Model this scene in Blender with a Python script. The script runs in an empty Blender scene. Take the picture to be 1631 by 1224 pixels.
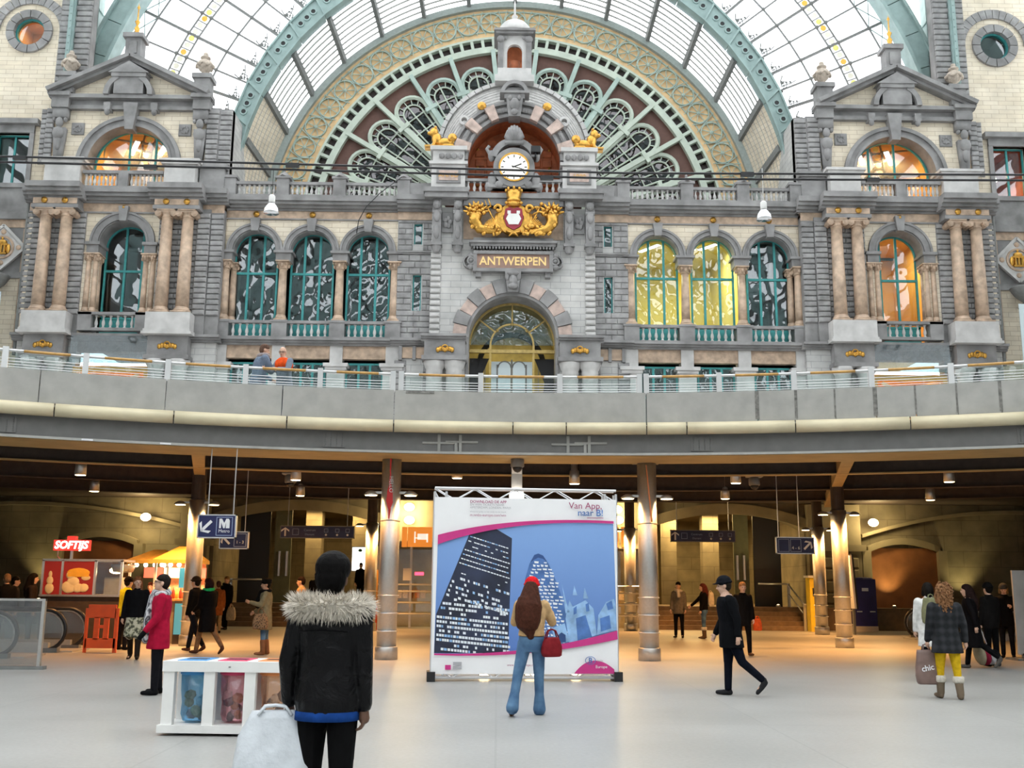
import bpy, bmesh, math, random
import numpy as np
from mathutils import Vector, Matrix
random.seed(7)
PI = math.pi
scene = bpy.context.scene
COL = scene.collection

# ------------------------------------------------------------------ camera
FW, FH, FOC = 1631, 1224, 1650.0
CAM = Vector((0, 0, 1.6))
_psi, _roll, _th = math.radians(.7), math.radians(.5), math.atan((933 - 612) / FOC)
_d = Vector((math.sin(_psi) * math.cos(_th), math.cos(_psi) * math.cos(_th), math.sin(_th)))
_r = Vector((math.cos(_psi), -math.sin(_psi), 0)); _u = _r.cross(_d)
_r2 = _r * math.cos(_roll) + _u * math.sin(_roll); _u2 = _u * math.cos(_roll) - _r * math.sin(_roll)
cd = bpy.data.cameras.new('camera'); cam = bpy.data.objects.new('camera', cd); COL.objects.link(cam)
cd.sensor_width = 36; cd.lens = FOC / FW * 36; cd.clip_end = 400
cam.matrix_world = Matrix(((_r2.x, _u2.x, -_d.x, CAM.x), (_r2.y, _u2.y, -_d.y, CAM.y), (_r2.z, _u2.z, -_d.z, CAM.z), (0, 0, 0, 1)))
scene.camera = cam
# ------------------------------------------------------------------ world: overcast daylight above the glass roof
wd = bpy.data.worlds.new('overcast_sky'); scene.world = wd; wd.use_nodes = True
_bg = wd.node_tree.nodes['Background']; _bg.inputs[0].default_value = (.985, 1, 1, 1); _bg.inputs[1].default_value = 3.8
scene.view_settings.view_transform = 'Standard'; scene.view_settings.look = 'None'
scene.view_settings.exposure = 0.0; scene.view_settings.gamma = 1.0; scene.view_settings.use_curve_mapping = False
scene.cycles.use_denoising = True
scene.cycles.use_adaptive_sampling = True; scene.cycles.adaptive_threshold = .035; scene.cycles.max_bounces = 6; scene.cycles.diffuse_bounces = 3; scene.cycles.glossy_bounces = 3
scene.cycles.transparent_max_bounces = 10; scene.cycles.sample_clamp_indirect = 6; scene.cycles.caustics_reflective = False; scene.cycles.caustics_refractive = False

def ray(px, py): return _d + _r2 * ((px - FW / 2) / FOC) - _u2 * ((py - FH / 2) / FOC)
def P(px, py, Y):                       # the point at depth Y seen at that place of the photograph
    v = ray(px, py); return CAM + v * (Y / v.y)
def G(px, py, z=0.0):                   # the point at height z
    v = ray(px, py); return CAM + v * ((z - CAM.z) / v.z)

# ------------------------------------------------------------------ mesh collecting
class MB:
    def __init__(s): s.v = []; s.f = []; s.m = []; s.mi = 0
    def add(s, vs, fs):
        o = len(s.v); s.v.extend([tuple(p) for p in vs]); s.f.extend([tuple(i + o for i in f) for f in fs]); s.m.extend([s.mi] * len(fs)); return s
    def box(s, x0, x1, y0, y1, z0, z1):
        return s.add([(x0,y0,z0),(x1,y0,z0),(x1,y1,z0),(x0,y1,z0),(x0,y0,z1),(x1,y0,z1),(x1,y1,z1),(x0,y1,z1)],
                     [(0,3,2,1),(4,5,6,7),(0,1,5,4),(1,2,6,5),(2,3,7,6),(3,0,4,7)])
    def block(s, w, d, h, c):           # a stone with a chamfered front face, origin in the middle of its back
        a, b = w/2, h/2
        return s.add([(-a,0,-b),(a,0,-b),(a,0,b),(-a,0,b),(-a,-d+c,-b),(a,-d+c,-b),(a,-d+c,b),(-a,-d+c,b),(-a+c,-d,-b+c),(a-c,-d,-b+c),(a-c,-d,b-c),(-a+c,-d,b-c)],
                     [(0,1,2,3),(0,4,5,1),(1,5,6,2),(2,6,7,3),(3,7,4,0),(4,8,9,5),(5,9,10,6),(6,10,11,7),(7,11,8,4),(8,11,10,9)])
    def prism(s, poly, y0, y1):         # outline in x,z pushed from y0 to y1
        n = len(poly)
        return s.add([(x,y0,z) for x,z in poly] + [(x,y1,z) for x,z in poly],
                     [tuple(range(n)), tuple(range(2*n-1, n-1, -1))] + [(i, i+n, (i+1)%n+n, (i+1)%n) for i in range(n)])
    def hprism(s, poly, z0, z1):        # outline in x,y pushed from z0 to z1
        n = len(poly)
        return s.add([(x,y,z0) for x,y in poly] + [(x,y,z1) for x,y in poly],
                     [tuple(range(n-1,-1,-1)), tuple(range(n, 2*n))] + [(i, (i+1)%n, (i+1)%n+n, i+n) for i in range(n)])
    def lathe(s, prof, c=(0,0,0), n=14, sx=1, sy=1):
        vs = []; fs = []; k = len(prof)
        for r, z in prof:
            for i in range(n):
                a = 2*PI*i/n; vs.append((c[0]+sx*r*math.cos(a), c[1]+sy*r*math.sin(a), c[2]+z))
        for j in range(k-1):
            for i in range(n):
                i2 = (i+1) % n; fs.append((j*n+i, j*n+i2, (j+1)*n+i2, (j+1)*n+i))
        fs.append(tuple(range(n-1,-1,-1))); fs.append(tuple((k-1)*n+i for i in range(n)))
        return s.add(vs, fs)
    def tube(s, pts, r, n=8, closed=False, caps=True):
        pts = [Vector(p) for p in pts]; N = len(pts); vs = []; fs = []
        rr = r if isinstance(r, (list, tuple)) else [r]*N
        ref = None
        for i, p in enumerate(pts):
            t = (pts[(i+1) % N] - pts[i-1]) if closed else (pts[min(i+1,N-1)] - pts[max(i-1,0)])
            t.normalize()
            if ref is None: ref = t.orthogonal().normalized()
            ref = (ref - t * ref.dot(t))
            ref = ref.normalized() if ref.length > 1e-6 else t.orthogonal().normalized()
            b = t.cross(ref)
            for k in range(n):
                a = 2*PI*k/n; vs.append(p + (ref*math.cos(a) + b*math.sin(a))*rr[i])
        for i in range(N if closed else N-1):
            i2 = (i+1) % N
            for k in range(n):
                k2 = (k+1) % n; fs.append((i*n+k, i*n+k2, i2*n+k2, i2*n+k))
        if not closed and caps: fs.append(tuple(range(n-1,-1,-1))); fs.append(tuple((N-1)*n+k for k in range(n)))
        return s.add(vs, fs)
    def bar(s, p, q, w, d):             # square bar between two points of a plane y = const: width w in the plane, depth d
        p, q = Vector(p), Vector(q); t = (q-p).normalized(); b = Vector((-t.z, 0, t.x)) * (w/2); e = Vector((0, d/2, 0))
        return s.add([p-b-e, p+b-e, p+b+e, p-b+e, q-b-e, q+b-e, q+b+e, q-b+e], [(0,1,2,3),(7,6,5,4),(0,4,5,1),(1,5,6,2),(2,6,7,3),(3,7,4,0)])
    def beam(s, p, q, w, h):            # box beam between two points, h measured upwards
        p, q = Vector(p), Vector(q); t = (q-p).normalized(); b = t.cross(Vector((0,0,1))).normalized()*(w/2); e = b.cross(t).normalized()*(h/2)
        return s.add([p-b-e, p+b-e, p+b+e, p-b+e, q-b-e, q+b-e, q+b+e, q-b+e], [(0,1,2,3),(7,6,5,4),(0,4,5,1),(1,5,6,2),(2,6,7,3),(3,7,4,0)])
    def band(s, xc, zc, ri, ro, y0, y1, a0, a1, n=24):   # arch ring; angle from straight up, clockwise seen from the front
        vs = []; fs = []
        for i in range(n+1):
            a = math.radians(a0 + (a1-a0)*i/n); sn, cs = math.sin(a), math.cos(a)
            for r, y in ((ri,y0),(ro,y0),(ro,y1),(ri,y1)): vs.append((xc+r*sn, y, zc+r*cs))
        for i in range(n):
            for k in range(4):
                k2 = (k+1) % 4; fs.append((4*i+k, 4*i+4+k, 4*i+4+k2, 4*i+k2))
        fs.append((0,1,2,3)); fs.append((4*n+3,4*n+2,4*n+1,4*n))
        return s.add(vs, fs)
    def ell(s, c, r, n=10, m=7, R=None):
        vs = []; fs = []
        rx, ry, rz = r if isinstance(r, (tuple, list)) else (r, r, r)
        vs.append((0,0,-rz))
        for j in range(1, m):
            b = -PI/2 + PI*j/m
            for i in range(n):
                a = 2*PI*i/n; vs.append((rx*math.cos(b)*math.cos(a), ry*math.cos(b)*math.sin(a), rz*math.sin(b)))
        vs.append((0,0,rz)); top = len(vs)-1
        for i in range(n): fs.append((0, 1+(i+1)%n, 1+i)); fs.append((top, top-n+i, top-n+(i+1)%n))
        for j in range(m-2):
            for i in range(n):
                a, b = 1+j*n+i, 1+j*n+(i+1)%n; fs.append((a, b, b+n, a+n))
        c = Vector(c)
        vs = [c + (R @ Vector(v) if R else Vector(v)) for v in vs]
        return s.add(vs, fs)
    def loft(s, rings, n=14, R=None):   # rings: (centre, rx, ry) stacked, horizontal ellipses
        vs = []; fs = []; k = len(rings)
        for c, rx, ry in rings:
            for i in range(n):
                a = 2*PI*i/n; vs.append((c[0]+rx*math.cos(a), c[1]+ry*math.sin(a), c[2]))
        for j in range(k-1):
            for i in range(n):
                i2 = (i+1) % n; fs.append((j*n+i, j*n+i2, (j+1)*n+i2, (j+1)*n+i))
        fs.append(tuple(range(n-1,-1,-1))); fs.append(tuple((k-1)*n+i for i in range(n)))
        return s.add(vs, fs)
    def caps(s, p, q, r0, r1, n=10):    # tapered capsule
        p, q = Vector(p), Vector(q); t = q-p; L = max(t.length, 1e-5); t.normalize()
        pts = [p - t*r0*.95, p - t*r0*.6, p, q, q + t*r1*.6, q + t*r1*.95]
        return s.tube(pts, [r0*.25, r0*.8, r0, r1, r1*.8, r1*.25], n)
    def arch_wall(s, x0, x1, z0, z1, y0, y1, ops, n=18):   # wall with openings (xc, half width, sill, spring, arched)
        ops = sorted(ops); x = x0
        for xc, hw, sill, spr, arched in ops:
            if xc-hw > x: s.box(x, xc-hw, y0, y1, z0, z1)
            if sill > z0: s.box(xc-hw, xc+hw, y0, y1, z0, sill)
            if arched:
                for i in range(n):
                    a, b = PI - PI*i/n, PI - PI*(i+1)/n
                    xa, xb = xc+hw*math.cos(a), xc+hw*math.cos(b); za, zb = spr+hw*math.sin(a)*arched, spr+hw*math.sin(b)*arched
                    s.prism([(xa,za),(xb,zb),(xb,z1),(xa,z1)], y0, y1)
            elif spr < z1: s.box(xc-hw, xc+hw, y0, y1, spr, z1)
            x = xc+hw
        if x < x1: s.box(x, x1, y0, y1, z0, z1)
        return s

WL = {}
def _link(o, parent):
    COL.objects.link(o)
    if parent is not None: o.parent = parent
def meta(o, label=None, cat=None, group=None, kind=None):
    if label: o['label'] = label
    if cat: o['category'] = cat
    if group: o['group'] = group
    if kind: o['kind'] = kind
    return o
def root(name, loc, label, cat, group=None, kind=None, rz=0):
    o = bpy.data.objects.new(name, None); o.empty_display_size = .1; COL.objects.link(o); o.location = loc; o.rotation_euler = (0,0,rz)
    WL[o.name] = Vector(loc); return meta(o, label, cat, group, kind)
def mesh(mb, mats, smooth=False, name='m'):
    me = bpy.data.meshes.new(name); me.from_pydata(mb.v, [], mb.f)
    if not isinstance(mats, (list, tuple)): mats = [mats]
    for m in mats: me.materials.append(m)
    if any(mb.m): me.polygons.foreach_set('material_index', mb.m)
    if smooth: me.polygons.foreach_set('use_smooth', [True]*len(mb.f))
    me.update(); return me
def ob(name, mb, mats, parent=None, smooth=False, world=True, label=None, kind=None):
    """one mesh object; world coordinates are turned into the parent's own"""
    if world and parent is not None:
        w = WL[parent.name]
        if w.length: mb.v = [(p[0]-w.x, p[1]-w.y, p[2]-w.z) for p in mb.v]
    o = bpy.data.objects.new(name, mesh(mb, mats, smooth, name)); _link(o, parent)
    WL[o.name] = WL[parent.name].copy() if parent is not None else Vector((0,0,0))
    if label: o['label'] = label
    if kind: o['kind'] = kind
    return o
def inst(name, me, parent, loc, rot=None, scale=None, world=True, label=None):
    o = bpy.data.objects.new(name, me); _link(o, parent)
    l = Vector(loc)
    WL[o.name] = l.copy()
    if world and parent is not None: l = l - WL[parent.name]
    o.location = l
    if rot: o.rotation_euler = rot
    if scale: o.scale = scale
    if label: o['label'] = label
    return o
_tmp = bpy.data.scenes.new('workbench')          # small side scene to evaluate curves and modifiers; removed at the end
def evaluated(o):
    _tmp.collection.objects.link(o); vl = _tmp.view_layers[0]; vl.update()
    me = bpy.data.meshes.new_from_object(o.evaluated_get(vl.depsgraph)); _tmp.collection.objects.unlink(o); return me
def text(name, s, size, mat, loc, parent=None, rot=(PI/2,0,0), depth=.004, align='CENTER', shear=0, bold=0, sx=1, world=True):
    cu = bpy.data.curves.new('t', 'FONT'); cu.body = s; cu.size = size; cu.extrude = depth; cu.align_x = align; cu.align_y = 'CENTER'; cu.shear = shear; cu.offset = bold; cu.resolution_u = 3
    t = bpy.data.objects.new('t', cu)
    me = evaluated(t)
    bpy.data.objects.remove(t); bpy.data.curves.remove(cu)
    me.materials.clear(); me.materials.append(mat)
    return inst(name, me, parent, loc, rot, (sx,1,1), world)
_bl = {}
def blockmesh(w, d, h, mat, c=.03):
    k = (round(w,3), round(d,3), round(h,3), mat.name, c)
    if k not in _bl: _bl[k] = mesh(MB().block(w, d, h, c), mat)
    return _bl[k]
def courses(parent, x0, x1, z0, z1, y, d, ch, per, mat, c=.03, gap=.012, name='stone_block'):
    """stones in courses on a wall face at y; per = widths pattern as number of stones, alternating"""
    n = max(1, round((z1-z0)/ch)); h = (z1-z0)/n
    for i in range(n):
        k = per[i % len(per)]; edges = [x0 + (x1-x0)*j/k for j in range(k+1)]
        if k > 1 and i % 2: pass
        for j in range(k):
            w = edges[j+1]-edges[j]
            inst(name, blockmesh(w-gap, d, h-gap*1.6, mat, c), parent, ((edges[j]+edges[j+1])/2, y, z0+h*(i+.5)))

# ------------------------------------------------------------------ materials
def _nt(name):
    m = bpy.data.materials.new(name); m.use_nodes = True; nt = m.node_tree; return m, nt, nt.nodes['Principled BSDF'], nt.links
def _coord(nt, scale=1.0, flip=False):
    tc = nt.nodes.new('ShaderNodeNewGeometry'); mp = nt.nodes.new('ShaderNodeMapping'); nt.links.new(tc.outputs['Position'], mp.inputs[0])
    if flip: mp.inputs['Rotation'].default_value = (PI/2, 0, 0)
    mp.inputs['Scale'].default_value = (scale,)*3; return mp
def plain(name, col, rough=.6, metal=0, var=.12, nscale=6, bump=0, spec=.5, emit=0):
    m, nt, b, L = _nt(name)
    b.inputs['Roughness'].default_value = rough; b.inputs['Metallic'].default_value = metal; b.inputs['Specular IOR Level'].default_value = spec
    c = tuple(col)
    if var:
        mp = _coord(nt, nscale); n = nt.nodes.new('ShaderNodeTexNoise'); n.inputs['Scale'].default_value = 1; n.inputs['Detail'].default_value = 5; L.new(mp.outputs[0], n.inputs['Vector'])
        r = nt.nodes.new('ShaderNodeValToRGB'); L.new(n.outputs[0], r.inputs[0])
        r.color_ramp.elements[0].position = .28; r.color_ramp.elements[1].position = .74
        r.color_ramp.elements[0].color = tuple(max(0, x*(1-var)) for x in c) + (1,); r.color_ramp.elements[1].color = tuple(min(1, x*(1+var)) for x in c) + (1,)
        L.new(r.outputs[0], b.inputs['Base Color'])
        if bump:
            bp = nt.nodes.new('ShaderNodeBump'); bp.inputs['Strength'].default_value = bump; bp.inputs['Distance'].default_value = .02; L.new(n.outputs[0], bp.inputs['Height']); L.new(bp.outputs[0], b.inputs['Normal'])
    else: b.inputs['Base Color'].default_value = c + (1,)
    if emit: b.inputs['Emission Color'].default_value = c + (1,); b.inputs['Emission Strength'].default_value = emit
    return m
def glow(name, col, strength):
    m, nt, b, L = _nt(name); b.inputs['Base Color'].default_value = tuple(min(.8, x*.35) for x in col)+(1,); b.inputs['Emission Color'].default_value = tuple(col)+(1,); b.inputs['Emission Strength'].default_value = strength; return m
def ashlar(name, c1, c2, mortar, bw, bh, stain=.25, rough=.75):
    m, nt, b, L = _nt(name); b.inputs['Roughness'].default_value = rough
    g = nt.nodes.new('ShaderNodeNewGeometry'); sp = nt.nodes.new('ShaderNodeSeparateXYZ'); L.new(g.outputs['Position'], sp.inputs[0])
    ad = nt.nodes.new('ShaderNodeMath'); L.new(sp.outputs[0], ad.inputs[0]); L.new(sp.outputs[1], ad.inputs[1])
    cb = nt.nodes.new('ShaderNodeCombineXYZ'); L.new(ad.outputs[0], cb.inputs[0]); L.new(sp.outputs[2], cb.inputs[1])
    br = nt.nodes.new('ShaderNodeTexBrick'); L.new(cb.outputs[0], br.inputs['Vector'])
    br.inputs['Color1'].default_value = c1+(1,); br.inputs['Color2'].default_value = c2+(1,); br.inputs['Mortar'].default_value = mortar+(1,)
    br.inputs['Scale'].default_value = 1; br.inputs['Mortar Size'].default_value = .012; br.inputs['Brick Width'].default_value = bw; br.inputs['Row Height'].default_value = bh
    n = nt.nodes.new('ShaderNodeTexNoise'); n.inputs['Scale'].default_value = 1.3; n.inputs['Detail'].default_value = 6; L.new(g.outputs['Position'], n.inputs['Vector'])
    r = nt.nodes.new('ShaderNodeValToRGB'); r.color_ramp.elements[0].position = .3; r.color_ramp.elements[1].position = .7; r.color_ramp.elements[0].color = (1-stain,)*3+(1,); r.color_ramp.elements[1].color = (1,1,1,1); L.new(n.outputs[0], r.inputs[0])
    mx = nt.nodes.new('ShaderNodeMix'); mx.data_type = 'RGBA'; mx.blend_type = 'MULTIPLY'; mx.inputs[0].default_value = 1; L.new(br.outputs[0], mx.inputs[6]); L.new(r.outputs[0], mx.inputs[7]); L.new(mx.outputs[2], b.inputs['Base Color'])
    bp = nt.nodes.new('ShaderNodeBump'); bp.inputs['Strength'].default_value = .4; bp.inputs['Distance'].default_value = .02; bp.invert = True; L.new(br.outputs['Fac'], bp.inputs['Height']); L.new(bp.outputs[0], b.inputs['Normal'])
    return m
def glass(name, tint, refl, rough=.0, wave=0, wscale=2.0, white=0.0):
    """thin pane: mostly see-through, mirrors by a share that grows towards grazing; wave bends the mirror image"""
    m = bpy.data.materials.new(name); m.use_nodes = True; nt = m.node_tree; nt.nodes.clear(); L = nt.links
    out = nt.nodes.new('ShaderNodeOutputMaterial'); t = nt.nodes.new('ShaderNodeBsdfTransparent'); t.inputs[0].default_value = tuple(tint)+(1,)
    g = nt.nodes.new('ShaderNodeBsdfGlossy'); g.inputs['Roughness'].default_value = rough; g.inputs[0].default_value = (.95,.97,1,1)
    mx = nt.nodes.new('ShaderNodeMixShader'); lw = nt.nodes.new('ShaderNodeLayerWeight'); lw.inputs[0].default_value = .35
    mr = nt.nodes.new('ShaderNodeMapRange'); mr.inputs[3].default_value = refl; mr.inputs[4].default_value = min(1, refl+.22); L.new(lw.outputs['Fresnel'], mr.inputs[0]); L.new(mr.outputs[0], mx.inputs[0])
    L.new(t.outputs[0], mx.inputs[1]); L.new(g.outputs[0], mx.inputs[2]); last = mx
    if wave:
        n = nt.nodes.new('ShaderNodeTexNoise'); n.inputs['Scale'].default_value = wscale; n.inputs['Detail'].default_value = 1; mp = _coord(nt, 1); L.new(mp.outputs[0], n.inputs['Vector'])
        bp = nt.nodes.new('ShaderNodeBump'); bp.inputs['Strength'].default_value = wave; bp.inputs['Distance'].default_value = .05; L.new(n.outputs[0], bp.inputs['Height']); L.new(bp.outputs[0], g.inputs['Normal'])
    if white:
        tr = nt.nodes.new('ShaderNodeBsdfTranslucent'); tr.inputs[0].default_value = (.95,.97,1,1); m2 = nt.nodes.new('ShaderNodeMixShader'); m2.inputs[0].default_value = white; L.new(mx.outputs[0], m2.inputs[1]); L.new(tr.outputs[0], m2.inputs[2]); last = m2
    L.new(last.outputs[0], out.inputs[0]); return m
M = {}
M['grey'] = plain('grey_bluestone', (.265,.26,.26), .8, var=.32, nscale=1.4, bump=.3)
M['grey2'] = plain('rusticated_bluestone', (.30,.295,.295), .85, var=.35, nscale=2.2, bump=.4)
M['lgrey'] = ashlar('pale_grey_ashlar', (.55,.55,.54), (.62,.61,.59), (.36,.36,.37), .95, .31, .25)
M['pale'] = plain('pale_limestone', (.55,.54,.53), .75, var=.2, nscale=1.5, bump=.2)
M['cream'] = ashlar('cream_ashlar', (.80,.70,.55), (.86,.77,.63), (.58,.48,.36), .78, .235, .2)
M['pink'] = plain('pink_marble', (.50,.365,.265), .45, var=.35, nscale=3.0)
M['gold'] = plain('gilding', (.66,.36,.075), .32, .85, var=.3, nscale=7)
M['teal'] = plain('teal_paint', (.045,.30,.30), .5, var=.15)
M['mint'] = plain('mint_iron_paint', (.42,.53,.48), .5, var=.14, nscale=2)
M['mintpale'] = plain('pale_mint_paint', (.55,.62,.53), .5, var=.12, nscale=2)
M['irongreen'] = plain('blue_green_iron', (.30,.41,.40), .5, var=.15, nscale=2)
M['iron'] = plain('grey_iron', (.20,.205,.20), .6, var=.15)
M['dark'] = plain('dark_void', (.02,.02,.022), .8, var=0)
M['black'] = plain('black_paint', (.012,.012,.014), .4, var=0)
M['peach'] = plain('peach_plaster', (.86,.60,.33), .7, var=.16, nscale=2.5)
M['lead'] = plain('lead_roof', (.40,.39,.38), .6, var=.18, nscale=5, bump=.3)
M['urnstone'] = plain('weathered_urn_stone', (.50,.43,.36), .85, var=.3, nscale=8, bump=.5)
M['rust'] = plain('red_brown_coffer', (.42,.12,.045), .6, var=.3, nscale=3)
M['brownglass'] = glass('lunette_glass', (.30,.20,.19), .07, 0, .16, 1.3)
M['winglass'] = glass('window_glass', (.75,.8,.8), .08, 0, .16, 1.2)
M['roofglass'] = glass('roof_glass', (.97,.98,1), .04, .1, white=.12)
M['railglass'] = glass('railing_glass', (.88,.94,.93), .02)
M['clear'] = glass('clear_glass', (.93,.95,.95), .06)
M['white'] = plain('white_paint', (.8,.8,.78), .5, var=.04)
M['orange_room'] = plain('orange_room_wall', (.78,.46,.14), .7, var=.15, nscale=.8)  # plain orange colour for room walls and shop frame, not emissive
M['yellow_room'] = plain('yellow_room_wall', (.70,.60,.20), .7, var=.12, nscale=.7)
M['darkroom'] = plain('dark_room', (.03,.032,.035), .8, var=.2)  # near-black walls: the darkness of unlit rooms is in the colour
M['warm'] = glow('warm_lamp', (1,.72,.38), 14)
M['cold'] = glow('white_lamp', (1,.93,.78), 9)
# ================================================================== station front
X0, YF = .58, 48.0
SIDE = {-1: 'left', 1: 'right'}
def bx(mb, s, x0, x1, y0, y1, z0, z1):
    a, b = X0+s*x0, X0+s*x1; return mb.box(min(a,b), max(a,b), y0, y1, z0, z1)
def fx(s, x): return X0+s*x
def mould(s, x0, x1, y, z, prof):        # stepped cornice: prof = (how far it stands out, height)
    mb = MB(); zz = z
    for d, h in prof: bx(mb, s, x0, x1, y-d, y+.3, zz, zz+h); zz += h
    return mb
def baluster_mesh(h, mat, r=.075):
    return mesh(MB().lathe([(r*1.1,0),(r*1.1,.06*h),(r*.6,.12*h),(r*.75,.2*h),(r*1.15,.36*h),(r*.95,.5*h),(r*.5,.7*h),(r*.6,.8*h),(r*.45,.85*h),(r*1.0,.93*h),(r*1.0,h)], n=8), mat, True)
BAL = {}
def balusters(parent, xa, xb, y, z0, h, step=.27, mat=None):
    mat = mat or M['pale']; k = (round(h,3), mat.name)
    if k not in BAL: BAL[k] = baluster_mesh(h, mat)
    n = max(1, round(abs(xb-xa)/step)); lo = min(xa, xb); w = abs(xb-xa)/n
    for i in range(n): inst('baluster', BAL[k], parent, (lo+w*(i+.5), y, z0))
ROS = mesh(MB().lathe([(.0,-.12),(.05,-.12),(.06,-.08),(.13,-.07),(.15,-.03),(.15,0)], n=12), M['gold'], True)
def rosette(parent, x, y, z, sc=1): inst('rosette', ROS, parent, (x, y, z), (PI/2,0,0), (sc,sc,sc)).rotation_euler = (-PI/2, 0, 0)
def win_frame(name, label, xc, hw, z0, spr, y, transom, arched=True, mulls=(-.33,.33), lower=None, mat='teal', pane='winglass', t=.09):
    """teal timber window: outer frame, mullions, transom and one pane per light"""
    w = root(name, (xc, y, z0), label, 'window', kind='structure')
    mb = MB(); bx0 = mb.box
    bx0(xc-hw, xc-hw+t, y-.06, y+.06, z0, spr); bx0(xc+hw-t, xc+hw, y-.06, y+.06, z0, spr); bx0(xc-hw, xc+hw, y-.06, y+.06, z0, z0+t)
    if arched: mb.band(xc, spr, hw-t, hw, y-.06, y+.06, -90, 90, 20)
    else: bx0(xc-hw, xc+hw, y-.06, y+.06, spr-t, spr)
    ob('window_frame', mb, M[mat], w)
    topz = lambda x: spr + (math.sqrt(max(0, hw*hw-(x-xc)**2)) if arched else 0)
    for m_ in mulls:
        x = xc+m_*hw*1.0; ob('mullion', MB().box(x-t*.6, x+t*.6, y-.05, y+.05, z0, topz(x)-.02), M[mat], w)
    if transom: ob('transom', MB().box(xc-hw, xc+hw, y-.07, y+.05, transom-t*.6, transom+t*.6), M[mat], w)
    if lower: ob('lower_panel', MB().box(xc-hw, xc+hw, y-.03, y+.03, z0-lower, z0), M[mat], w)
    xs = [xc-hw] + [xc+m_*hw for m_ in mulls] + [xc+hw]
    for a, b in zip(xs[:-1], xs[1:]):
        zs = [(z0, transom), (transom, None)] if transom else [(z0, None)]
        for za, zb in zs:
            if zb is None:
                pts = [(a, za), (b, za)] + [(b+(a-b)*k/6, topz(b+(a-b)*k/6)) for k in range(7)]
            else: pts = [(a, za), (b, za), (b, zb), (a, zb)]
            ob('pane', MB().prism(pts, y-.008, y+.008), M[pane], w)
    return w
def room(name, x0, x1, y0, y1, z0, z1, mat, label):
    mb = MB()
    mb.add([(x0,y0,z0),(x1,y0,z0),(x1,y1,z0),(x0,y1,z0),(x0,y0,z1),(x1,y0,z1),(x1,y1,z1),(x0,y1,z1)], [(0,1,2,3),(4,7,6,5),(2,6,7,3),(0,3,7,4),(1,5,6,2)])
    o = ob(name, mb, mat); return meta(o, label, 'room', kind='structure')
def tubelamp(x, y, z, L, label, ang=.5, mat='cold', power=0, col=(1,.85,.55)):
    r = root('ceiling_lamp', (x,y,z), label, 'lamp', rz=ang)
    ob('diffuser', MB().box(-.11,.11,-L/2,L/2,-.03,0), M[mat], r, world=False); ob('housing', MB().box(-.13,.13,-L/2-.03,L/2+.03,0,.06), M['white'], r, world=False)
    if power: arealight('lamp_light', (x,y,z-.04), (0,0,ang+PI/2), L, power, col)
def arealight(name, loc, rot, size, power, col):
    l = bpy.data.lights.new(name, 'AREA'); l.shape = 'RECTANGLE'; l.size = size; l.size_y = .18;   # narrow strip, so that added room lights read as lamps
    l.energy = power; l.color = col; o = bpy.data.objects.new(name, l); COL.objects.link(o); o.location = loc; o.rotation_euler = rot; return o

# column meshes ---------------------------------------------------
def shaft_mesh(h, r): return mesh(MB().lathe([(r*1.02,0),(r*1.0,h*.3),(r*.86,h)], n=18), M['pink'], True)
def base_mesh(r): return mesh(MB().box(-r*1.35,r*1.35,-r*1.35,r*1.35,0,.09).lathe([(r*1.32,.09),(r*1.36,.14),(r*1.3,.19),(r*1.12,.21),(r*1.15,.27),(r*1.03,.31)], n=18), M['pink'], True)
def ionic_mesh(r):
    mb = MB().lathe([(r*.88,0),(r*1.0,.05),(r*.9,.08),(r*.9,.16),(r*1.15,.26)], n=16)
    mb.box(-r*1.3, r*1.3, -r*1.05, r*1.05, .26, .34)
    for sx in (-1,1):
        for k in range(3):
            rr = r*(.52-.14*k); mb.tube([(sx*r*1.22,-r*1.08-.02*k,.2),(sx*r*1.22,r*1.0,.2)], rr, 12)
    mb.box(-r*1.4, r*1.4, -r*1.2, r*1.2, .34, .40); return mesh(mb, M['pink'], False)
def corinth_mesh(r):
    mb = MB().lathe([(r*.9,0),(r*1.1,.04),(r*.95,.07),(r*.95,.12),(r*1.2,.3),(r*1.45,.36)], n=12); mb.box(-r*1.55,r*1.55,-r*1.55,r*1.55,.34,.40)
    for k in range(8):
        a = 2*PI*k/8; mb.ell((r*1.25*math.cos(a), r*1.25*math.sin(a), .16+.12*(k%2)), (.07,.07,.1), 6, 5)
    return mesh(mb, M['pink'], False)
SH = {}
def column(parent, x, y, z0, z1, r, cap, name='column'):
    """pink marble column: base, shaft and capital"""
    k = (round(z1-z0,2), r, cap)
    if k not in SH: SH[k] = (shaft_mesh(z1-z0-.31-.40, r), base_mesh(r), ionic_mesh(r) if cap == 'ionic' else corinth_mesh(r))
    sh, ba, ca = SH[k]
    o = inst('column', sh, parent, (x,y,z0+.31)); 
    inst('column_base', ba, o, (x,y,z0)); inst('capital', ca, o, (x,y,z1-.40)); return o

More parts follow.
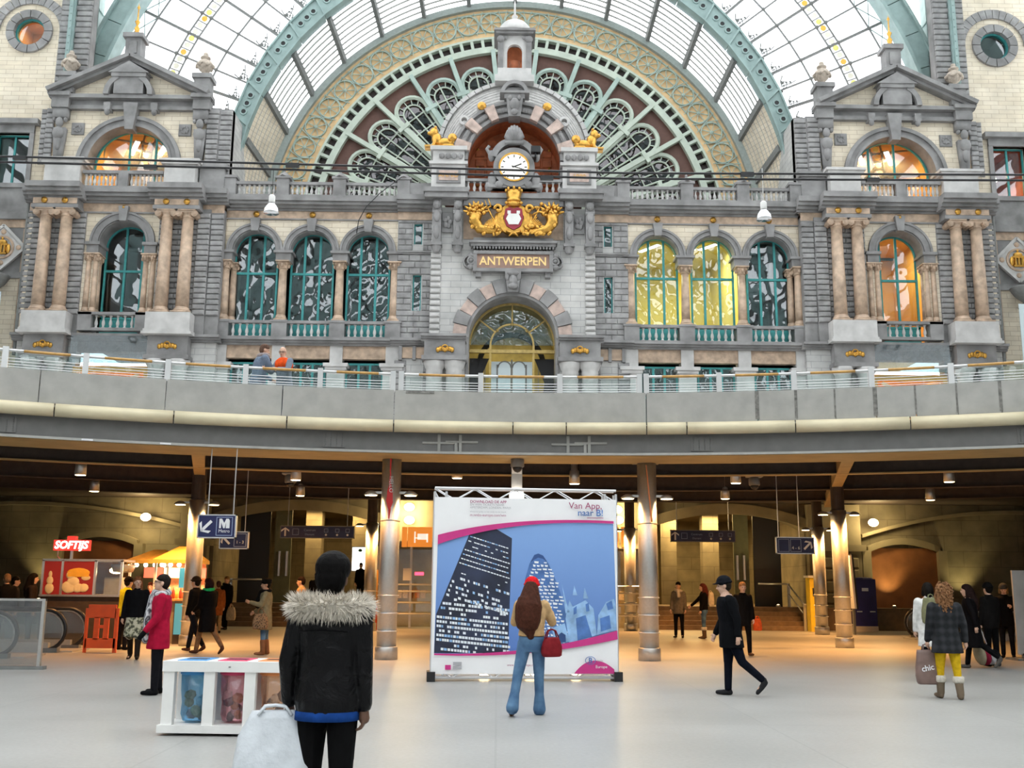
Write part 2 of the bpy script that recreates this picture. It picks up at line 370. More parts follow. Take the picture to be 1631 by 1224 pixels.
# ------------------------------------------------------------------ wings with three arched windows each
def archivolt(parent, xc, zc, ri, ro, y, mat, kz=.0, key=True):
    mb = MB().band(xc, zc, ri, ro, y-.1, y+.25, -90, 90, 28); mb.band(xc, zc, ro-.1, ro, y-.16, y, -90, 90, 28); mb.band(xc, zc, ri, ri+.08, y-.13, y, -90, 90, 28)
    ob('archivolt', mb, mat, parent)
    if key: ob('keystone', MB().prism([(xc-.16,zc+ri-.12),(xc+.16,zc+ri-.12),(xc+.24,zc+ro+.22),(xc-.24,zc+ro+.22)], y-.3, y), mat, parent)
for s in (-1, 1):
    side = SIDE[s]
    W = root('wall_wing_'+side, (X0+s*9.7, YF, 5), 'grey and cream stone wing with three tall arched windows, ' + ('dark inside' if s < 0 else 'two of them lit yellow'), 'wall', kind='structure')
    CX = (12.46, 9.74, 7.01); PX = (13.80, 11.05, 8.32, 5.68)
    ops = sorted((fx(s,c), 1.05, 13.0, 17.35, 1) for c in CX)
    xa, xb = sorted((fx(s,13.95), fx(s,5.56)))
    ob('spandrel_wall', MB().arch_wall(xa, xb, 16.75, 18.96, YF, YF+.5, [(a,b,16.7,d,e) for a,b,c,d,e in ops]), M['cream'], W)
    for c in CX:
        archivolt(W, fx(s,c), 17.35, 1.05, 1.36, YF, M['grey'])
        rosette(W, fx(s,c), YF-.08, 19.18)
        ob('arch_soffit', MB().band(fx(s,c), 17.35, 1.0, 1.06, YF-.05, YF+.9, -90, 90, 20), M['grey'], W)
    for i, p in enumerate(PX):
        hw = .36 if 0 < i < 3 else .3
        ob('impost', MB().box(fx(s,p)-hw-.1, fx(s,p)+hw+.1, YF-.22, YF+.7, 17.22, 17.34).box(fx(s,p)-hw, fx(s,p)+hw, YF-.12, YF+.7, 16.82, 17.22), M['grey'], W)
        column(W, fx(s,p), YF+.02, 13.84, 16.82, .21, 'cor')
        if i in (0,): column(W, fx(s,p-.28), YF+.42, 13.84, 16.82, .17, 'cor')
        ob('balustrade_pier', MB().box(fx(s,p)-.36, fx(s,p)+.36, YF-.28, YF+.4, 12.95, 13.84).box(fx(s,p)-.42, fx(s,p)+.42, YF-.32, YF+.4, 13.76, 13.86), M['grey'], W)
        # ground floor piers
        ob('ground_pier', MB().box(fx(s,p)-.42, fx(s,p)+.42, YF-.1, YF+.6, 5, 11.8).box(fx(s,p)-.58, fx(s,p)+.58, YF-.25, YF+.6, 11.65, 11.82).box(fx(s,p)-.5, fx(s,p)+.5, YF-.18, YF+.6, 11.5, 11.65).box(fx(s,p)-.3, fx(s,p)+.3, YF-.12, YF+.5, 11.82, 12.7), M['pale'], W)
    for a, b in zip(PX[:-1], PX[1:]):
        ob('balustrade_rail', (lambda m: bx(bx(m, s, b+.36, a-.36, YF-.28, YF+.0, 13.70, 13.84), s, b+.36, a-.36, YF-.25, YF+.05, 12.95, 13.08))(MB()), M['grey'], W)
        balusters(W, fx(s,b+.40), fx(s,a-.40), YF-.12, 13.08, .62, .33)
        ob('ground_frieze', bx(MB(), s, b+.3, a-.3, YF-.02, YF+.3, 12.05, 12.68), M['pink'], W)
        for kx in (-1, 0, 1): rosette(W, fx(s,(a+b)/2+kx*.3), YF-.26, 13.0, .01) if False else None
    ob('string_course', mould(s, 5.3, 14.1, YF-.1, 12.66, [(.12,.1),(.25,.1),(.38,.12)]), M['grey'], W)
    ob('frieze', bx(MB(), s, 5.5, 13.95, YF-.05, YF+.4, 18.96, 19.36), M['pink'], W)
    ob('frieze_moulding', bx(MB(), s, 5.5, 13.95, YF-.09, YF+.4, 18.92, 18.98), M['grey'], W)
    ob('cornice', mould(s, 5.3, 14.1, YF, 19.36, [(.12,.10),(.30,.12),(.50,.14),(.62,.26)]), M['grey'], W)
    ob('terrace_roof', bx(MB(), s, 3.9, 14, YF+.3, 53.5, 19.6, 19.9), M['grey'], W)
    # parapet balustrade on the cornice
    B = root('balustrade', (X0+s*9.7, YF-.2, 20.0), f'grey stone balustrade along the roof of the {"dark-windowed" if s<0 else "yellow-lit"} wing', 'balustrade', 'wing roof balustrades', 'structure')
    pp = (13.75, 11.18, 8.44, 5.34)
    for i, p in enumerate(pp):
        m = MB().box(fx(s,p)-.3, fx(s,p)+.3, YF-.5, YF-.02, 20.0, 20.95).box(fx(s,p)-.37, fx(s,p)+.37, YF-.56, YF+.04, 20.88, 21.0).box(fx(s,p)-.33, fx(s,p)+.33, YF-.53, YF, 20.0, 20.12)
        if i: m.lathe([(.44,21.0),(.30,21.1),(.12,21.25),(.0,21.33)], (fx(s,p), YF-.26, 0), 4); m.ell((fx(s,p),YF-.26,21.36), .07)
        ob('pier', m, M['grey'], B)
    for a, b in zip(pp[:-1], pp[1:]):
        ob('coping', bx(MB(), s, b+.3, a-.3, YF-.42, YF-.1, 20.60, 20.74), M['grey'], B); ob('plinth', bx(MB(), s, b+.3, a-.3, YF-.40, YF-.12, 20.0, 20.1), M['grey'], B)
        balusters(B, fx(s,b+.32), fx(s,a-.32), YF-.26, 20.1, .50, .235)
    ob('panel', bx(bx(MB(), s, 3.95, 5.04, YF-.45, YF-.1, 20.0, 20.75), s, 4.1, 4.9, YF-.49, YF-.4, 20.15, 20.6), M['grey'], B)
    # narrow bay with slit windows
    N = root('wall_bay_'+side, (X0+s*4.7, YF-.1, 5), f'narrow grey block-stone bay with slit windows beside the {"dark" if s<0 else "yellow-lit"} arched windows', 'wall', kind='structure')
    xa, xb = sorted((fx(s,3.86), fx(s,5.58))); xc = fx(s,4.6)
    ob('bay_wall', MB().arch_wall(xa, xb, 5, 16.3, YF-.1, YF+.3, [(xc,.21,14.43,16.22,0)]).arch_wall(xa, xb, 16.3, 19.4, YF-.1, YF+.3, [(xc,.2,17.74,18.80,0)]), M['lgrey'], N)
    for (za, zb, pat) in ((13.05,14.43,(2,3)), (16.22,17.2,(3,2)), (18.8,18.95,(2,))):
        courses(N, xa+.02, xb-.02, za, zb, YF-.1, .07, .30, pat, M['grey2'])
    for (za, zb) in ((14.43,16.22), (17.4,18.8)):
        courses(N, xa+.02, xc-.25, za, zb, YF-.1, .07, .30, (1,2), M['grey2']); courses(N, xc+.25, xb-.02, za, zb, YF-.1, .07, .30, (2,1), M['grey2'])
    ob('string_course', mould(s, 3.86, 5.6, YF-.1, 17.22, [(.1,.08),(.16,.08)]), M['grey'], N)
    ob('frieze', bx(MB(), s, 3.86, 5.6, YF-.16, YF, 18.97, 19.36), M['pink'], N)
    ob('ledge', mould(s, 3.8, 5.75, YF-.1, 12.70, [(.2,.08),(.34,.1),(.48,.12)]), M['grey'], N)
    ob('cornice', mould(s, 3.8, 5.6, YF-.2, 19.36, [(.12,.1),(.34,.14),(.55,.16),(.66,.26)]), M['grey'], N)
    ob('ground_frieze', bx(MB(), s, 4.0, 5.3, YF-.2, YF, 12.1, 12.62), M['pink'], N)
    for q in (3.95, 4.55, 5.2): ob('triglyph', bx(MB(), s, q, q+.16, YF-.26, YF, 12.0, 12.68), M['grey'], N)
    for k, (z0, z1) in enumerate(((14.43,16.22),(17.74,18.80))):
        win_frame('window_slit', f'narrow teal slit window, {"lower" if k==0 else "upper"} one beside the {"dark" if s<0 else "yellow-lit"} arched windows', xc, .2, z0, z1, YF+.1, None, False, (), t=.05)
    win_frame('window_slit', f'ground floor slit window behind the railing, next to the {"two men" if s<0 else "unlit arch side"}', xc, .36, 8.0, 11.5, YF+.05, None, False, (), t=.07)
    courses(N, xa+.02, xc-.4, 8.5, 12.0, YF-.1, .07, .3, (1,), M['grey2']); courses(N, xc+.4, xb-.02, 8.5, 12.0, YF-.1, .07, .3, (1,), M['grey2'])
    # windows and rooms of the wing
    names = ('beside the corner tower', 'in the middle of the three', 'nearest the clock')
    for i, c in enumerate(CX):
        lit = s > 0 and i > 0
        win_frame('window_arched', ('yellow-lit' if lit else 'dark') + f' arched teal window {names[i]} on the {"darker" if s<0 else "lit"} wing', fx(s,c), 1.06, 13.95, 17.35, YF+.55, 16.35, True, (-.36,.34), lower=.95)
        if True:
            win_frame('window_ground', f'ground floor teal shop window below the {("dark" if not lit else "yellow-lit")} arch {names[i]}, {"darker" if s<0 else "lit"} wing', fx(s,c), .9, 5.2, 11.9, YF+.3, 10.4, False, (-.3,.3))
    a, b = sorted((fx(s,5.5), fx(s,13.9)))
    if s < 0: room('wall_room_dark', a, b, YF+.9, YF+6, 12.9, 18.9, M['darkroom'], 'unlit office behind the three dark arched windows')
    else:
        room('wall_room_yellow', a, fx(s,11.05), YF+.9, YF+7, 12.9, 18.9, M['yellow_room'], 'yellow-walled lit office behind two arched windows')
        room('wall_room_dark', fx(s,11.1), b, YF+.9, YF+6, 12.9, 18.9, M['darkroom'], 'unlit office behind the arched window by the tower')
        for k, (x, y, z) in enumerate(((7.0,50.6,18.6),(8.9,51.2,18.6),(10.0,50.2,18.6))): tubelamp(fx(s,x), y, z, 1.4, f'fluorescent ceiling lamp in the yellow office, {("nearest the clock", "in the middle", "nearest the dark window")[k]}', .6, power=190, col=(1,.9,.5))
    room('wall_backing_bay', *sorted((fx(s,3.95), fx(s,5.45))), YF+.35, YF+2.5, 5, 19.3, M['darkroom'], f'added dark backing box behind the slit windows beside the {"dark" if s<0 else "yellow-lit"} arches')  # box added so the slit panes do not show bright sky
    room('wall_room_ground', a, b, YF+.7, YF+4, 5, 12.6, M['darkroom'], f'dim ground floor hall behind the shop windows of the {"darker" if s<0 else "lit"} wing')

# ------------------------------------------------------------------ corner towers
URN = [(.0,0),(.30,0),(.30,.06),(.14,.12),(.10,.22),(.26,.34),(.38,.52),(.40,.66),(.33,.80),(.18,.88),(.16,.95),(.26,1.0),(.24,1.06),(.10,1.12),(.13,1.2),(.10,1.29),(.0,1.34)]
for s in (-1, 1):
    side = SIDE[s]; YT = YF-.45; c = 18.68; tn = 'dark-windowed' if s < 0 else 'lamp-lit'
    T = root('wall_tower_'+side, (X0+s*c, YT, 5), f'corner tower of cream and grey stone with paired pink columns and pediment, {tn} lower window', 'tower', kind='structure')
    xa, xb = sorted((fx(s,13.9), fx(s,23.2)))
    ob('lower_wall', MB().arch_wall(xa, xb, 13.0, 19.4, YT, YT+.6, [(fx(s,c-.03),1.15,13.0,17.5,1)]), M['cream'], T)
    ob('upper_wall', MB().arch_wall(*sorted((fx(s,15.0), fx(s,22.6))), 19.9, 24.5, YT+.35, YT+.9, [(fx(s,c+.13),2.08,19.9,21.55,1)]), M['cream'], T)
    ob('side_wall', bx(bx(MB(), s, 13.9, 14.3, YT+.4, 53.5, 5, 24.6), s, 14.0, 22.9, 52.9, 53.4, 19, 25), M['lgrey'], T)
    ob('ground_wall', bx(bx(MB(), s, 13.9, 16.95, YT, YT+.6, 5, 13), s, 20.4, 23.2, YT, YT+.6, 5, 13), M['lgrey'], T)
    # banded stones
    G2 = M['grey2']
    for (x0_, x1_, yy, per) in ((13.88,14.5,YT-.02,(1,)), (14.5,15.1,YT-.14,(1,)), (15.1,16.95,YT-.02,(3,2)), (20.45,22.6,YT-.02,(2,3)), (22.6,23.0,YT-.02,(1,)), (23.0,23.3,YT+.1,(1,))):
        q = sorted((fx(s,x0_), fx(s,x1_)))
        ob('pilaster', MB().box(q[0], q[1], yy, YT+.3, 13.0, 19.2), M['grey'], T)
        courses(T, q[0], q[1], 13.95, 18.98, yy, .12, .262, per, G2, .04, .02)
        if x0_ < 15 or x0_ > 22.5: courses(T, q[0], q[1], 20.3 if x0_ < 15 else 21.6, 24.5, yy+.35, .12, .262, (1,), G2, .04, .02)
    for q in ((13.9,15.0),): ob('upper_pilaster', bx(bx(MB(), s, 13.9, 14.45, YT+.35, YT+.8, 20, 24.6), s, 14.45, 15.05, YT+.2, YT+.8, 20, 24.6), M['grey'], T)
    # paired columns on pedestals
    for (a, b) in ((14.95,17.02), (20.68,22.75)):
        ob('pedestal', bx(bx(bx(MB(), s, a, b, YT-.85, YT+.1, 13.1, 13.92), s, a-.12, b+.12, YT-.97, YT+.1, 12.86, 12.98), s, a-.05, b+.05, YT-.92, YT+.1, 12.98, 13.1), M['pale'], T)
        ob('corbel', bx(bx(MB(), s, a+.1, b-.1, YT-.6, YT+.1, 11.9, 12.86), s, a, b, YT-.75, YT+.1, 11.72, 11.92), M['grey'], T)
        for q in (a+.5, b-.5): ob('ground_column', MB().lathe([(.36,8.0),(.34,11.2),(.36,11.25),(.36,11.35),(.48,11.55),(.5,11.72)], (fx(s,q),YT-.35,0), 16), M['pale'], T, True)
        m = MB()
        for k in range(7): m.ell((fx(s,(a+b)/2)+(k-3)*.12, YT-.62, 12.4-.05*abs(abs(k-3)-1.5)), (.1,.06,.13), 7, 5)
        m.tube([(fx(s,(a+b)/2)+.14*math.cos(t*PI/6), YT-.68, 12.4+.14*math.sin(t*PI/6)) for t in range(12)], .035, 6, True)
        ob('gilded_swag', m, M['gold'], T, True)
        ob('entablature_block', bx(bx(MB(), s, a-.02, b+.02, YT-.75, YT+.1, 19.18, 19.5), s, a-.07, b+.07, YT-.8, YT+.1, 18.98, 19.16), M['grey'], T)
        ob('frieze_block', bx(MB(), s, a, b, YT-.78, YT, 19.18, 19.46), M['pink'], T)
        ob('cornice_block', mould(s, a-.25, b+.25, YT-.6, 19.46, [(.18,.1),(.36,.14),(.55,.16),(.68,.26)]), M['grey'], T)
    for q in (15.49, 16.47, 21.24, 22.21):
        column(T, fx(s,q), YT-.42, 13.92, 18.98, .30, 'ionic'); rosette(T, fx(s,q), YT-.8, 19.33)
    ob('frieze', bx(MB(), s, 13.9, 23.2, YT-.06, YT+.4, 19.02, 19.46), M['pink'], T); ob('frieze_moulding', bx(MB(), s, 13.9, 23.2, YT-.1, YT+.4, 18.97, 19.04), M['grey'], T)
    ob('cornice', mould(s, 13.7, 23.4, YT, 19.46, [(.15,.1),(.32,.14),(.5,.16),(.62,.26)]), M['grey'], T)
    ob('string_course', mould(s, 13.7, 23.4, YT, 12.66, [(.15,.1),(.25,.1),(.38,.12)]), M['grey'], T)
    # lower arched window with small columns
    xc = fx(s, c-.03)
    archivolt(T, xc, 17.5, 1.15, 1.55, YT, M['grey']); rosette(T, xc, YT-.2, 19.2)
    ob('arch_soffit', MB().band(xc, 17.5, 1.1, 1.16, YT-.05, YT+1.1, -90, 90, 20), M['grey'], T)
    for q in (-1, 1):
        ob('impost', MB().box(*sorted((xc+q*1.0, xc+q*1.72)), YT-.25, YT+.9, 17.36, 17.5).box(*sorted((xc+q*1.08, xc+q*1.64)), YT-.15, YT+.9, 16.95, 17.36), M['grey'], T)
        for dx, dy in ((1.18,-.02), (1.52,-.02), (1.2,.42)): column(T, xc+q*dx, YT+dy, 13.98, 16.95, .135, 'cor')
        ob('balustrade_pier', MB().box(*sorted((xc+q*1.02, xc+q*1.65)), YT-.45, YT+.3, 13.1, 13.98), M['grey'], T)
    ob('balustrade_rail', MB().box(xc-1.7, xc+1.7, YT-.45, YT-.05, 13.86, 13.99).box(xc-1.02, xc+1.02, YT-.42, YT-.1, 13.1, 13.24), M['grey'], T)
    balusters(T, xc-1.0, xc+1.0, YT-.25, 13.24, .62, .33)
    win_frame('window_arched', f'tall teal arched window between pink columns of the {"tower beside the dark windows" if s<0 else "tower, with hanging bulb inside"}', xc, 1.12, 13.95, 17.5, YT+.9, 16.35, True, (-.12,.62) if s < 0 else (-.62,.12), lower=.9)
    room('wall_room_tower', *sorted((fx(s,c-1.9), fx(s,c+1.9))), YT+1.2, YT+6, 12.9, 19, M['darkroom'] if s < 0 else M['orange_room'], f'{"unlit" if s<0 else "warm lit"} tower room behind the tall arched window')
    if s > 0:
        h = root('pendant_lamp', (xc-.35, YT+2.2, 16.4), 'glowing pendant bulb hanging in the tower window', 'lamp')
        ob('bulb', MB().lathe([(.0,0),(.14,.0),(.17,.08),(.15,.18),(.06,.28),(.05,.34)], (xc-.35,YT+2.2,16.4), 12), M['cold'], h, True); ob('cable', MB().tube([(xc-.35,YT+2.2,16.7),(xc-.35,YT+2.2,18.9)], .015, 5), M['black'], h)
        arealight('tower_room_light', (xc, YT+3, 18.8), (0,0,0), 2, 230, (1,.78,.42))
    # ground floor shop front
    ob('shop_header', bx(MB(), s, 16.95, 20.4, YT+.05, YT+.5, 12.2, 12.9), M['grey'], T)
    room('wall_shop', *sorted((fx(s,17.0), fx(s,20.35))), YT+.5, YT+4, 8, 11.6, M['orange_room'], f'amber-lit shop interior under the {tn} tower')
    sg = root('shop_sign', (fx(s,18.7), YT-.1, 10.2), f'amber shop front frame under the {tn} tower', 'shop front')
    ob('frame', MB().box(fx(s,18.7)-1.75, fx(s,18.7)+1.75, YT-.1, YT+.2, 11.2, 11.45).box(fx(s,18.7)-1.75, fx(s,18.7)-1.55, YT-.1, YT+.2, 8, 11.2).box(fx(s,18.7)+1.55, fx(s,18.7)+1.75, YT-.1, YT+.2, 8, 11.2), M['orange_room'], sg)
    ob('truss_bar', MB().bar((fx(s,17.4),YT,11.1),(fx(s,19.4),YT,9.9),.16,.1), M['peach'], sg)
    arealight('shop_light', (fx(s,18.7), YT+1.8, 11.5), (0,0,0), 2.8, 150, (1,.66,.28))
    gp = root('glass_canopy', (fx(s,18.7), YT-.5, 11.5), f'pale blue glass canopy panel over the {tn} tower shop front', 'canopy')
    ob('pane', MB().box(fx(s,16.9), fx(s,20.5), YT-.46, YT-.44, 11.55, 12.85) if s > 0 else MB().box(fx(s,20.5), fx(s,16.9), YT-.46, YT-.44, 11.55, 12.85), M['blueglass'] if 'blueglass' in M else M.setdefault('blueglass', glass('pale_blue_glass', (.55,.66,.70), .28, .02, .5, 1.0)), gp)
    # upper balcony
    for (a, b) in ((15.2,16.84), (20.70,22.55)):
        ob('upper_pedestal', bx(bx(bx(bx(MB(), s, a+.08, b-.08, YT-.55, YT+.4, 20.1, 21.3), s, a-.05, b+.05, YT-.68, YT+.4, 21.3, 21.42), s, a-.14, b+.14, YT-.76, YT+.4, 21.42, 21.55), s, a, b, YT-.62, YT+.4, 20.1, 20.3), M['pale'], T)
    ob('upper_pedestal', bx(bx(MB(), s, 14.0, 15.2, YT-.1, YT+.4, 20.1, 21.3), s, 13.9, 15.2, YT-.2, YT+.4, 21.3, 21.55), M['grey'], T)
    ob('upper_coping', bx(bx(MB(), s, 16.84, 20.7, YT-.42, YT-.06, 20.86, 21.02), s, 16.84, 20.7, YT-.42, YT-.06, 20.1, 20.24), M['grey'], T)
    ob('upper_pier', bx(MB(), s, 18.5, 18.98, YT-.44, YT-.04, 20.1, 20.9), M['grey'], T)
    for a, b in ((16.88,18.48), (19.0,20.66)): balusters(T, fx(s,a), fx(s,b), YT-.24, 20.24, .62, .205)
    # big upper arch
    xc = fx(s, c+.13)
    mb = MB().band(xc, 21.55, 2.05, 2.55, YT+.22, YT+.6, -90, 90, 36); mb.band(xc, 21.55, 2.38, 2.56, YT+.12, YT+.4, -90, 90, 36); mb.band(xc, 21.6, 1.98, 2.12, YT+.15, YT+1.1, -90, 90, 30)
    ob('archivolt', mb, M['grey'], T)
    ob('keystone', MB().prism([(xc-.2,23.3),(xc+.2,23.3),(xc+.36,24.7),(xc-.36,24.7)], YT-.1, YT+.5), M['grey'], T)
    for q in (-1, 1):
        ob('console', MB().box(xc+q*1.15-.16, xc+q*1.15+.16, YT-.1, YT+.4, 24.3, 24.7).ell((xc+q*1.15,YT+.0,24.25), (.14,.14,.2)), M['grey'], T)
        m = MB().block(.62,.08,.62,.03); m.v = [(p[0]+xc+q*2.62, p[1]+YT+.35, p[2]+23.45) for p in m.v]; m.lathe([(.0,0),(.2,0),(.24,.05),(.0,.06)], (0,0,0), 10); 
        for k in range(8): m.ell((xc+q*2.62+.16*math.cos(k*PI/4), YT+.25, 23.45+.16*math.sin(k*PI/4)), (.075,.05,.075), 6, 4)
        m.v = [p for p in m.v]; ob('flower_panel', m, M['grey'], T)
        # herm pilaster
        hx = xc+q*3.42
        m = MB().prism([(hx-.16,21.6),(hx+.16,21.6),(hx+.3,23.4),(hx-.3,23.4)], YT+.05, YT+.4); m.box(hx-.36, hx+.36, YT-.05, YT+.4, 23.9, 24.4).box(hx-.25, hx+.25, YT+.0, YT+.4, 21.5, 21.75)
        m.ell((hx,YT+.0,23.65), (.19,.17,.26)).ell((hx,YT-.02,23.1), (.30,.16,.32)).ell((hx-.27,YT+.05,23.8), (.1,.12,.12)).ell((hx+.27,YT+.05,23.8), (.1,.12,.12)).ell((hx,YT+.02,22.6), (.17,.12,.4))
        ob('herm', m, M['grey'], T, True)
    win_frame('window_lunette', f'amber-lit arched window behind the balcony of the {tn} tower', xc, 1.92, 20.2, 21.72, YT+1.0, None, True, (-.12,.55) if s < 0 else (-.55,.12), pane='clear', t=.08)
    room('wall_room_upper', *sorted((fx(s,c-2.2), fx(s,c+2.4))), YT+1.2, YT+6, 20, 24.3, M['orange_room'], f'amber-lit upper room of the {tn} tower')
    for k in range(2): tubelamp(xc+(-.75 if k == 0 else .75), YT+2.9, 23.6, 1.9, f'ceiling tube in the upper {tn} tower room, {"nearer" if (k==0)==(s>0) else "farther from"} the clock', -.5*s, power=120, col=(1,.62,.2))
    # entablature and pediment
    ob('upper_entablature', (lambda m: bx(bx(bx(m, s, 15.05, 22.65, YT+.1, YT+.6, 24.42, 24.62), s, 15.0, 22.7, YT+.2, YT+.6, 24.62, 24.9), s, 14.9, 22.8, YT-.15, YT+.6, 24.9, 25.1))(MB()), M['grey'], T)
    for q in (15.35, 22.25): ob('entablature_block', bx(bx(MB(), s, q-.42, q+.42, YT-.12, YT+.4, 24.4, 24.95), s, q-.5, q+.5, YT-.3, YT+.4, 24.95, 25.15), M['grey'], T)
    pc = c+.25
    tri = [(fx(s,15.3),25.1),(fx(s,22.5),25.1),(fx(s,pc),26.95)]
    ob('tympanum', MB().prism(tri if s > 0 else [tri[1],tri[0],tri[2]], YT+.25, YT+.7), M['cream'], T)
    for q in (15.0, 22.85):
        d = Vector((fx(s,pc)-fx(s,q), 0, 27.05-25.15)); L_ = d.length
        m = MB(); m.bar((fx(s,q), YT+.2, 25.2), (fx(s,pc), YT+.2, 27.12), .2, 1.3); m.bar((fx(s,q), YT+.25, 25.05), (fx(s,pc), YT+.25, 26.96), .22, .9)
        ob('raking_cornice', m, M['grey'], T)
    m = MB().box(fx(s,pc)-.72, fx(s,pc)+.72, YT-.25, YT+.4, 25.1, 25.95).box(fx(s,pc)-.85, fx(s,pc)+.85, YT-.35, YT+.4, 25.95, 26.15).prism([(fx(s,pc)-1.0,26.15),(fx(s,pc)+1.0,26.15),(fx(s,pc),26.75)], YT-.4, YT+.4)
    m.band(fx(s,pc), 25.05, .95, 1.2, YT-.3, YT+.3, -90, -30, 10).band(fx(s,pc), 25.05, .95, 1.2, YT-.3, YT+.3, 30, 90, 10)
    ob('central_motif', m, M['grey'], T)
    # finials on the roof
    f = root('obelisk_finial', (fx(s,pc), YT+.2, 26.9), f'grey pedestal with slim gilded spike on the pediment of the {tn} tower', 'finial')
    ob('pedestal', MB().box(fx(s,pc)-.38, fx(s,pc)+.38, YT-.1, YT+.6, 26.8, 28.15).box(fx(s,pc)-.5, fx(s,pc)+.5, YT-.22, YT+.72, 28.15, 28.38).box(fx(s,pc)-.2, fx(s,pc)+.2, YT-.16, YT-.08, 27.3, 27.95), M['grey'], f)
    ob('gilded_spike', MB().lathe([(.2,28.38),(.2,28.5),(.1,28.6),(.14,28.8),(.05,29.0),(.13,29.2),(.04,29.3),(.03,29.9),(.08,29.97),(.02,30.1),(.0,30.25)], (fx(s,pc),YT+.25,0), 10), M['gold'], f, True)
    for q in (15.42, 22.08):
        u_ = root('stone_urn', (fx(s,q), YT+.3, 25.3), f'carved stone urn at the {"inner" if q<18 else "outer"} corner of the {tn} tower pediment', 'urn')
        ob('plinth', MB().box(fx(s,q)-.38, fx(s,q)+.38, YT-.08, YT+.68, 25.2, 26.05).box(fx(s,q)-.48, fx(s,q)+.48, YT-.18, YT+.78, 26.05, 26.28), M['grey'], u_)
        ob('vase', MB().lathe([(r_, z_) for r_, z_ in URN], (fx(s,q),YT+.3,26.28), 14), M['urnstone'], u_, True)
        mg = MB().tube([(fx(s,q)+.39*math.cos(k*PI/12), YT+.3+.39*math.sin(k*PI/12), 26.88-.05*math.cos(k*PI/2)) for k in range(24)], [.07+.04*math.cos(k*PI/2) for k in range(24)], 7, True)
        ob('garland', mg, M['urnstone'], u_, True)

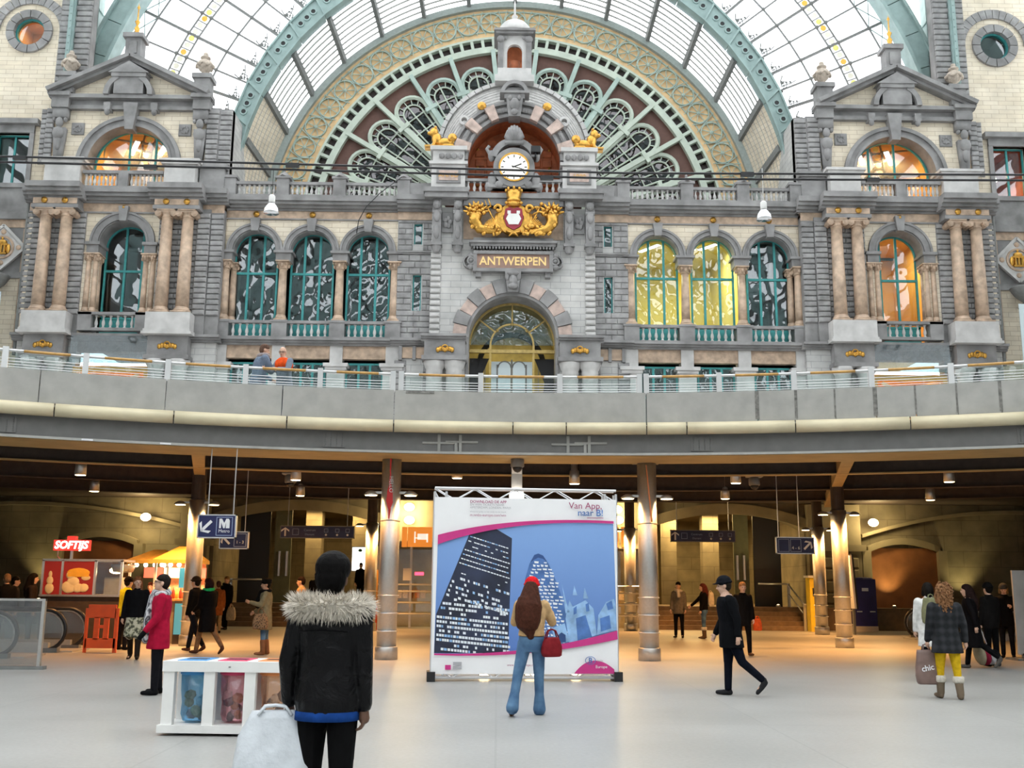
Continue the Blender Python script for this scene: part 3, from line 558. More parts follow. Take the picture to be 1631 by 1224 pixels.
# ------------------------------------------------------------------ outer walls with round windows
for s in (-1, 1):
    side = SIDE[s]; YO = YF+.3; A = root('wall_outer_'+side, (fx(s,25), YO, 5), f'pale ashlar side wall with a round window beyond the {"dark-windowed" if s<0 else "lamp-lit"} tower', 'wall', kind='structure')
    oc = fx(s,24.49)
    # wall in pieces around the round hole
    m = MB(); xa, xb = sorted((fx(s,22.9), fx(s,27)))
    m.arch_wall(xa, xb, 5, 28.85, YO, YO+.5, [(fx(s,24.75), .83, 20.68, 23.36, 0)])
    hole = MB()
    for i in range(32):
        a0_, a1_ = PI*i/32*2, PI*(i+1)/32*2
    m2 = MB().arch_wall(xa, xb, 28.85, 33, YO, YO+.5, [(oc, .8, 28.85, 28.85, 1)])
    ob('ashlar_field', m2, M['cream'], A)
    # below the middle of the round window
    m3 = MB(); n = 18
    m3.box(min(xa, oc-.8), oc-.8, YO, YO+.5, 27.9, 28.85) if oc-.8 > xa else None; m3.box(oc+.8, xb, YO, YO+.5, 27.9, 28.85)
    for i in range(n):
        a, b = PI + PI*i/n, PI + PI*(i+1)/n
        m3.prism([(oc+.8*math.cos(a), 27.9), (oc+.8*math.cos(b), 27.9), (oc+.8*math.cos(b), 28.85+.8*math.sin(b)), (oc+.8*math.cos(a), 28.85+.8*math.sin(a))], YO, YO+.5)
    ob('ashlar_field', m3, M['cream'], A)
    mm = MB().arch_wall(xa, xb, 5, 27.9, YO, YO+.5, [(fx(s,24.75), .83, 20.68, 23.36, 0)]); ob('ashlar_field', mm, M['cream'], A)
    for k in range(12):
        ob('ring_stone', MB().band(oc, 28.85, .76, 1.16, YO-.14, YO+.2, k*30+1.2, k*30+28.8, 5), M['grey'], A)
    for k in range(16):
        ob('voussoir', MB().band(oc, 28.85, 1.52, 2.0, YO-.1, YO+.2, -90+k*11.25+.5, -90+(k+1)*11.25-.5, 3), M['grey2'], A)
    courses(A, *sorted((fx(s,21.4), fx(s,22.98))), 24.6, 33, YO-.02, .12, .30, (1,2), M['grey2'], .04, .02)
    ob('pier_core', bx(MB(), s, 21.4, 22.95, YO, YO+.6, 24, 33), M['grey'], A)
    ob('iron_pilaster', bx(bx(MB(), s, 22.2, 22.5, YO-.3, YO, 26.6, 33), s, 22.28, 22.42, YO-.38, YO-.3, 26.6, 33), M['irongreen'], A)
    rvm = mesh(MB().ell((0,0,0), .045, 6, 4), M['irongreen'])
    for k in range(16): inst('rivet', rvm, A, (fx(s,22.35), YO-.39, 26.9+k*.4))
    w = root('window_round', (oc, YO+.2, 28.0), f'round window in the side wall, {"glowing amber behind" if s<0 else "dark behind"}', 'window', kind='structure')
    ob('window_frame', MB().band(oc, 28.85, .68, .8, YO+.1, YO+.3, -180, 180, 32), M['teal'], w); ob('pane', MB().prism([(oc+.72*math.cos(t*PI/12), 28.85+.72*math.sin(t*PI/12)) for t in range(24)], YO+.2, YO+.21), M['winglass'], w)
    room('wall_room_round', oc-1.3, oc+1.3, YO+.6, YO+3, 27.4, 30.4, M['orange_room'] if s < 0 else M['darkroom'], f'{"amber" if s<0 else "dark"} space behind the round window')
    if s < 0: arealight('round_room_light', (oc, YO+1.8, 30.2), (0,0,0), 1.2, 60, (1,.6,.2))
    xw = fx(s,24.75)
    win_frame('window_side', f'square-headed grey-framed window in the {"plain green-glazed" if s<0 else "lamp-lit"} side wall', xw, .83, 20.68, 23.36, YO+.3, None, False, (0,), t=.08)
    room('wall_room_side', xw-1.2, xw+1.2, YO+.6, YO+4, 20.4, 24, M['rust'] if s > 0 else plain('green_blind', (.16,.27,.24), .7), f'{"green blind" if s<0 else "red-brown room"} behind the side window')
    if s > 0: tubelamp(xw-.1, YO+1.6, 22.4, 1.3, 'slanting tube lamp in the square side window', -.6, power=120, col=(1,.6,.3))
    ob('window_surround', MB().box(xw-1.05, xw-.83, YO-.12, YO+.2, 20.5, 23.5).box(xw+.83, xw+1.05, YO-.12, YO+.2, 20.5, 23.5).box(xw-1.05, xw+1.05, YO-.14, YO+.2, 23.36, 23.75).box(xw-1.3, xw+1.3, YO-.4, YO+.2, 23.75, 24.0).box(xw-1.15, xw+1.15, YO-.25, YO+.2, 20.45, 20.68), M['grey'], A)
    ob('grey_dado', bx(bx(bx(bx(MB(), s, 23.15, 27, YO-.15, YO+.1, 19.2, 20.5), s, 23.1, 27, YO-.22, YO+.1, 18.85, 19.2), s, 23.3, 27, YO-.12, YO+.1, 15.9, 16.2), s, 23.2, 23.45, YO-.3, YO+.1, 12.5, 19.2), M['grey'], A)
    ob('marble_band', bx(bx(MB(), s, 23.4, 27, YO-.08, YO+.1, 18.45, 18.85), s, 23.35, 23.75, YO-.06, YO+.1, 12.5, 18.4), M['pink'], A)
    ob('grey_field', bx(MB(), s, 23.45, 27, YO-.05, YO+.1, 16.2, 18.45), M['grey'], A)
    ob('drain_pipe', MB().tube([(fx(s,23.35), YO-.6, 12), (fx(s,23.35), YO-.6, 20.6)], .09, 8), M['iron'], A)
    dm = root('diamond_panel', (fx(s,24.6), YO-.15, 16.2), f'diamond-shaped pale stone panel with gilded monogram crest, {"beside the dark-windowed tower" if s<0 else "beside the lamp-lit tower"}', 'panel')
    dx = fx(s,24.6); R_ = 1.12
    ob('board', MB().prism([(dx,17.38-R_),(dx+R_,17.38),(dx,17.38+R_),(dx-R_,17.38)], YO-.25, YO-.05), M['pale'], dm)
    rim = MB()
    cs = [(dx,17.38-R_),(dx+R_,17.38),(dx,17.38+R_),(dx-R_,17.38)]
    for i in range(4): rim.bar((cs[i][0],YO-.28,cs[i][1]), (cs[(i+1)%4][0],YO-.28,cs[(i+1)%4][1]), .12, .1)
    ob('rim', rim, M['pale'], dm)
    m = MB().band(dx, 17.38, .48, .58, YO-.32, YO-.2, -180, 180, 24)
    for q in range(4): m.ell((dx+.78*math.cos(q*PI/2), YO-.26, 17.38+.78*math.sin(q*PI/2)), (.13,.06,.13))
    ob('ring', m, M['pink'], dm)
    m = MB()
    for q in (-.16, 0, .16): m.box(dx+q-.04, dx+q+.04, YO-.38, YO-.2, 17.1, 17.5)
    m.ell((dx,YO-.3,17.62), (.24,.1,.14)).ell((dx,YO-.3,17.82), (.06,.06,.08)).box(dx-.28,dx+.28,YO-.36,YO-.2,17.46,17.56).ell((dx-.3,YO-.28,17.3),(.12,.08,.25)).ell((dx+.3,YO-.28,17.3),(.12,.08,.25)).box(dx-.25,dx+.25,YO-.36,YO-.2,17.02,17.1)
    ob('gilded_monogram', m, M['gold'], dm)
    lp = root('bowl_lamp', (fx(s,24.6), YO-.9, 15.2), f'grey bowl-shaped uplight on the wall below the diamond panel, {"dark-windowed" if s<0 else "lamp-lit"} tower side', 'lamp')
    ob('bowl', MB().lathe([(.05,15.1),(.25,15.15),(.55,15.45),(.72,15.75),(.74,15.82)], (fx(s,24.6),YO-.8,0), 20), M['iron'], lp, True); ob('bracket', MB().tube([(fx(s,24.6),YO-.8,15.2),(fx(s,24.6),YO,15.0)], .06, 8), M['iron'], lp)
    pn = root('glass_screen', (fx(s,25), YO-1.2, 9), f'tall pale translucent screen beneath the bowl lamp, {"dark-windowed" if s<0 else "lamp-lit"} tower side', 'screen')
    q = sorted((fx(s,23.95), fx(s,26.5))); ob('pane', MB().box(q[0], q[1], YO-1.22, YO-1.18, 9, 14.9), M.setdefault('frost', plain('frosted_white_panel', (.70,.80,.84), .25, var=.05, nscale=1)), pn); ob('frame', MB().box(fx(s,24.5)-.04, fx(s,24.5)+.04, YO-1.3, YO-1.1, 9, 14.9), M['white'], pn)
# ------------------------------------------------------------------ centre pavilion with the name board, crest and clock
YC = YF-.5
C_ = root('wall_pavilion', (X0, YC, 5), 'central grey stone pavilion with round-arched entrance, name board and clock niche', 'wall', kind='structure')
ob('front_wall', MB().arch_wall(X0-3.92, X0+3.92, 13.0, 19.5, YC, YC+.6, [(X0,2.2,13.0,13.05,1)]), M['lgrey'], C_)
ob('ground_wall', MB().box(X0-3.95, X0-2.2, YC, YC+.6, 5, 13).box(X0+2.2, X0+3.95, YC, YC+.6, 5, 13), M['lgrey'], C_)
ob('arch_reveal', MB().band(X0, 13.05, 2.06, 2.22, YC-.05, YC+1.6, -90, 90, 32).box(X0-2.22, X0-2.06, YC, YC+1.6, 5, 13.05).box(X0+2.06, X0+2.22, YC, YC+1.6, 5, 13.05), M['grey'], C_)
for k in range(13):
    a0 = -90+k*180/13; big = k % 2
    ob('voussoir', MB().band(X0, 13.05, 2.2, 2.82 if not big else 2.9, YC-(.16 if big else .10), YC+.3, a0+.4, a0+180/13-.4, 4), M['grey'] if big else M['pinkstone'] if 'pinkstone' in M else M.setdefault('pinkstone', plain('pale_pink_stone', (.52,.40,.35), .7, var=.3, nscale=3)), C_)
m = MB().prism([(X0-.26,15.2),(X0+.26,15.2),(X0+.38,16.2),(X0-.38,16.2)], YC-.4, YC)
m.ell((X0,YC-.42,15.75), (.2,.16,.3)).ell((X0,YC-.5,15.45), (.26,.14,.14)).ell((X0-.26,YC-.38,15.95), (.12,.1,.2)).ell((X0+.26,YC-.38,15.95), (.12,.1,.2)).ell((X0,YC-.46,16.1),(.3,.12,.12))
ob('keystone', m, M['grey'], C_, False)
for s in (-1, 1):
    courses(C_, *sorted((fx(s,3.42), fx(s,3.95))), 13.1, 17.2, YC, .12, .30, (1,), M['pale'], .05, .05, 'quoin')
    for q in (3.66, 2.66):          # brackets
        x = fx(s,q); m = MB().box(x-.2, x+.2, YC-.45, YC, 17.55, 19.75).box(x-.26, x+.26, YC-.5, YC, 17.45, 17.6).lathe([(.0,17.1),(.14,17.15),(.24,17.4),(.24,17.45)], (x,YC-.25,0), 10)
        m.ell((x,YC-.5,19.45), (.2,.16,.22)).ell((x,YC-.48,18.9), (.17,.12,.3)).ell((x,YC-.46,18.1), (.14,.1,.35)).tube([(x-.22,YC-.42,19.1),(x+.22,YC-.42,19.1)], .1, 8)
        ob('bracket', m, M['grey'], C_)
    m = MB().box(*sorted((fx(s,2.9), fx(s,3.42))), YC-.12, YC, 18.2, 19.2)
    for k in range(5): m.ell((fx(s,3.16)+.12*math.cos(k*1.3), YC-.16, 18.7+.2*math.sin(k*1.3)), (.12,.08,.14), 7, 5)
    ob('carved_panel', m, M['grey'], C_)
    # upper pedestal with gilded inscription
    a, b = sorted((fx(s,2.35), fx(s,3.98)))
    ob('niche_pedestal', MB().box(a, b, YC-.35, YC+1, 20.3, 21.55).box(a-.12, b+.12, YC-.47, YC+1, 21.55, 21.7).box(a+.05, b-.05, YC-.3, YC+1, 21.7, 22.3).box(a-.08, b+.08, YC-.42, YC+1, 22.3, 22.5).box(a-.1, b+.1, YC-.45, YC+1, 20.2, 20.35), M['pale'], C_)
    ob('inscription_frame', MB().box(fx(s,3.15)-.58, fx(s,3.15)+.58, YC-.42, YC-.3, 20.6, 21.35), M['grey'], C_)
    ob('inscription_panel', MB().box(fx(s,3.15)-.46, fx(s,3.15)+.46, YC-.44, YC-.36, 20.72, 21.22), M['pinkstone'], C_)
    text('inscription', 'ANNO' if s < 0 else '1900', .32, M['gold'], (fx(s,3.15), YC-.45, 20.97), C_)
    m = MB()
    for k in range(4): m.ell((fx(s,3.5-.3*k), YC-.36, 22.0), (.14,.08,.16), 7, 5)
    ob('carved_capital', m, M['grey'], C_)
    # gilded lion, facing outwards
    lx, ly, lz = fx(s,3.5), YC-.05, 22.5
    li = root('gilded_lion', (lx,ly,lz), f'gilded crouching lion on the clock niche pedestal, {"facing the dark windows" if s<0 else "facing the lit windows"}', 'statue', 'gilded lions')
    d = s
    m = MB().ell((lx-d*.15,ly,lz+.3), (.5,.2,.24)).ell((lx-d*.5,ly,lz+.32), (.24,.22,.28)).ell((lx+d*.28,ly,lz+.48), (.26,.2,.32)).ell((lx+d*.42,ly,lz+.82), (.22,.19,.26)).ell((lx+d*.62,ly,lz+.78), (.13,.11,.1)).caps((lx+d*.35,ly-.12,lz+.35),(lx+d*.45,ly-.12,lz+.06), .09,.08).caps((lx+d*.35,ly+.12,lz+.35),(lx+d*.45,ly+.12,lz+.06), .09,.08).caps((lx+d*.45,ly-.12,lz+.06),(lx+d*.75,ly-.12,lz+.06), .08,.08).caps((lx-d*.5,ly-.18,lz+.08),(lx-d*.1,ly-.18,lz+.08), .1,.09)
    m.tube([(lx-d*.7,ly,lz+.2),(lx-d*.9,ly,lz+.3),(lx-d*.85,ly,lz+.55),(lx-d*.7,ly,lz+.6)], [.06,.05,.05,.07], 7).ell((lx+d*.34,ly-.1,lz+1.05), .07).ell((lx+d*.34,ly+.1,lz+1.05), .07)
    ob('body', m, M['gold'], li, True); ob('plinth', MB().box(lx-.85, lx+.85, ly-.3, ly+.3, lz, lz+.06), M['gold'], li)
    # entrance columns and plates
    for q in (2.70, 3.62): ob('entrance_column', MB().lathe([(.40,8),(.38,11.25),(.4,11.3),(.38,11.4),(.44,11.5),(.52,11.75),(.52,11.8)], (fx(s,q),YC-.3,0), 18), M['pale'], C_, True)
    ob('entrance_abacus', MB().box(*sorted((fx(s,2.1), fx(s,4.2))), YC-.85, YC, 11.8, 12.0).box(*sorted((fx(s,2.2), fx(s,4.1))), YC-.6, YC, 12.0, 12.72), M['grey'], C_)
    m = MB()
    for k in range(7): m.ell((fx(s,3.13)+(k-3)*.11, YC-.64, 12.38-.05*abs(abs(k-3)-1.5)), (.1,.06,.13), 7, 5)
    m.tube([(fx(s,3.13)+.14*math.cos(t*PI/6), YC-.7, 12.38+.14*math.sin(t*PI/6)) for t in range(12)], .035, 6, True)
    ob('gilded_swag', m, M['gold'], C_, True)
    ob('ledge', mould(s, 2.15, 4.25, YC-.3, 12.72, [(.3,.1),(.42,.1),(.55,.12)]), M['grey'], C_)
    ob('balustrade_rail', bx(bx(MB(), s, 1.1, 2.4, YC-.3, YC, 20.75, 20.88), s, 1.1, 2.4, YC-.3, YC, 20.1, 20.22), M['grey'], C_); balusters(C_, fx(s,1.15), fx(s,2.35), YC-.15, 20.22, .53, .3)
ob('frieze', MB().box(X0-2.4, X0+2.4, YC-.03, YC+.1, 17.9, 19.4), M['pink'], C_)
ob('cornice', MB().box(X0-4.25, X0-2.2, YC-.75, YC+.4, 19.75, 20.0).box(X0+2.2, X0+4.25, YC-.75, YC+.4, 19.75, 20.0).box(X0-4.3, X0-2.15, YC-.85, YC+.4, 20.0, 20.22).box(X0+2.15, X0+4.3, YC-.85, YC+.4, 20.0, 20.22).box(X0-2.4, X0+2.4, YC-.35, YC+.4, 19.5, 19.85).box(X0-2.4, X0+2.4, YC-.45, YC+.4, 19.85, 20.1), M['grey'], C_)
# name board
nb = root('name_board', (X0, YC-.2, 16.2), 'pink marble station name board reading ANTWERPEN in gold letters', 'sign')
ob('board', MB().box(X0-1.72, X0+1.72, YC-.3, YC-.1, 16.36, 17.06), plain('rose_brown_marble', (.34,.21,.165), .5, var=.2, nscale=3), nb)
ob('frame', MB().box(X0-1.9, X0+1.9, YC-.4, YC, 17.06, 17.22).box(X0-1.9, X0+1.9, YC-.4, YC, 16.2, 16.36).box(X0-1.9, X0-1.72, YC-.38, YC, 16.36, 17.06).box(X0+1.72, X0+1.9, YC-.38, YC, 16.36, 17.06), M['grey'], nb)
text('lettering', 'ANTWERPEN', .58, plain('gold_leaf_letters', (.92,.66,.28), .4, .1, var=.05), (X0, YC-.32, 16.71), nb, bold=.012, sx=.92)
ob('hood', MB().box(X0-2.02, X0+2.02, YC-.5, YC, 17.42, 17.56).box(X0-2.1, X0+2.1, YC-.6, YC, 17.56, 17.66).box(X0-1.9, X0+1.9, YC-.42, YC, 17.66, 17.85), M['grey'], nb)
dtm = mesh(MB().box(-.04,.04,-.23,.23,-.06,.06), M['grey'])
for k in range(26): inst('dentil', dtm, nb, (X0-1.86+k*.15, YC-.23, 17.36))
for s in (-1, 1):
    m = MB().band(fx(s,2.0), 16.72, .12, .2, YC-.4, YC, -180, 180, 14).ell((fx(s,2.0),YC-.38,16.72), .1).ell((fx(s,2.02),YC-.3,17.0), (.16,.12,.14)).ell((fx(s,2.02),YC-.3,16.44), (.16,.12,.14)).band(fx(s,2.06), 16.72, .26, .34, YC-.25, YC, -180, 180, 16)
    ob('scroll', m, M['grey'], nb); ob('foot', MB().box(fx(s,1.65)-.13, fx(s,1.65)+.13, YC-.3, YC, 15.95, 16.2), M['grey'], nb)
# gilded crest
cr = root('gilded_crest', (X0, YC-.6, 17.85), 'gilded coat of arms with crown, red and white shield, cornucopias, trident and caduceus', 'crest')
ey = YC-.55
m = MB().band(X0, 18.72, .5, .78, ey-.1, ey+.2, -180, 180, 24)
ob('cartouche', m.ell((X0,ey+.1,18.72), (.62,.12,.72)), M['gold'], cr, False)
for s in (-1, 1):
    m = MB(); cx = X0+s*.72; m.tube([(cx+s*.2*math.cos(t*.55)*(1-t*.07), ey-.1, 19.2+.24*math.sin(t*.55)*(1-t*.07)) for t in range(12)], .09, 7)
    m.tube([(X0+s*.55,ey,18.1),(X0+s*.85,ey,18.5),(X0+s*.78,ey,19.0)], [.12,.14,.1], 7)
    ob('scrollwork', m, M['gold'], cr, True)
sh_poly = [(X0-.40,19.2),(X0-.18,19.3),(X0,19.22),(X0+.18,19.3),(X0+.40,19.2),(X0+.46,18.75),(X0+.34,18.35),(X0,18.15),(X0-.34,18.35),(X0-.46,18.75)]
ob('shield', MB().prism(sh_poly[::-1], ey-.16, ey-.05), plain('red_enamel', (.30,.02,.04), .4), cr)
ob('castle_emblem', MB().box(X0-.24, X0+.24, ey-.2, ey-.15, 18.42, 18.95).box(X0-.30, X0-.14, ey-.2, ey-.15, 18.95, 19.1).box(X0+.14, X0+.30, ey-.2, ey-.15, 18.95, 19.1).prism([(X0-.36,18.7),(X0-.24,18.45),(X0-.24,18.95)][::-1], ey-.2, ey-.15).prism([(X0+.36,18.7),(X0+.24,18.45),(X0+.24,18.95)], ey-.2, ey-.15), M['white'], cr)
m = MB().lathe([(.32,19.55),(.36,19.6),(.36,19.68),(.30,19.72),(.36,19.95),(.38,20.12)], (X0,ey,0), 16).lathe([(.28,19.32),(.36,19.4),(.33,19.52),(.30,19.55)], (X0,ey,0), 16)
for k in range(8): m.ell((X0+.37*math.cos(k*PI/4), ey+.37*math.sin(k*PI/4), 20.18), (.07,.07,.1), 7, 5)
for k in range(6): m.ell((X0+(k-2.5)*.14, ey-.25, 19.46), (.09,.09,.08), 7, 5)
ob('crown', m, M['gold'], cr, True)
for s in (-1, 1):
    m = MB().tube([(fx(s,.5),ey,18.15),(fx(s,1.1),ey-.05,18.12),(fx(s,1.6),ey-.05,18.22),(fx(s,1.85),ey,18.6),(fx(s,1.8),ey-.05,18.95)], [.09,.16,.25,.29,.34], 9)
    ob('cornucopia', m, M['gold'], cr, True)
    m = MB(); rl_ = random.Random(11+s)
    for k in range(44):
        t = rl_.random(); hxp = .55+1.3*min(1, t*1.35); hz_ = 18.15+(.0 if t < .6 else (t-.6)*1.7); a = rl_.uniform(0, 2*PI)
        m.ell((fx(s,hxp)+.16*math.cos(a), ey-.16+rl_.uniform(-.06,.06), hz_+.2*math.sin(a)), (rl_.uniform(.06,.13), .06, rl_.uniform(.07,.16)), 7, 5, Matrix.Rotation(rl_.uniform(-1,1), 3, 'Y'))
    ob('acanthus_leaves', m, M['gold'], cr, True, kind='stuff')
    m = MB(); rnd = random.Random(3+s)
    for k in range(46):
        a = rnd.uniform(-.3, PI+.3); r_ = rnd.uniform(.05,.5); m.ell((fx(s,1.8)+r_*math.cos(a)*.8, ey-.1+rnd.uniform(-.12,.12), 18.95+r_*math.sin(a)), (rnd.uniform(.06,.12),)*3, 6, 5)
    for k in range(8):
        a = PI*(k+.5)/8; m.tube([(fx(s,1.8)+.3*math.cos(a),ey,19.0+.3*math.sin(a)),(fx(s,1.8)+.62*math.cos(a),ey-.05,19.0+.62*math.sin(a))], [.10,.04], 6)
    for k in range(9):
        a = PI*.15+k*.12; m.tube([(fx(s,.7),ey,18.2),(fx(s,.7+.75*math.cos(a)),ey-.12,18.2+.75*math.sin(a)*.8)], [.06,.03], 5)
    ob('fruit_and_leaves', m, M['gold'], cr, True)
m = MB().tube([(fx(-1,.75),ey,18.3),(fx(-1,1.25),ey,19.3)], .045, 7)
for q in (-.18, 0, .18): m.tube([(fx(-1,1.25)+q*.9,ey,19.28+q*.45),(fx(-1,1.38)+q*.9,ey,19.68+q*.45)], [.045,.015], 6)
m.tube([(fx(-1,1.25)-.17,ey,19.2),(fx(-1,1.25)+.17,ey,19.37)], .04, 6); ob('trident', m, M['gold'], cr, True)
m = MB().tube([(fx(1,.75),ey,18.3),(fx(1,1.3),ey,19.45)], .045, 7).ell((fx(1,1.33),ey,19.52), .1)
m.tube([(fx(1,.95+.02*k)+.13*math.sin(k*.9),ey-.05*math.cos(k*.9),18.75+.045*k) for k in range(14)], .045, 6).ell((fx(1,1.1),ey,19.35),(.16,.05,.07)).ell((fx(1,1.45),ey,19.22),(.16,.05,.07)); ob('caduceus', m, M['gold'], cr, True)
ob('ribbon', MB().tube([(X0-.35,ey-.15,18.1),(X0,ey-.2,17.98),(X0+.35,ey-.15,18.1)], .07, 6).tube([(X0-.05,ey-.2,18.0),(X0-.22,ey-.2,17.82)], [.06,.03], 6).tube([(X0+.05,ey-.2,18.0),(X0+.22,ey-.2,17.82)], [.06,.03], 6), M['gold'], cr, True)
# clock
ck = root('station_clock', (X0, YC-.4, 20.2), 'round white-faced clock in a carved grey stone case with shell top', 'clock')
cy = YC-.5; cz = 21.36
m = MB().band(X0, cz, .72, 1.0, cy-.1, cy+.5, -180, 180, 32).box(X0-1.0, X0+1.0, cy+.15, cy+.5, 20.35, 21.3).box(X0-1.25, X0+1.25, cy-.05, cy+.5, 20.35, 20.5).band(X0, 21.75, .85, 1.15, cy-.05, cy+.5, -80, 80, 20)
for s in (-1, 1):
    m.ell((fx(s,1.1),cy+.1,22.0), (.16,.16,.3)).ell((fx(s,1.05),cy+.1,20.75), (.22,.2,.42)).ell((fx(s,1.2),cy+.15,20.45), (.2,.2,.25)).ell((fx(s,.7),cy,20.5),(.22,.16,.2)).tube([(fx(s,1.18),cy+.1,22.1),(fx(s,1.32),cy+.1,22.35),(fx(s,1.2),cy+.1,22.5)], .09, 7)
ob('case', m, M['grey'], ck, False)
m = MB()
for k in range(7):
    a = math.radians(-60+20*k); m.tube([(X0+.1*math.sin(a),cy+.05,22.6),(X0+.42*math.sin(a),cy-.05,22.7+.5*math.cos(a)),(X0+.36*math.sin(a),cy,23.0+.55*math.cos(a))], [.08,.15,.06], 7)
ob('shell', m.box(X0-.45, X0+.45, cy-.1, cy+.3, 22.55, 22.72), M['grey'], ck, True)
ob('gilt_rim', MB().band(X0, cz, .66, .74, cy-.16, cy, -180, 180, 32), M['gold'], ck)
ob('dial', MB().prism([(X0+.68*math.cos(t*PI/16), cz+.68*math.sin(t*PI/16)) for t in range(32)][::1], cy-.1, cy), glow('clock_dial', (1,.98,.9), 1.0), ck)
for k in range(12):
    a = k*PI/6; m = MB(); m.bar((X0+.5*math.sin(a),cy-.11,cz+.5*math.cos(a)), (X0+.62*math.sin(a),cy-.11,cz+.62*math.cos(a)), .05, .02)
    ob('hour_mark', m, M['black'], ck)
ob('hour_hand', MB().bar((X0-.08,cy-.13,cz-.02),(X0+.36,cy-.13,cz+.16),.06,.015), M['black'], ck); ob('minute_hand', MB().bar((X0-.12,cy-.15,cz+.04),(X0+.54,cy-.15,cz-.16),.045,.015), M['black'], ck)
fl = root('floodlight', (X0+.98, cy-.5, 21.9), 'small black floodlight bolted beside the clock', 'lamp'); ob('housing', MB().box(X0+.8, X0+1.25, cy-.6, cy-.25, 21.95, 22.25), M['black'], fl); ob('bracket', MB().box(X0+.98, X0+1.06, cy-.45, cy+.2, 21.75, 21.95), M['black'], fl)
# niche
nz = 21.9; YN = YC-.1
m = MB().band(X0, nz, 2.9, 3.04, YN-.15, YN+.4, -90, 90, 40).band(X0, nz, 2.25, 2.4, YN-.12, YN+.4, -90, 90, 40).band(X0, nz, 2.3, 3.0, YN, YN+.5, -90, 90, 40)
m.box(X0-3.02, X0-2.25, YN, YN+.5, 20.2, nz).box(X0+2.25, X0+3.02, YN, YN+.5, 20.2, nz)
ob('niche_arch', m, M['grey'], C_)
for k in range(7):
    a = -75+25*k
    if k != 3: ob('niche_voussoir', MB().band(X0, nz, 2.2, 2.95, YN-.3, YN, a-5, a+5, 4), M['pinkstone'], C_)
for k in range(6):
    a = -62.5+25*k; m = MB()
    for q in (-5.5,-2.7,0,2.7,5.5): m.ell((X0+2.65*math.sin(math.radians(a+q)), YN-.05, nz+2.65*math.cos(math.radians(a+q))), (.14,.09,.14), 7, 5)
    ob('carved_garland', m, M['grey'], C_)
for k in range(8):
    a = math.radians(-70+20*k)
    if abs(k-3.5) < .6: continue
    if k % 2 == (0 if k < 4 else 1): inst('rosette', ROS, C_, (X0+3.2*math.sin(a), YN-.1, nz+3.2*math.cos(a)), (-PI/2,0,0), (1.5,1.5,1.5))
    ob('round_boss', MB().band(X0+3.2*math.sin(a), nz+3.2*math.cos(a), .14, .26, YN-.08, YN+.3, -180, 180, 16), M['pale'], C_)
m = MB().prism([(X0-.28,24.0),(X0+.28,24.0),(X0+.4,24.95),(X0-.4,24.95)], YN-.5, YN+.3).box(X0-.5, X0+.5, YN-.45, YN+.3, 24.95, 25.2).box(X0-.72, X0+.72, YN-.55, YN+.3, 25.2, 25.32).band(X0, 25.22, .5, .68, YN-.5, YN+.3, -90, 90, 16).box(X0-.5,X0+.5,YN-.3,YN+.3,25.3,25.6)
m.ell((X0,YN-.52,24.6), (.24,.14,.34)).ell((X0,YN-.55,24.2), (.18,.12,.16)).ell((X0-.22,YN-.5,24.95), (.1,.1,.14)).ell((X0+.22,YN-.5,24.95), (.1,.1,.14))
ob('niche_keystone', m, M['grey'], C_)
# coffered inside of the niche
nv = MB()
N_ = 28
for i in range(N_):
    a, b = math.radians(-90+180*i/N_), math.radians(-90+180*(i+1)/N_)
    nv.add([(X0+2.26*math.sin(a),YN+.3,nz+2.26*math.cos(a)),(X0+2.26*math.sin(b),YN+.3,nz+2.26*math.cos(b)),(X0+2.26*math.sin(b),YN+4,nz+2.26*math.cos(b)),(X0+2.26*math.sin(a),YN+4,nz+2.26*math.cos(a))], [(0,1,2,3)])
nv.box(X0-2.4, X0-2.26, YN+.3, YN+4, 20, nz).box(X0+2.26, X0+2.4, YN+.3, YN+4, 20, nz).box(X0-2.4, X0+2.4, YN+1.7, YN+1.9, 20, 24.4).box(X0-2.4,X0+2.4,YN+.3,YN+4,19.9,20.05)
ob('niche_vault', nv, M['rust'], C_)
cm_ = blockmesh(.5, .07, .42, M['rust'], .05)
for i in range(-3, 4):
    for j in range(7):
        zz = 20.9+.52*j; xx = X0+i*.56
        if (xx-X0)**2 + max(0, zz-nz)**2 < 2.0**2: inst('coffer', cm_, C_, (xx, YN+1.7, zz))
for i in range(-2, 3):
    for j in range(6):
        zz = 21.24+.48*j
        if j % 2 == 0: inst('rosette', ROS, C_, (X0+i*.9, YN+1.62, zz), (-PI/2,0,0), (.45,.45,.45))
# dome roof over the niche
dr = root('dome_roof', (X0, YN+.4, 22.3), 'grey lead-clad rounded roof with tiled rim above the clock niche', 'roof', kind='structure')
dmz = 22.58; dm_ = MB(); NA, NB = 40, 10; dk_ = lambda y: y/YF   # widens with depth
vs = []; fs = []
for j in range(NB+1):                  # swells from the arch to the rim and back
    t = j/NB; y_ = YN+.35 + 1.1*t; r_ = (2.95 + .72*t)*dk_(y_)*(1+.03*math.sin(t*PI)); zc_ = 1.6+(nz+(dmz-nz)*t-1.6)*dk_(y_)
    for i in range(NA+1):
        a = math.radians(-97+194*i/NA); vs.append((X0+r_*math.sin(a), y_, zc_+r_*math.cos(a)))
for j in range(NB):
    for i in range(NA): q = j*(NA+1)+i; fs.append((q, q+1, q+NA+2, q+NA+1))
ob('shell', dm_.add(vs, fs), M['lead'], dr, True)
seam = MB()
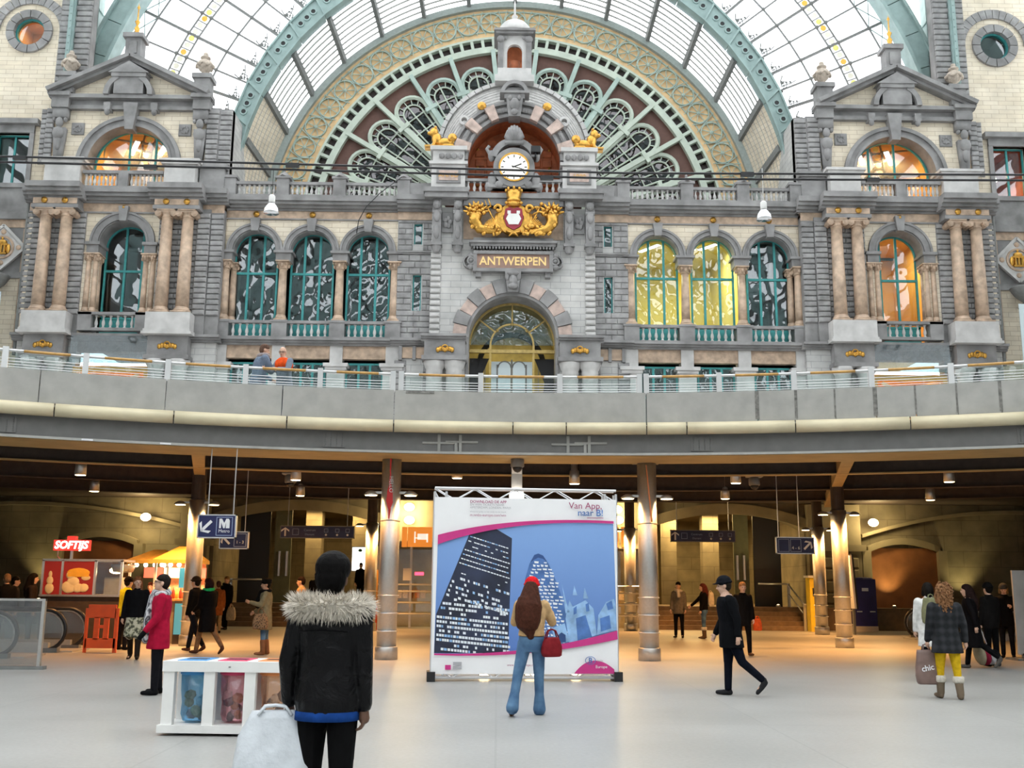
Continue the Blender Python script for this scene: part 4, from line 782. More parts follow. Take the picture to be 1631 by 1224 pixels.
for j in range(1, NB):
    t = j/NB; y_ = YN+.35+1.1*t; r_ = (2.955 + .72*t)*dk_(y_)*(1+.03*math.sin(t*PI)); zc_ = 1.6+(nz+(dmz-nz)*t-1.6)*dk_(y_); seam.tube([(X0+r_*math.sin(math.radians(a)), y_, zc_ + r_*math.cos(math.radians(a))) for a in range(-95,96,10)], .025, 5)
ob('batten', seam, M['lead'], dr)
for k in range(30): ob('rim_tile', MB().band(X0, 1.6+(dmz-1.6)*dk_(YN+1.3), 3.66, 3.86, YN+1.2, YN+5.5, -96+k*6.4+.25, -96+(k+1)*6.4-.25, 2), M['pale'], dr)
# lantern
ln = root('stone_lantern', (X0, YN+1.6, 26.1), 'small pale stone lantern turret with domed cap above the niche', 'turret', kind='structure')
ly_ = YN+1.6
ob('base', MB().box(X0-.98, X0+.98, ly_-.9, ly_+.9, 26.46, 26.81).box(X0-.85, X0+.85, ly_-.8, ly_+.8, 26.81, 27.22), M['pale'], ln)
ob('front_wall', MB().arch_wall(X0-.72, X0+.72, 27.17, 29.11, ly_-.6, ly_-.4, [(X0,.38,27.22,28.24,1)]), M['pale'], ln); ob('back_wall', MB().box(X0-.7, X0+.7, ly_+.4, ly_+.6, 27.17, 29.00), M['rust'], ln)
for q in (-1, 1):
    ob('side_pilaster', MB().box(X0+q*.72-.14, X0+q*.72+.14, ly_-.72, ly_-.4, 27.17, 28.70).ell((X0+q*.72,ly_-.7,28.85), (.2,.12,.2)).ell((X0+q*.5,ly_-.66,28.95),(.14,.08,.1)), M['grey'], ln)
ob('cornice', MB().box(X0-.95, X0+.95, ly_-.85, ly_+.85, 29.11, 29.23).box(X0-1.05, X0+1.05, ly_-.95, ly_+.95, 29.23, 29.35), M['grey'], ln)
ob('cupola', MB().lathe([(.88,29.35),(.86,29.56),(.78,29.82),(.6,30.04),(.32,30.19),(.18,30.25),(.2,30.31),(.12,30.39),(.16,30.51),(.06,30.63),(.04,31.25),(.0,31.50)], (X0,ly_,0), 20), M['pale'], ln, True)
ob('red_vase', MB().lathe([(.12,27.27),(.22,27.48),(.3,27.68),(.26,27.83),(.3,27.88)], (X0,ly_-.1,0), 12), M['rust'], ln, True)
# entrance glazing
dw = root('door_1', (X0, YC+1.2, 5), 'great glazed entrance arch with brass fanlight and teal gabled doors below', 'door', kind='structure')
yg = YC+1.3; brass = plain('brass_frame', (.50,.36,.13), .4, .5, var=.2)
m = MB().band(X0, 13.0, 1.0, 1.08, yg-.05, yg+.05, -90, 90, 24).band(X0, 13.0, 2.0, 2.1, yg-.05, yg+.05, -90, 90, 30)
for a in (-52, 0, 52): m.bar((X0+1.04*math.sin(math.radians(a)),yg,13+1.04*math.cos(math.radians(a))), (X0+2.05*math.sin(math.radians(a)),yg,13+2.05*math.cos(math.radians(a))), .07, .08)
m.box(X0-2.1, X0+2.1, yg-.1, yg+.1, 12.6, 12.76)
for q in (-1.04, 1.04): m.box(X0+q-.05, X0+q+.05, yg-.08, yg+.08, 8, 13)
for q in (-1.0, 0, 1.0): m.ell((X0+q*(.72 if q else 0), yg-.06, 13+(.72 if q else 1.04)), .08)
ob('brass_fanlight', m, brass, dw)
half = [(X0+2.05*math.sin(math.radians(a)), 13+2.05*math.cos(math.radians(a))) for a in range(-90,91,10)]
ob('fan_pane', MB().prism(half[::-1], yg-.01, yg+.01), M['winglass'], dw)
m = MB()
for q in (-.7, 0, .7): m.box(X0+q-.04, X0+q+.04, yg+.5, yg+.56, 8, 12.4 - (.0 if q == 0 else .25))
for z in (10.2, 10.9, 11.5): m.box(X0-1.0, X0+1.0, yg+.5, yg+.56, z-.025, z+.025)
for q in (-.35, .35): m.band(X0+q, 12.0, .28, .34, yg+.5, yg+.56, -90, 90, 12)
for q in (-1.6, -1.3, 1.3, 1.6): m.box(X0+q-.02, X0+q+.02, yg+.5, yg+.56, 8, 12.2)
ob('leaded_bars', m, M['iron'], dw)
m = MB()
for q in (-1, 1):
    m.bar((X0+q*1.3,yg-.3,9.6),(X0,yg-.3,10.55),.12,.15); m.bar((X0+q*1.3,yg-.3,9.35),(X0,yg-.3,10.3),.08,.12); m.bar((X0+q*1.25,yg-.3,8),(X0+q*1.25,yg-.3,9.6),.12,.14); m.bar((X0+q*.6,yg-.3,8),(X0+q*.6,yg-.3,10.0),.06,.1)
m.bar((X0,yg-.3,8),(X0,yg-.3,10.5),.1,.12); m.bar((X0-1.25,yg-.3,9.45),(X0+1.25,yg-.3,9.45),.1,.12)
ob('teal_gable', m, M['teal'], dw)
for q in (-1, 1): ob('door_pane', MB().box(*sorted((X0+q*.05, X0+q*1.0)), yg+.52, yg+.54, 8, 12.3), M['frost'], dw)
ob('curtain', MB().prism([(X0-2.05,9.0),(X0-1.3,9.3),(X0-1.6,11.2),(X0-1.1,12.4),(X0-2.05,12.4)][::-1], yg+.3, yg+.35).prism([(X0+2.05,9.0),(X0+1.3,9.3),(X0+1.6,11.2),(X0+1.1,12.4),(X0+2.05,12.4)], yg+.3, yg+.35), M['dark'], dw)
vb = MB().band(X0, 13.0, 2.4, 2.5, yg+.2, yg+5, -90, 90, 24).box(X0-2.5, X0-2.4, yg+.2, yg+5, 5, 13).box(X0+2.4, X0+2.5, yg+.2, yg+5, 5, 13).box(X0-2.5, X0+2.5, yg+4.9, yg+5, 5, 15.5)
ob('vestibule', vb, plain('olive_gold_vault', (.33,.27,.10), .6, var=.35, nscale=1.5), dw)
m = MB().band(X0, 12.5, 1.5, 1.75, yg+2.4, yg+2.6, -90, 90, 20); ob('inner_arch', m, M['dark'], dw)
arealight('vestibule_light', (X0, yg+2.5, 14.6), (0,0,0), 2, 150, (1,.85,.45)); arealight('vestibule_fill', (X0, yg+3.5, 9.5), (PI/2,0,PI), 2, 60, (.95,.97,1))  # the cool area lamp stands in for daylight inside the closed vestibule
# ================================================================== glazed end of the train hall
def SC(Y): return Y/YF
def L3(x, z, Y):                        # a point of the front's drawing moved back to depth Y
    k = SC(Y); return ((X0+x)*k, Y, 1.6+(z-1.6)*k)
# lunette: fan of arched lights
YL = 53.0; kl = SC(YL); LX, LZ = X0*kl, 1.6+(18.4-1.6)*kl
LU = root('window_fan', (LX, YL, LZ), 'huge half-round fan window of mint iron spokes and arched lights with dark brown glass', 'window', kind='structure')
r0, r1, r2_, r3 = 9.81*kl, 10.25*kl, 11.95*kl, 12.2*kl
ob('inner_ring', MB().band(LX, LZ, r0-.35, r0, YL-.25, YL+.2, -86, 86, 90), M['mintpale'], LU); ob('outer_ring', MB().band(LX, LZ, r1, r1+.12, YL-.2, YL+.2, -86, 86, 90), M['mintpale'], LU)
ob('dark_backing', MB().band(LX, LZ, r0-.1, r1+.1, YL+.12, YL+.2, -86, 86, 90), plain('dark_brown_backing', (.045,.03,.03), .6), LU)  # dark brown band behind the ring of squares
ng = 56; da = 172/ng
gm = mesh(MB().band(0, 0, r0, r1, -.18, .1, -.42, .42, 2), M['mintpale'])
for k in range(ng+1): inst('square_divider', gm, LU, (LX, YL, LZ), (0, math.radians(-86+da*k), 0))
# flat sheet behind the panes; the dark interior is put into its colour
half = [(LX+(r0-.1)*math.sin(math.radians(a)), LZ+(r0-.1)*math.cos(math.radians(a))) for a in range(-90,91,4)]
ob('backing', MB().prism([(x,z) for x,z in half][::-1], YL+1.6, YL+1.65), plain('dark_interior_brown', (.075,.035,.03), .7, var=.4, nscale=.5), LU)
ob('spandrel_plate', MB().band(LX, LZ, 8.55*kl, r0-.2, YL+.06, YL+.1, -86, 86, 80), plain('red_brown_plate', (.13,.06,.045), .6), LU)
for k in range(-6, 7):
    a = 13.05*k; ar = math.radians(a)
    def pt(r, t, y=0): return (LX + r*math.sin(ar)+t*math.cos(ar), YL+y, LZ + r*math.cos(ar)-t*math.sin(ar))
    rt, hw = 8.0*kl, .80*kl
    def half_w(r): return hw*(.42 + .58*(r-3.6*kl)/(rt-3.6*kl))
    arc = [pt(rt+hw*math.cos(q), hw*math.sin(q), -.05) for q in [math.radians(-90+15*i) for i in range(13)]]
    left = [pt(3.6*kl, -half_w(3.6*kl), -.05)]; right = [pt(3.6*kl, half_w(3.6*kl), -.05)]
    ob('arched_frame', MB().tube(left+arc+right, .13, 6), M['mint'] if abs(k) < 3 else M['mintpale'], LU)
    inner = [pt(rt-.1+(hw*.62)*math.cos(q), hw*.62*math.sin(q), 0) for q in [math.radians(-90+18*i) for i in range(11)]]
    b = MB().tube([pt(3.6*kl, -half_w(3.6*kl)*.6)]+inner+[pt(3.6*kl, half_w(3.6*kl)*.6)], .05, 5)
    for i in range(1, 6): 
        q = math.radians(-90+30*i); b.tube([pt(rt-.1+hw*.62*math.cos(q), hw*.62*math.sin(q)), pt(rt+hw*math.cos(q), hw*math.sin(q))], .035, 4)
    b.tube([pt(3.6*kl, 0), pt(rt+hw*.5, 0)], .045, 5)
    for rr in (4.5, 5.3, 6.1, 6.9, 7.7): b.tube([pt(rr*kl, -half_w(rr*kl)), pt(rr*kl, half_w(rr*kl))], .04, 5)
    ob('glazing_bars', b, M['mintpale'], LU)
    pane = [pt(3.6*kl, -half_w(3.6*kl), .1)] + [(p[0], YL+.1, p[2]) for p in arc] + [pt(3.6*kl, half_w(3.6*kl), .1)]
    ob('pane', MB().prism([(p[0], p[2]) for p in pane][::-1], YL+.08, YL+.1), M['brownglass'], LU)
    for e in (-1, 1):
        if e == 1 and k < 6: continue
    ar2 = math.radians(a+6.52); 
    if k < 6:
        q0, q1 = 3.2*kl, r0-.2
        m = MB().bar((LX+q0*math.sin(ar2), YL-.15, LZ+q0*math.cos(ar2)), (LX+q1*math.sin(ar2), YL-.15, LZ+q1*math.cos(ar2)), .24, .3)
        m.bar((LX+7.6*kl*math.sin(ar2)-.35*math.cos(ar2), YL-.18, LZ+7.6*kl*math.cos(ar2)+.35*math.sin(ar2)), (LX+7.6*kl*math.sin(ar2)+.35*math.cos(ar2), YL-.18, LZ+7.6*kl*math.cos(ar2)-.35*math.sin(ar2)), .22, .3)
        ob('spoke', m, M['mint'] if abs(k+.5) < 3.2 else M['mintpale'], LU)
# painted frieze with medallions
FR = root('trim_frieze', (LX, YL, LZ), 'broad peach frieze with mint ironwork medallions around the fan window', 'frieze', kind='structure')
ob('peach_band', MB().band(LX, LZ, r1+.1, r2_, YL-.1, YL+.3, -88, 88, 90), M['peach'], FR)
ob('edge_rib', MB().band(LX, LZ, r2_-.08, r3, YL-.35, YL+.3, -88, 88, 90), M.setdefault('rimgrey', plain('grey_green_rim', (.36,.41,.39), .6, var=.12)), FR); ob('bead_line', MB().band(LX, LZ, r1+.42, r1+.47, YL-.16, YL, -88, 88, 90).band(LX, LZ, r2_-.32, r2_-.25, YL-.16, YL, -88, 88, 90), M['mint'], FR)
med = MB().band(0, 0, .55, .60, -.16, 0, -180, 180, 22)
for k in range(8): med.bar((0,-.12,0), (.55*math.sin(k*PI/4),-.12,.55*math.cos(k*PI/4)), .035, .05)
med.ell((0,-.14,0), (.1,.06,.1), 8, 5); medm = mesh(med, M['mint'])
lk = MB().bar((-.25,-.13,-.7),(.25,-.13,.7),.04,.04).bar((.25,-.13,-.7),(-.25,-.13,.7),.04,.04); lkm = mesh(lk, M['mint'])
rm_ = (r1+r2_)/2+.02
for k in range(-14, 15):
    a = math.radians(6.15*k+3.07) if k < 14 else None
    q = math.radians(6.15*k-.0)
    if abs(6.15*k) < 88: inst('medallion', medm, FR, (LX+rm_*math.sin(q), YL-.08, LZ+rm_*math.cos(q)), (0,q,0))
    if a is not None: inst('lattice_link', lkm, FR, (LX+rm_*math.sin(a), YL-.08, LZ+rm_*math.cos(a)), (0,a,0))
# green riveted arch rib in front of the fan window
YR = 50.0; kr = SC(YR); RX = X0*kr; RZo, RZi = 1.6+(20.5-1.6)*kr, 1.6+(20.1-1.6)*kr; Ro, Ri = 14.33*kr, 13.62*kr
GA = root('arch_rib', (RX, YR, RZo), 'great blue-green riveted iron arch with round holes framing the fan window', 'arch', kind='structure')
def ribpt(a, t): return (RX+(Ri+(Ro-Ri)*t)*math.sin(a), RZi+(RZo-RZi)*t+(Ri+(Ro-Ri)*t)*math.cos(a))
nseg = 26; A0, A1 = -97, 97
hole = mesh(MB().lathe([(.0,0),(.13,0),(.13,.03),(.17,.05),(.19,.02)], n=12), [M['black']])
ringm = mesh(MB().band(0,0,.12,.19,-.06,0,-180,180,14), M['irongreen']); diskm = mesh(MB().prism([(.13*math.cos(t*PI/6), .13*math.sin(t*PI/6)) for t in range(12)], -.03, 0), M['black'])
for k in range(nseg):
    a0, a1 = math.radians(A0+(A1-A0)*k/nseg), math.radians(A0+(A1-A0)*(k+1)/nseg)
    vs = []; n = 4
    for i in range(n+1):
        a = a0+(a1-a0)*(.01+.98*i/n)
        for t, y in ((0,YR-.2),(1,YR-.2),(1,YR+.5),(0,YR+.5)): p = ribpt(a, t); vs.append((p[0], y, p[1]))
    fs = [(0,1,2,3),(4*n+3,4*n+2,4*n+1,4*n)]
    for i in range(n):
        for q in range(4): q2 = (q+1)%4; fs.append((4*i+q,4*i+4+q,4*i+4+q2,4*i+q2))
    plate = ob('web_plate', MB().add(vs, fs), M['irongreen'], GA)
    m = MB()
    for t in (0, 1):
        pa, pb = ribpt(a0, t), ribpt(a1, t); m.bar((pa[0],YR-.24,pa[1]), (pb[0],YR-.24,pb[1]), .09, .12)
    pa, pb = ribpt(a0, 0), ribpt(a0, 1); m.bar((pa[0],YR-.25,pa[1]), (pb[0],YR-.25,pb[1]), .10, .1)
    ob('flange', m, M['irongreen'], GA)
    for i in range(3):
        a = a0+(a1-a0)*(.25+.25*i); p = ribpt(a, .52)
        inst('hole_ring', ringm, plate, (p[0], YR-.2, p[1])); inst('hole', diskm, plate, (p[0], YR-.2, p[1]))
# glazed strip from the arch back to the frieze
ST = root('roof_strip', (RX, YR, RZo), 'sloping ring of louvred roof glazing between the riveted arch and the frieze', 'roof', kind='structure')
def spt(a, t):
    p = ribpt(a, 0); q = (LX+r3*math.sin(a), LZ+r3*math.cos(a)); return (p[0]+(q[0]-p[0])*t, YR+.3+(YL-.3-YR-.3)*t, p[1]+(q[1]-p[1])*t)
ns = 16
stg = M['roofglass']
for k in range(ns):
    a0, a1 = math.radians(-88+176*k/ns), math.radians(-88+176*(k+1)/ns)
    ob('strut', MB().beam(spt(a0,0), spt(a0,1), .2, .4), M['iron'], ST)
    low = a0 < math.radians(-76) or a1 > math.radians(76)
    vs = [spt(a0+(a1-a0)*i/4, t) for i in range(5) for t in (0,1)]; ob('pane', MB().add(vs, [(2*i,2*i+1,2*i+3,2*i+2) for i in range(4)]), M['cream'] if low else stg, ST)
    for j in range(1, 9):
        ob('glazing_bar', MB().tube([Vector(spt(a0+(a1-a0)*i/4, j/9)) for i in range(5)], .05 if not low else .02, 4), M.setdefault('barpale', plain('pale_glazing_bar', (.42,.42,.40), .6, var=.1)), ST)
ob('strut', MB().beam(spt(math.radians(88),0), spt(math.radians(88),1), .2, .4), M['iron'], ST)
# fan-shaped gable glazing outside the arch
YGb = 50.4; kg = SC(YGb); GX, GZ = X0*kg, 1.6+(20.4-1.6)*kg
GB = root('window_gable', (GX, YGb, GZ), 'fan-shaped clear glass gable outside the arch, with thin iron bars and coloured glass discs', 'window', kind='structure')
rings = [14.0*kg, 16.2*kg, 17.85*kg, 18.4*kg, 20.2*kg, 21.0*kg]
dcol = [plain('amber_disc', (.95,.55,.08), .4, var=0), plain('lemon_disc', (.85,.82,.25), .4, var=0), plain('pale_disc', (.85,.82,.70), .4, var=0)]
discm = [mesh(MB().prism([(.16*math.cos(t*PI/6), .16*math.sin(t*PI/6)) for t in range(12)], -.02, .02), m_) for m_ in dcol]
curl = MB()
for i in range(9):
    ph = i*.7; curl.ell((.12*math.cos(ph)*(1+.12*i), 0, .12*math.sin(ph)+.09*i), (.06,.03,.06), 6, 4)
curl.tube([(0,0,0),(.18,0,.3),(.05,0,.55),(-.1,0,.45)], .03, 5); curl.tube([(0,0,.2),(-.22,0,.4),(-.3,0,.7)], .03, 5); curl.tube([(0,0,.3),(.25,0,.6),(.36,0,.85)], .025, 5); curlm = mesh(curl, M['iron'])
def gp(r, a, y=0): return (GX+r*math.sin(a), YGb+y, GZ+r*math.cos(a))
step = 3.9
for s in (-1, 1):
    angs = [s*math.radians(24+step*k) for k in range(17)]
    for k, a in enumerate(angs):
        ob('radial_bar', MB().bar(gp(rings[0],a), gp(rings[5],a), .13 if k % 2 == 0 else .07, .12), M['iron'], GB)
        ob('boss', MB().ell(gp(rings[2],a,-.05), (.12,.08,.12), 8, 5).ell(gp(rings[3],a,-.05), (.12,.08,.12), 8, 5).ell(gp(rings[1],a,-.05), (.1,.07,.1), 8, 5), M['iron'], GB)
        inst('cresting', curlm, GB, gp(rings[0]+.5, a, -.05), (0, a-.6*s, 0), (1.1,1.1,1.1) if k % 2 else (.9,.9,.9))
        if k == len(angs)-1: continue
        b = angs[k+1]
        for j in range(5):
            ob('pane', MB().prism([(gp(rings[j],a)[0],gp(rings[j],a)[2]),(gp(rings[j+1],a)[0],gp(rings[j+1],a)[2]),(gp(rings[j+1],b)[0],gp(rings[j+1],b)[2]),(gp(rings[j],b)[0],gp(rings[j],b)[2])], YGb+.02, YGb+.03), M['roofglass'], GB)
            if j: ob('ring_bar', MB().bar(gp(rings[j],a), gp(rings[j],b), .07, .08), M['iron'], GB)
        for i in range(3):      # coloured glass squares of the ladder ring
            aa = a+(b-a)*(i+.5)/3; inst('glass_disc', discm[(k+i) % 3 if i != 1 else 2], GB, gp((rings[2]+rings[3])/2, aa, -.03), (0,aa,0))
            if i: ob('ladder_bar', MB().bar(gp(rings[2],a+(b-a)*i/3), gp(rings[3],a+(b-a)*i/3), .05, .06), M['iron'], GB)
        ob('brace', MB().bar(gp(rings[4],a), gp(rings[5],b), .04, .05).bar(gp(rings[5],a), gp(rings[4],b), .04, .05), M['irongreen'], GB)
    # hall rib next to the gable
    rb = root('hall_rib', (GX, YGb-.8, 20), f'blue-green riveted hall rib rising beside the {"amber" if s<0 else "dark"} round window', 'rib', kind='structure')
    for k in range(9):
        a0, a1 = s*math.radians(42+5*k), s*math.radians(42+5*(k+1))
        lo, hi = (min(math.degrees(a0),math.degrees(a1)), max(math.degrees(a0),math.degrees(a1)))
        ob('web_plate', MB().band(GX, GZ, 20.95*kg, 22.0*kg, YGb-.9, YGb-.2, lo+.06, hi-.06, 4), M['irongreen'], rb)
        ob('flange', MB().band(GX, GZ, 20.9*kg, 21.08*kg, YGb-1.05, YGb-.1, lo, hi, 4).band(GX, GZ, 21.9*kg, 22.05*kg, YGb-1.05, YGb-.1, lo, hi, 4), M['irongreen'], rb)
    m = MB(); bx(m, s, 20.6*kg, 21.55*kg, YGb-.9, YGb-.2, 20, 36); ob('upright', m, M['irongreen'], rb)
    for k in range(5): ob('joint_plate', bx(MB(), s, 20.55*kg, 21.6*kg, YGb-.95, YGb-.15, 27+1.9*k, 27.08+1.9*k), M['irongreen'], rb)
# glass vault of the hall over the viewer
VT = root('roof_vault', (GX, 0, 20), 'iron and glass barrel vault of the train hall', 'roof', kind='structure')
VR = 28.5; Yv0, Yv1 = -110.0, YGb-2.5
va = [math.radians(-90+180*i/24) for i in range(25)]
ob('vault_glass', MB().add([(GX+VR*math.sin(a), y, GZ+VR*math.cos(a)) for a in va for y in (Yv0, Yv1)], [(2*i,2*i+1,2*i+3,2*i+2) for i in range(24)]), M['roofglass'], VT)
m = MB()
for k in range(1, 31): m.band(GX, GZ, VR-1.0, VR-.1, YGb-1-k*5.2, YGb-.3-k*5.2, -90, 90, 24)
ob('vault_ribs', m, M['irongreen'], VT)
m = MB()
for i in range(1, 60):
    a = math.radians(-90+180*i/60); m.tube([(GX+(VR-.15)*math.sin(a), Yv0, GZ+(VR-.15)*math.cos(a)), (GX+(VR-.15)*math.sin(a), Yv1, GZ+(VR-.15)*math.cos(a))], .34 if i % 3 == 0 else .15, 4)
ob('vault_purlins', m, M['iron'], VT)
# side walls and far end of the hall
for s, nm in ((-1,'wall_left'), (1,'wall_right')):
    o = ob(nm, MB().box(*sorted((GX+s*29, GX+s*30)), -110, YF+.3, 0, GZ).box(*sorted((GX+s*(VR-.3), GX+s*30)), -110, YF-.5, GZ-.4, GZ), M['lgrey']); meta(o, f'long stone side wall of the hall on the {"ice cream stall" if s<0 else "ticket machine"} side', 'wall', kind='structure')
o = ob('wall_rear', MB().box(GX-30, GX+30, -111, -110, 0, 52), M['lgrey']); meta(o, 'unseen end wall of the hall behind the viewer, made solid to block light', 'wall', kind='structure')  # unseen; solid to full height to cut frontal light and pane reflections
# ================================================================== concourse: floor, gallery, lower hall
def floor_mat():
    m, nt, b, L = _nt('terrazzo_floor'); g = _coord(nt, 1)
    n1 = nt.nodes.new('ShaderNodeTexNoise'); n1.inputs['Scale'].default_value = .35; n1.inputs['Detail'].default_value = 7; L.new(g.outputs[0], n1.inputs['Vector'])
    n2 = nt.nodes.new('ShaderNodeTexNoise'); n2.inputs['Scale'].default_value = 22; n2.inputs['Detail'].default_value = 3; L.new(g.outputs[0], n2.inputs['Vector'])
    r = nt.nodes.new('ShaderNodeValToRGB'); r.color_ramp.elements[0].position = .3; r.color_ramp.elements[1].position = .7; r.color_ramp.elements[0].color = (.315,.315,.30,1); r.color_ramp.elements[1].color = (.41,.41,.395,1); L.new(n1.outputs[0], r.inputs[0])
    br = nt.nodes.new('ShaderNodeTexBrick'); br.offset = 0; L.new(g.outputs[0], br.inputs['Vector']); br.inputs['Scale'].default_value = 1; br.inputs['Brick Width'].default_value = 3.2; br.inputs['Row Height'].default_value = 3.2; br.inputs['Mortar Size'].default_value = .012
    br.inputs['Color1'].default_value = (1,1,1,1); br.inputs['Color2'].default_value = (.95,.95,.95,1); br.inputs['Mortar'].default_value = (.88,.88,.88,1)
    r2 = nt.nodes.new('ShaderNodeValToRGB'); r2.color_ramp.elements[0].color = (.82,.82,.82,1); r2.color_ramp.elements[1].color = (1.1,1.1,1.1,1); L.new(n2.outputs[0], r2.inputs[0])
    x1 = nt.nodes.new('ShaderNodeMix'); x1.data_type = 'RGBA'; x1.blend_type = 'MULTIPLY'; x1.inputs[0].default_value = 1; L.new(r.outputs[0], x1.inputs[6]); L.new(br.outputs[0], x1.inputs[7])
    x2 = nt.nodes.new('ShaderNodeMix'); x2.data_type = 'RGBA'; x2.blend_type = 'MULTIPLY'; x2.inputs[0].default_value = 1; L.new(x1.outputs[2], x2.inputs[6]); L.new(r2.outputs[0], x2.inputs[7])
    L.new(x2.outputs[2], b.inputs['Base Color']); b.inputs['Roughness'].default_value = .42; b.inputs['Specular IOR Level'].default_value = .35; return m
M['concrete'] = plain('gallery_concrete', (.43,.425,.40), .8, var=.12, nscale=3, bump=.2)
M['tubecream'] = plain('cream_cladding', (.72,.64,.44), .45, var=.06, nscale=3)
M['girder'] = plain('grey_girder_paint', (.20,.195,.19), .5, var=.1, nscale=4)
M['soffit'] = plain('lamplit_ochre', (.40,.29,.13), .6, var=.15, nscale=2)  # warm lamplight on the undersides is painted into this ochre
M['darkceil'] = plain('dark_brown_ceiling', (.055,.038,.03), .7, var=.2)
M['steel'] = plain('brushed_steel', (.55,.54,.52), .38, .8, var=.06, nscale=20)
M['steel2'] = plain('satin_steel_rail', (.66,.66,.66), .3, .7, var=0)
M['wood'] = plain('varnished_wood', (.55,.31,.09), .35, var=.2, nscale=9)
M['oldstone'] = ashlar('old_olive_masonry', (.24,.205,.13), (.27,.23,.15), (.17,.14,.09), 1.5, .62, .45)
M['oldplain'] = plain('olive_plaster', (.27,.23,.145), .8, var=.22, nscale=1.2)
M['navy'] = plain('navy_sign', (.012,.016,.085), .35, var=0)
M['signwhite'] = plain('sign_white', (.82,.82,.84), .4, var=0)
M['red'] = plain('signal_red', (.62,.02,.02), .4, var=.08)
M['orange'] = plain('orange_plastic', (.85,.10,.015), .45, var=.08)
o = ob('floor', MB().box(-31, 31, -111, 56, -.3, 0), floor_mat()); meta(o, 'pale grey terrazzo concourse floor', 'floor', kind='structure')
# gallery edge follows a circle around (DX, DY)
DX, DY, DR = .45, -3.2, 25.2
def ap(a, dr, z): return (DX+(DR+dr)*math.sin(a), DY+(DR+dr)*math.cos(a), z)
def ring_seg(mb, a0, a1, prof, n=6):     # closed profile [(dr, z)] swept from a0 to a1
    k = len(prof); vs = []; fs = []
    for i in range(n+1):
        a = a0+(a1-a0)*i/n; vs += [ap(a, d, z) for d, z in prof]
    for i in range(n):
        for q in range(k): q2 = (q+1)%k; fs.append((i*k+q, i*k+q2, (i+1)*k+q2, (i+1)*k+q))
    fs.append(tuple(range(k-1,-1,-1))); fs.append(tuple(n*k+q for q in range(k))); return mb.add(vs, fs)
def edge_ang(px):                         # angle of the gallery edge where the photograph shows px
    lo, hi = -1.2, 1.2
    for _ in range(40):
        m_ = (lo+hi)/2; p = Vector(ap(m_, 0, 5)) - CAM
        if FW/2 + FOC*p.dot(_r2)/p.dot(_d) < px: lo = m_
        else: hi = m_
    return lo
AM = 1.5
dk = root('gallery_deck', (DX, DY+DR, 4.9), 'curved upper gallery floor slab with dark underside', 'gallery', kind='structure')
ob('slab', ring_seg(MB(), -AM, AM, [(.2,4.95),(36,4.95),(36,5.0),(.2,5.0)], 64), M['darkceil'], dk)
ob('paving', ring_seg(MB(), -AM, AM, [(.25,5.0),(34,5.0),(34,5.03),(.25,5.03)], 64), M['pale'], dk)
# parapet panels
PR = root('trim_parapet', (DX, DY+DR, 5.1), 'curved pale concrete parapet of the gallery with vertical joints', 'parapet', kind='structure')
jpx = [-330, -120, 60, 262, 448, 627, 1030, 1208, 1270, 1332, 1397, 1461, 1527, 1597, 1690, 1900]
ja = [-AM] + [edge_ang(p) for p in jpx] + [AM]
for a, b in zip(ja[:-1], ja[1:]):
    ob('parapet_panel', ring_seg(MB(), a+.0004, b-.0004, [(.10,5.06),(.30,5.06),(.42,5.7),(.04,5.7)][::1], max(3, int((b-a)/.03))), M['concrete'], PR)
stn = MB(); stainm = plain('dark_water_stain', (.22,.215,.20), .9, var=.4, nscale=14)
for p in (1208, 1270, 1332, 1397, 1461, 1527, 1597):
    a = edge_ang(p); w = .0009+.0006*((p*7)%3)
    ring_seg(stn, a-w, a+w*.6, [(.035,5.698),(.04,5.698),(.095,5.1),(.09,5.1)], 1)
a = edge_ang(668); ring_seg(stn, a-.012, a+.012, [(.03,5.64),(.05,5.64),(.05,5.698),(.03,5.698)], 3)
ob('water_stain', stn, stainm, PR)
# cream half-round cladding
TB = root('trim_cladding', (DX, DY+DR, 4.9), 'cream rounded metal cladding along the gallery edge in long segments', 'cladding', kind='structure')
tpx = [-260, -100, 87, 277, 457, 627, 817, 902, 1030, 1094, 1267, 1450, 1640, 1900]
ta = [-AM] + [edge_ang(p) for p in tpx] + [AM]
prof = [(.16-.17*math.cos(t), 4.93+.135*math.sin(t)) for t in [math.radians(-90+22.5*i) for i in range(9)]][::-1] + [(.2,4.795),(.2,5.065)]
prof = [(.1-.16*math.cos(math.radians(-90+22.5*i)), 4.93+.135*math.sin(math.radians(-90+22.5*i))) for i in range(9)]
for a, b in zip(ta[:-1], ta[1:]):
    ob('cladding_segment', ring_seg(MB(), a+.0005, b-.0005, prof, max(3, int((b-a)/.03))), M['tubecream'], TB, True)
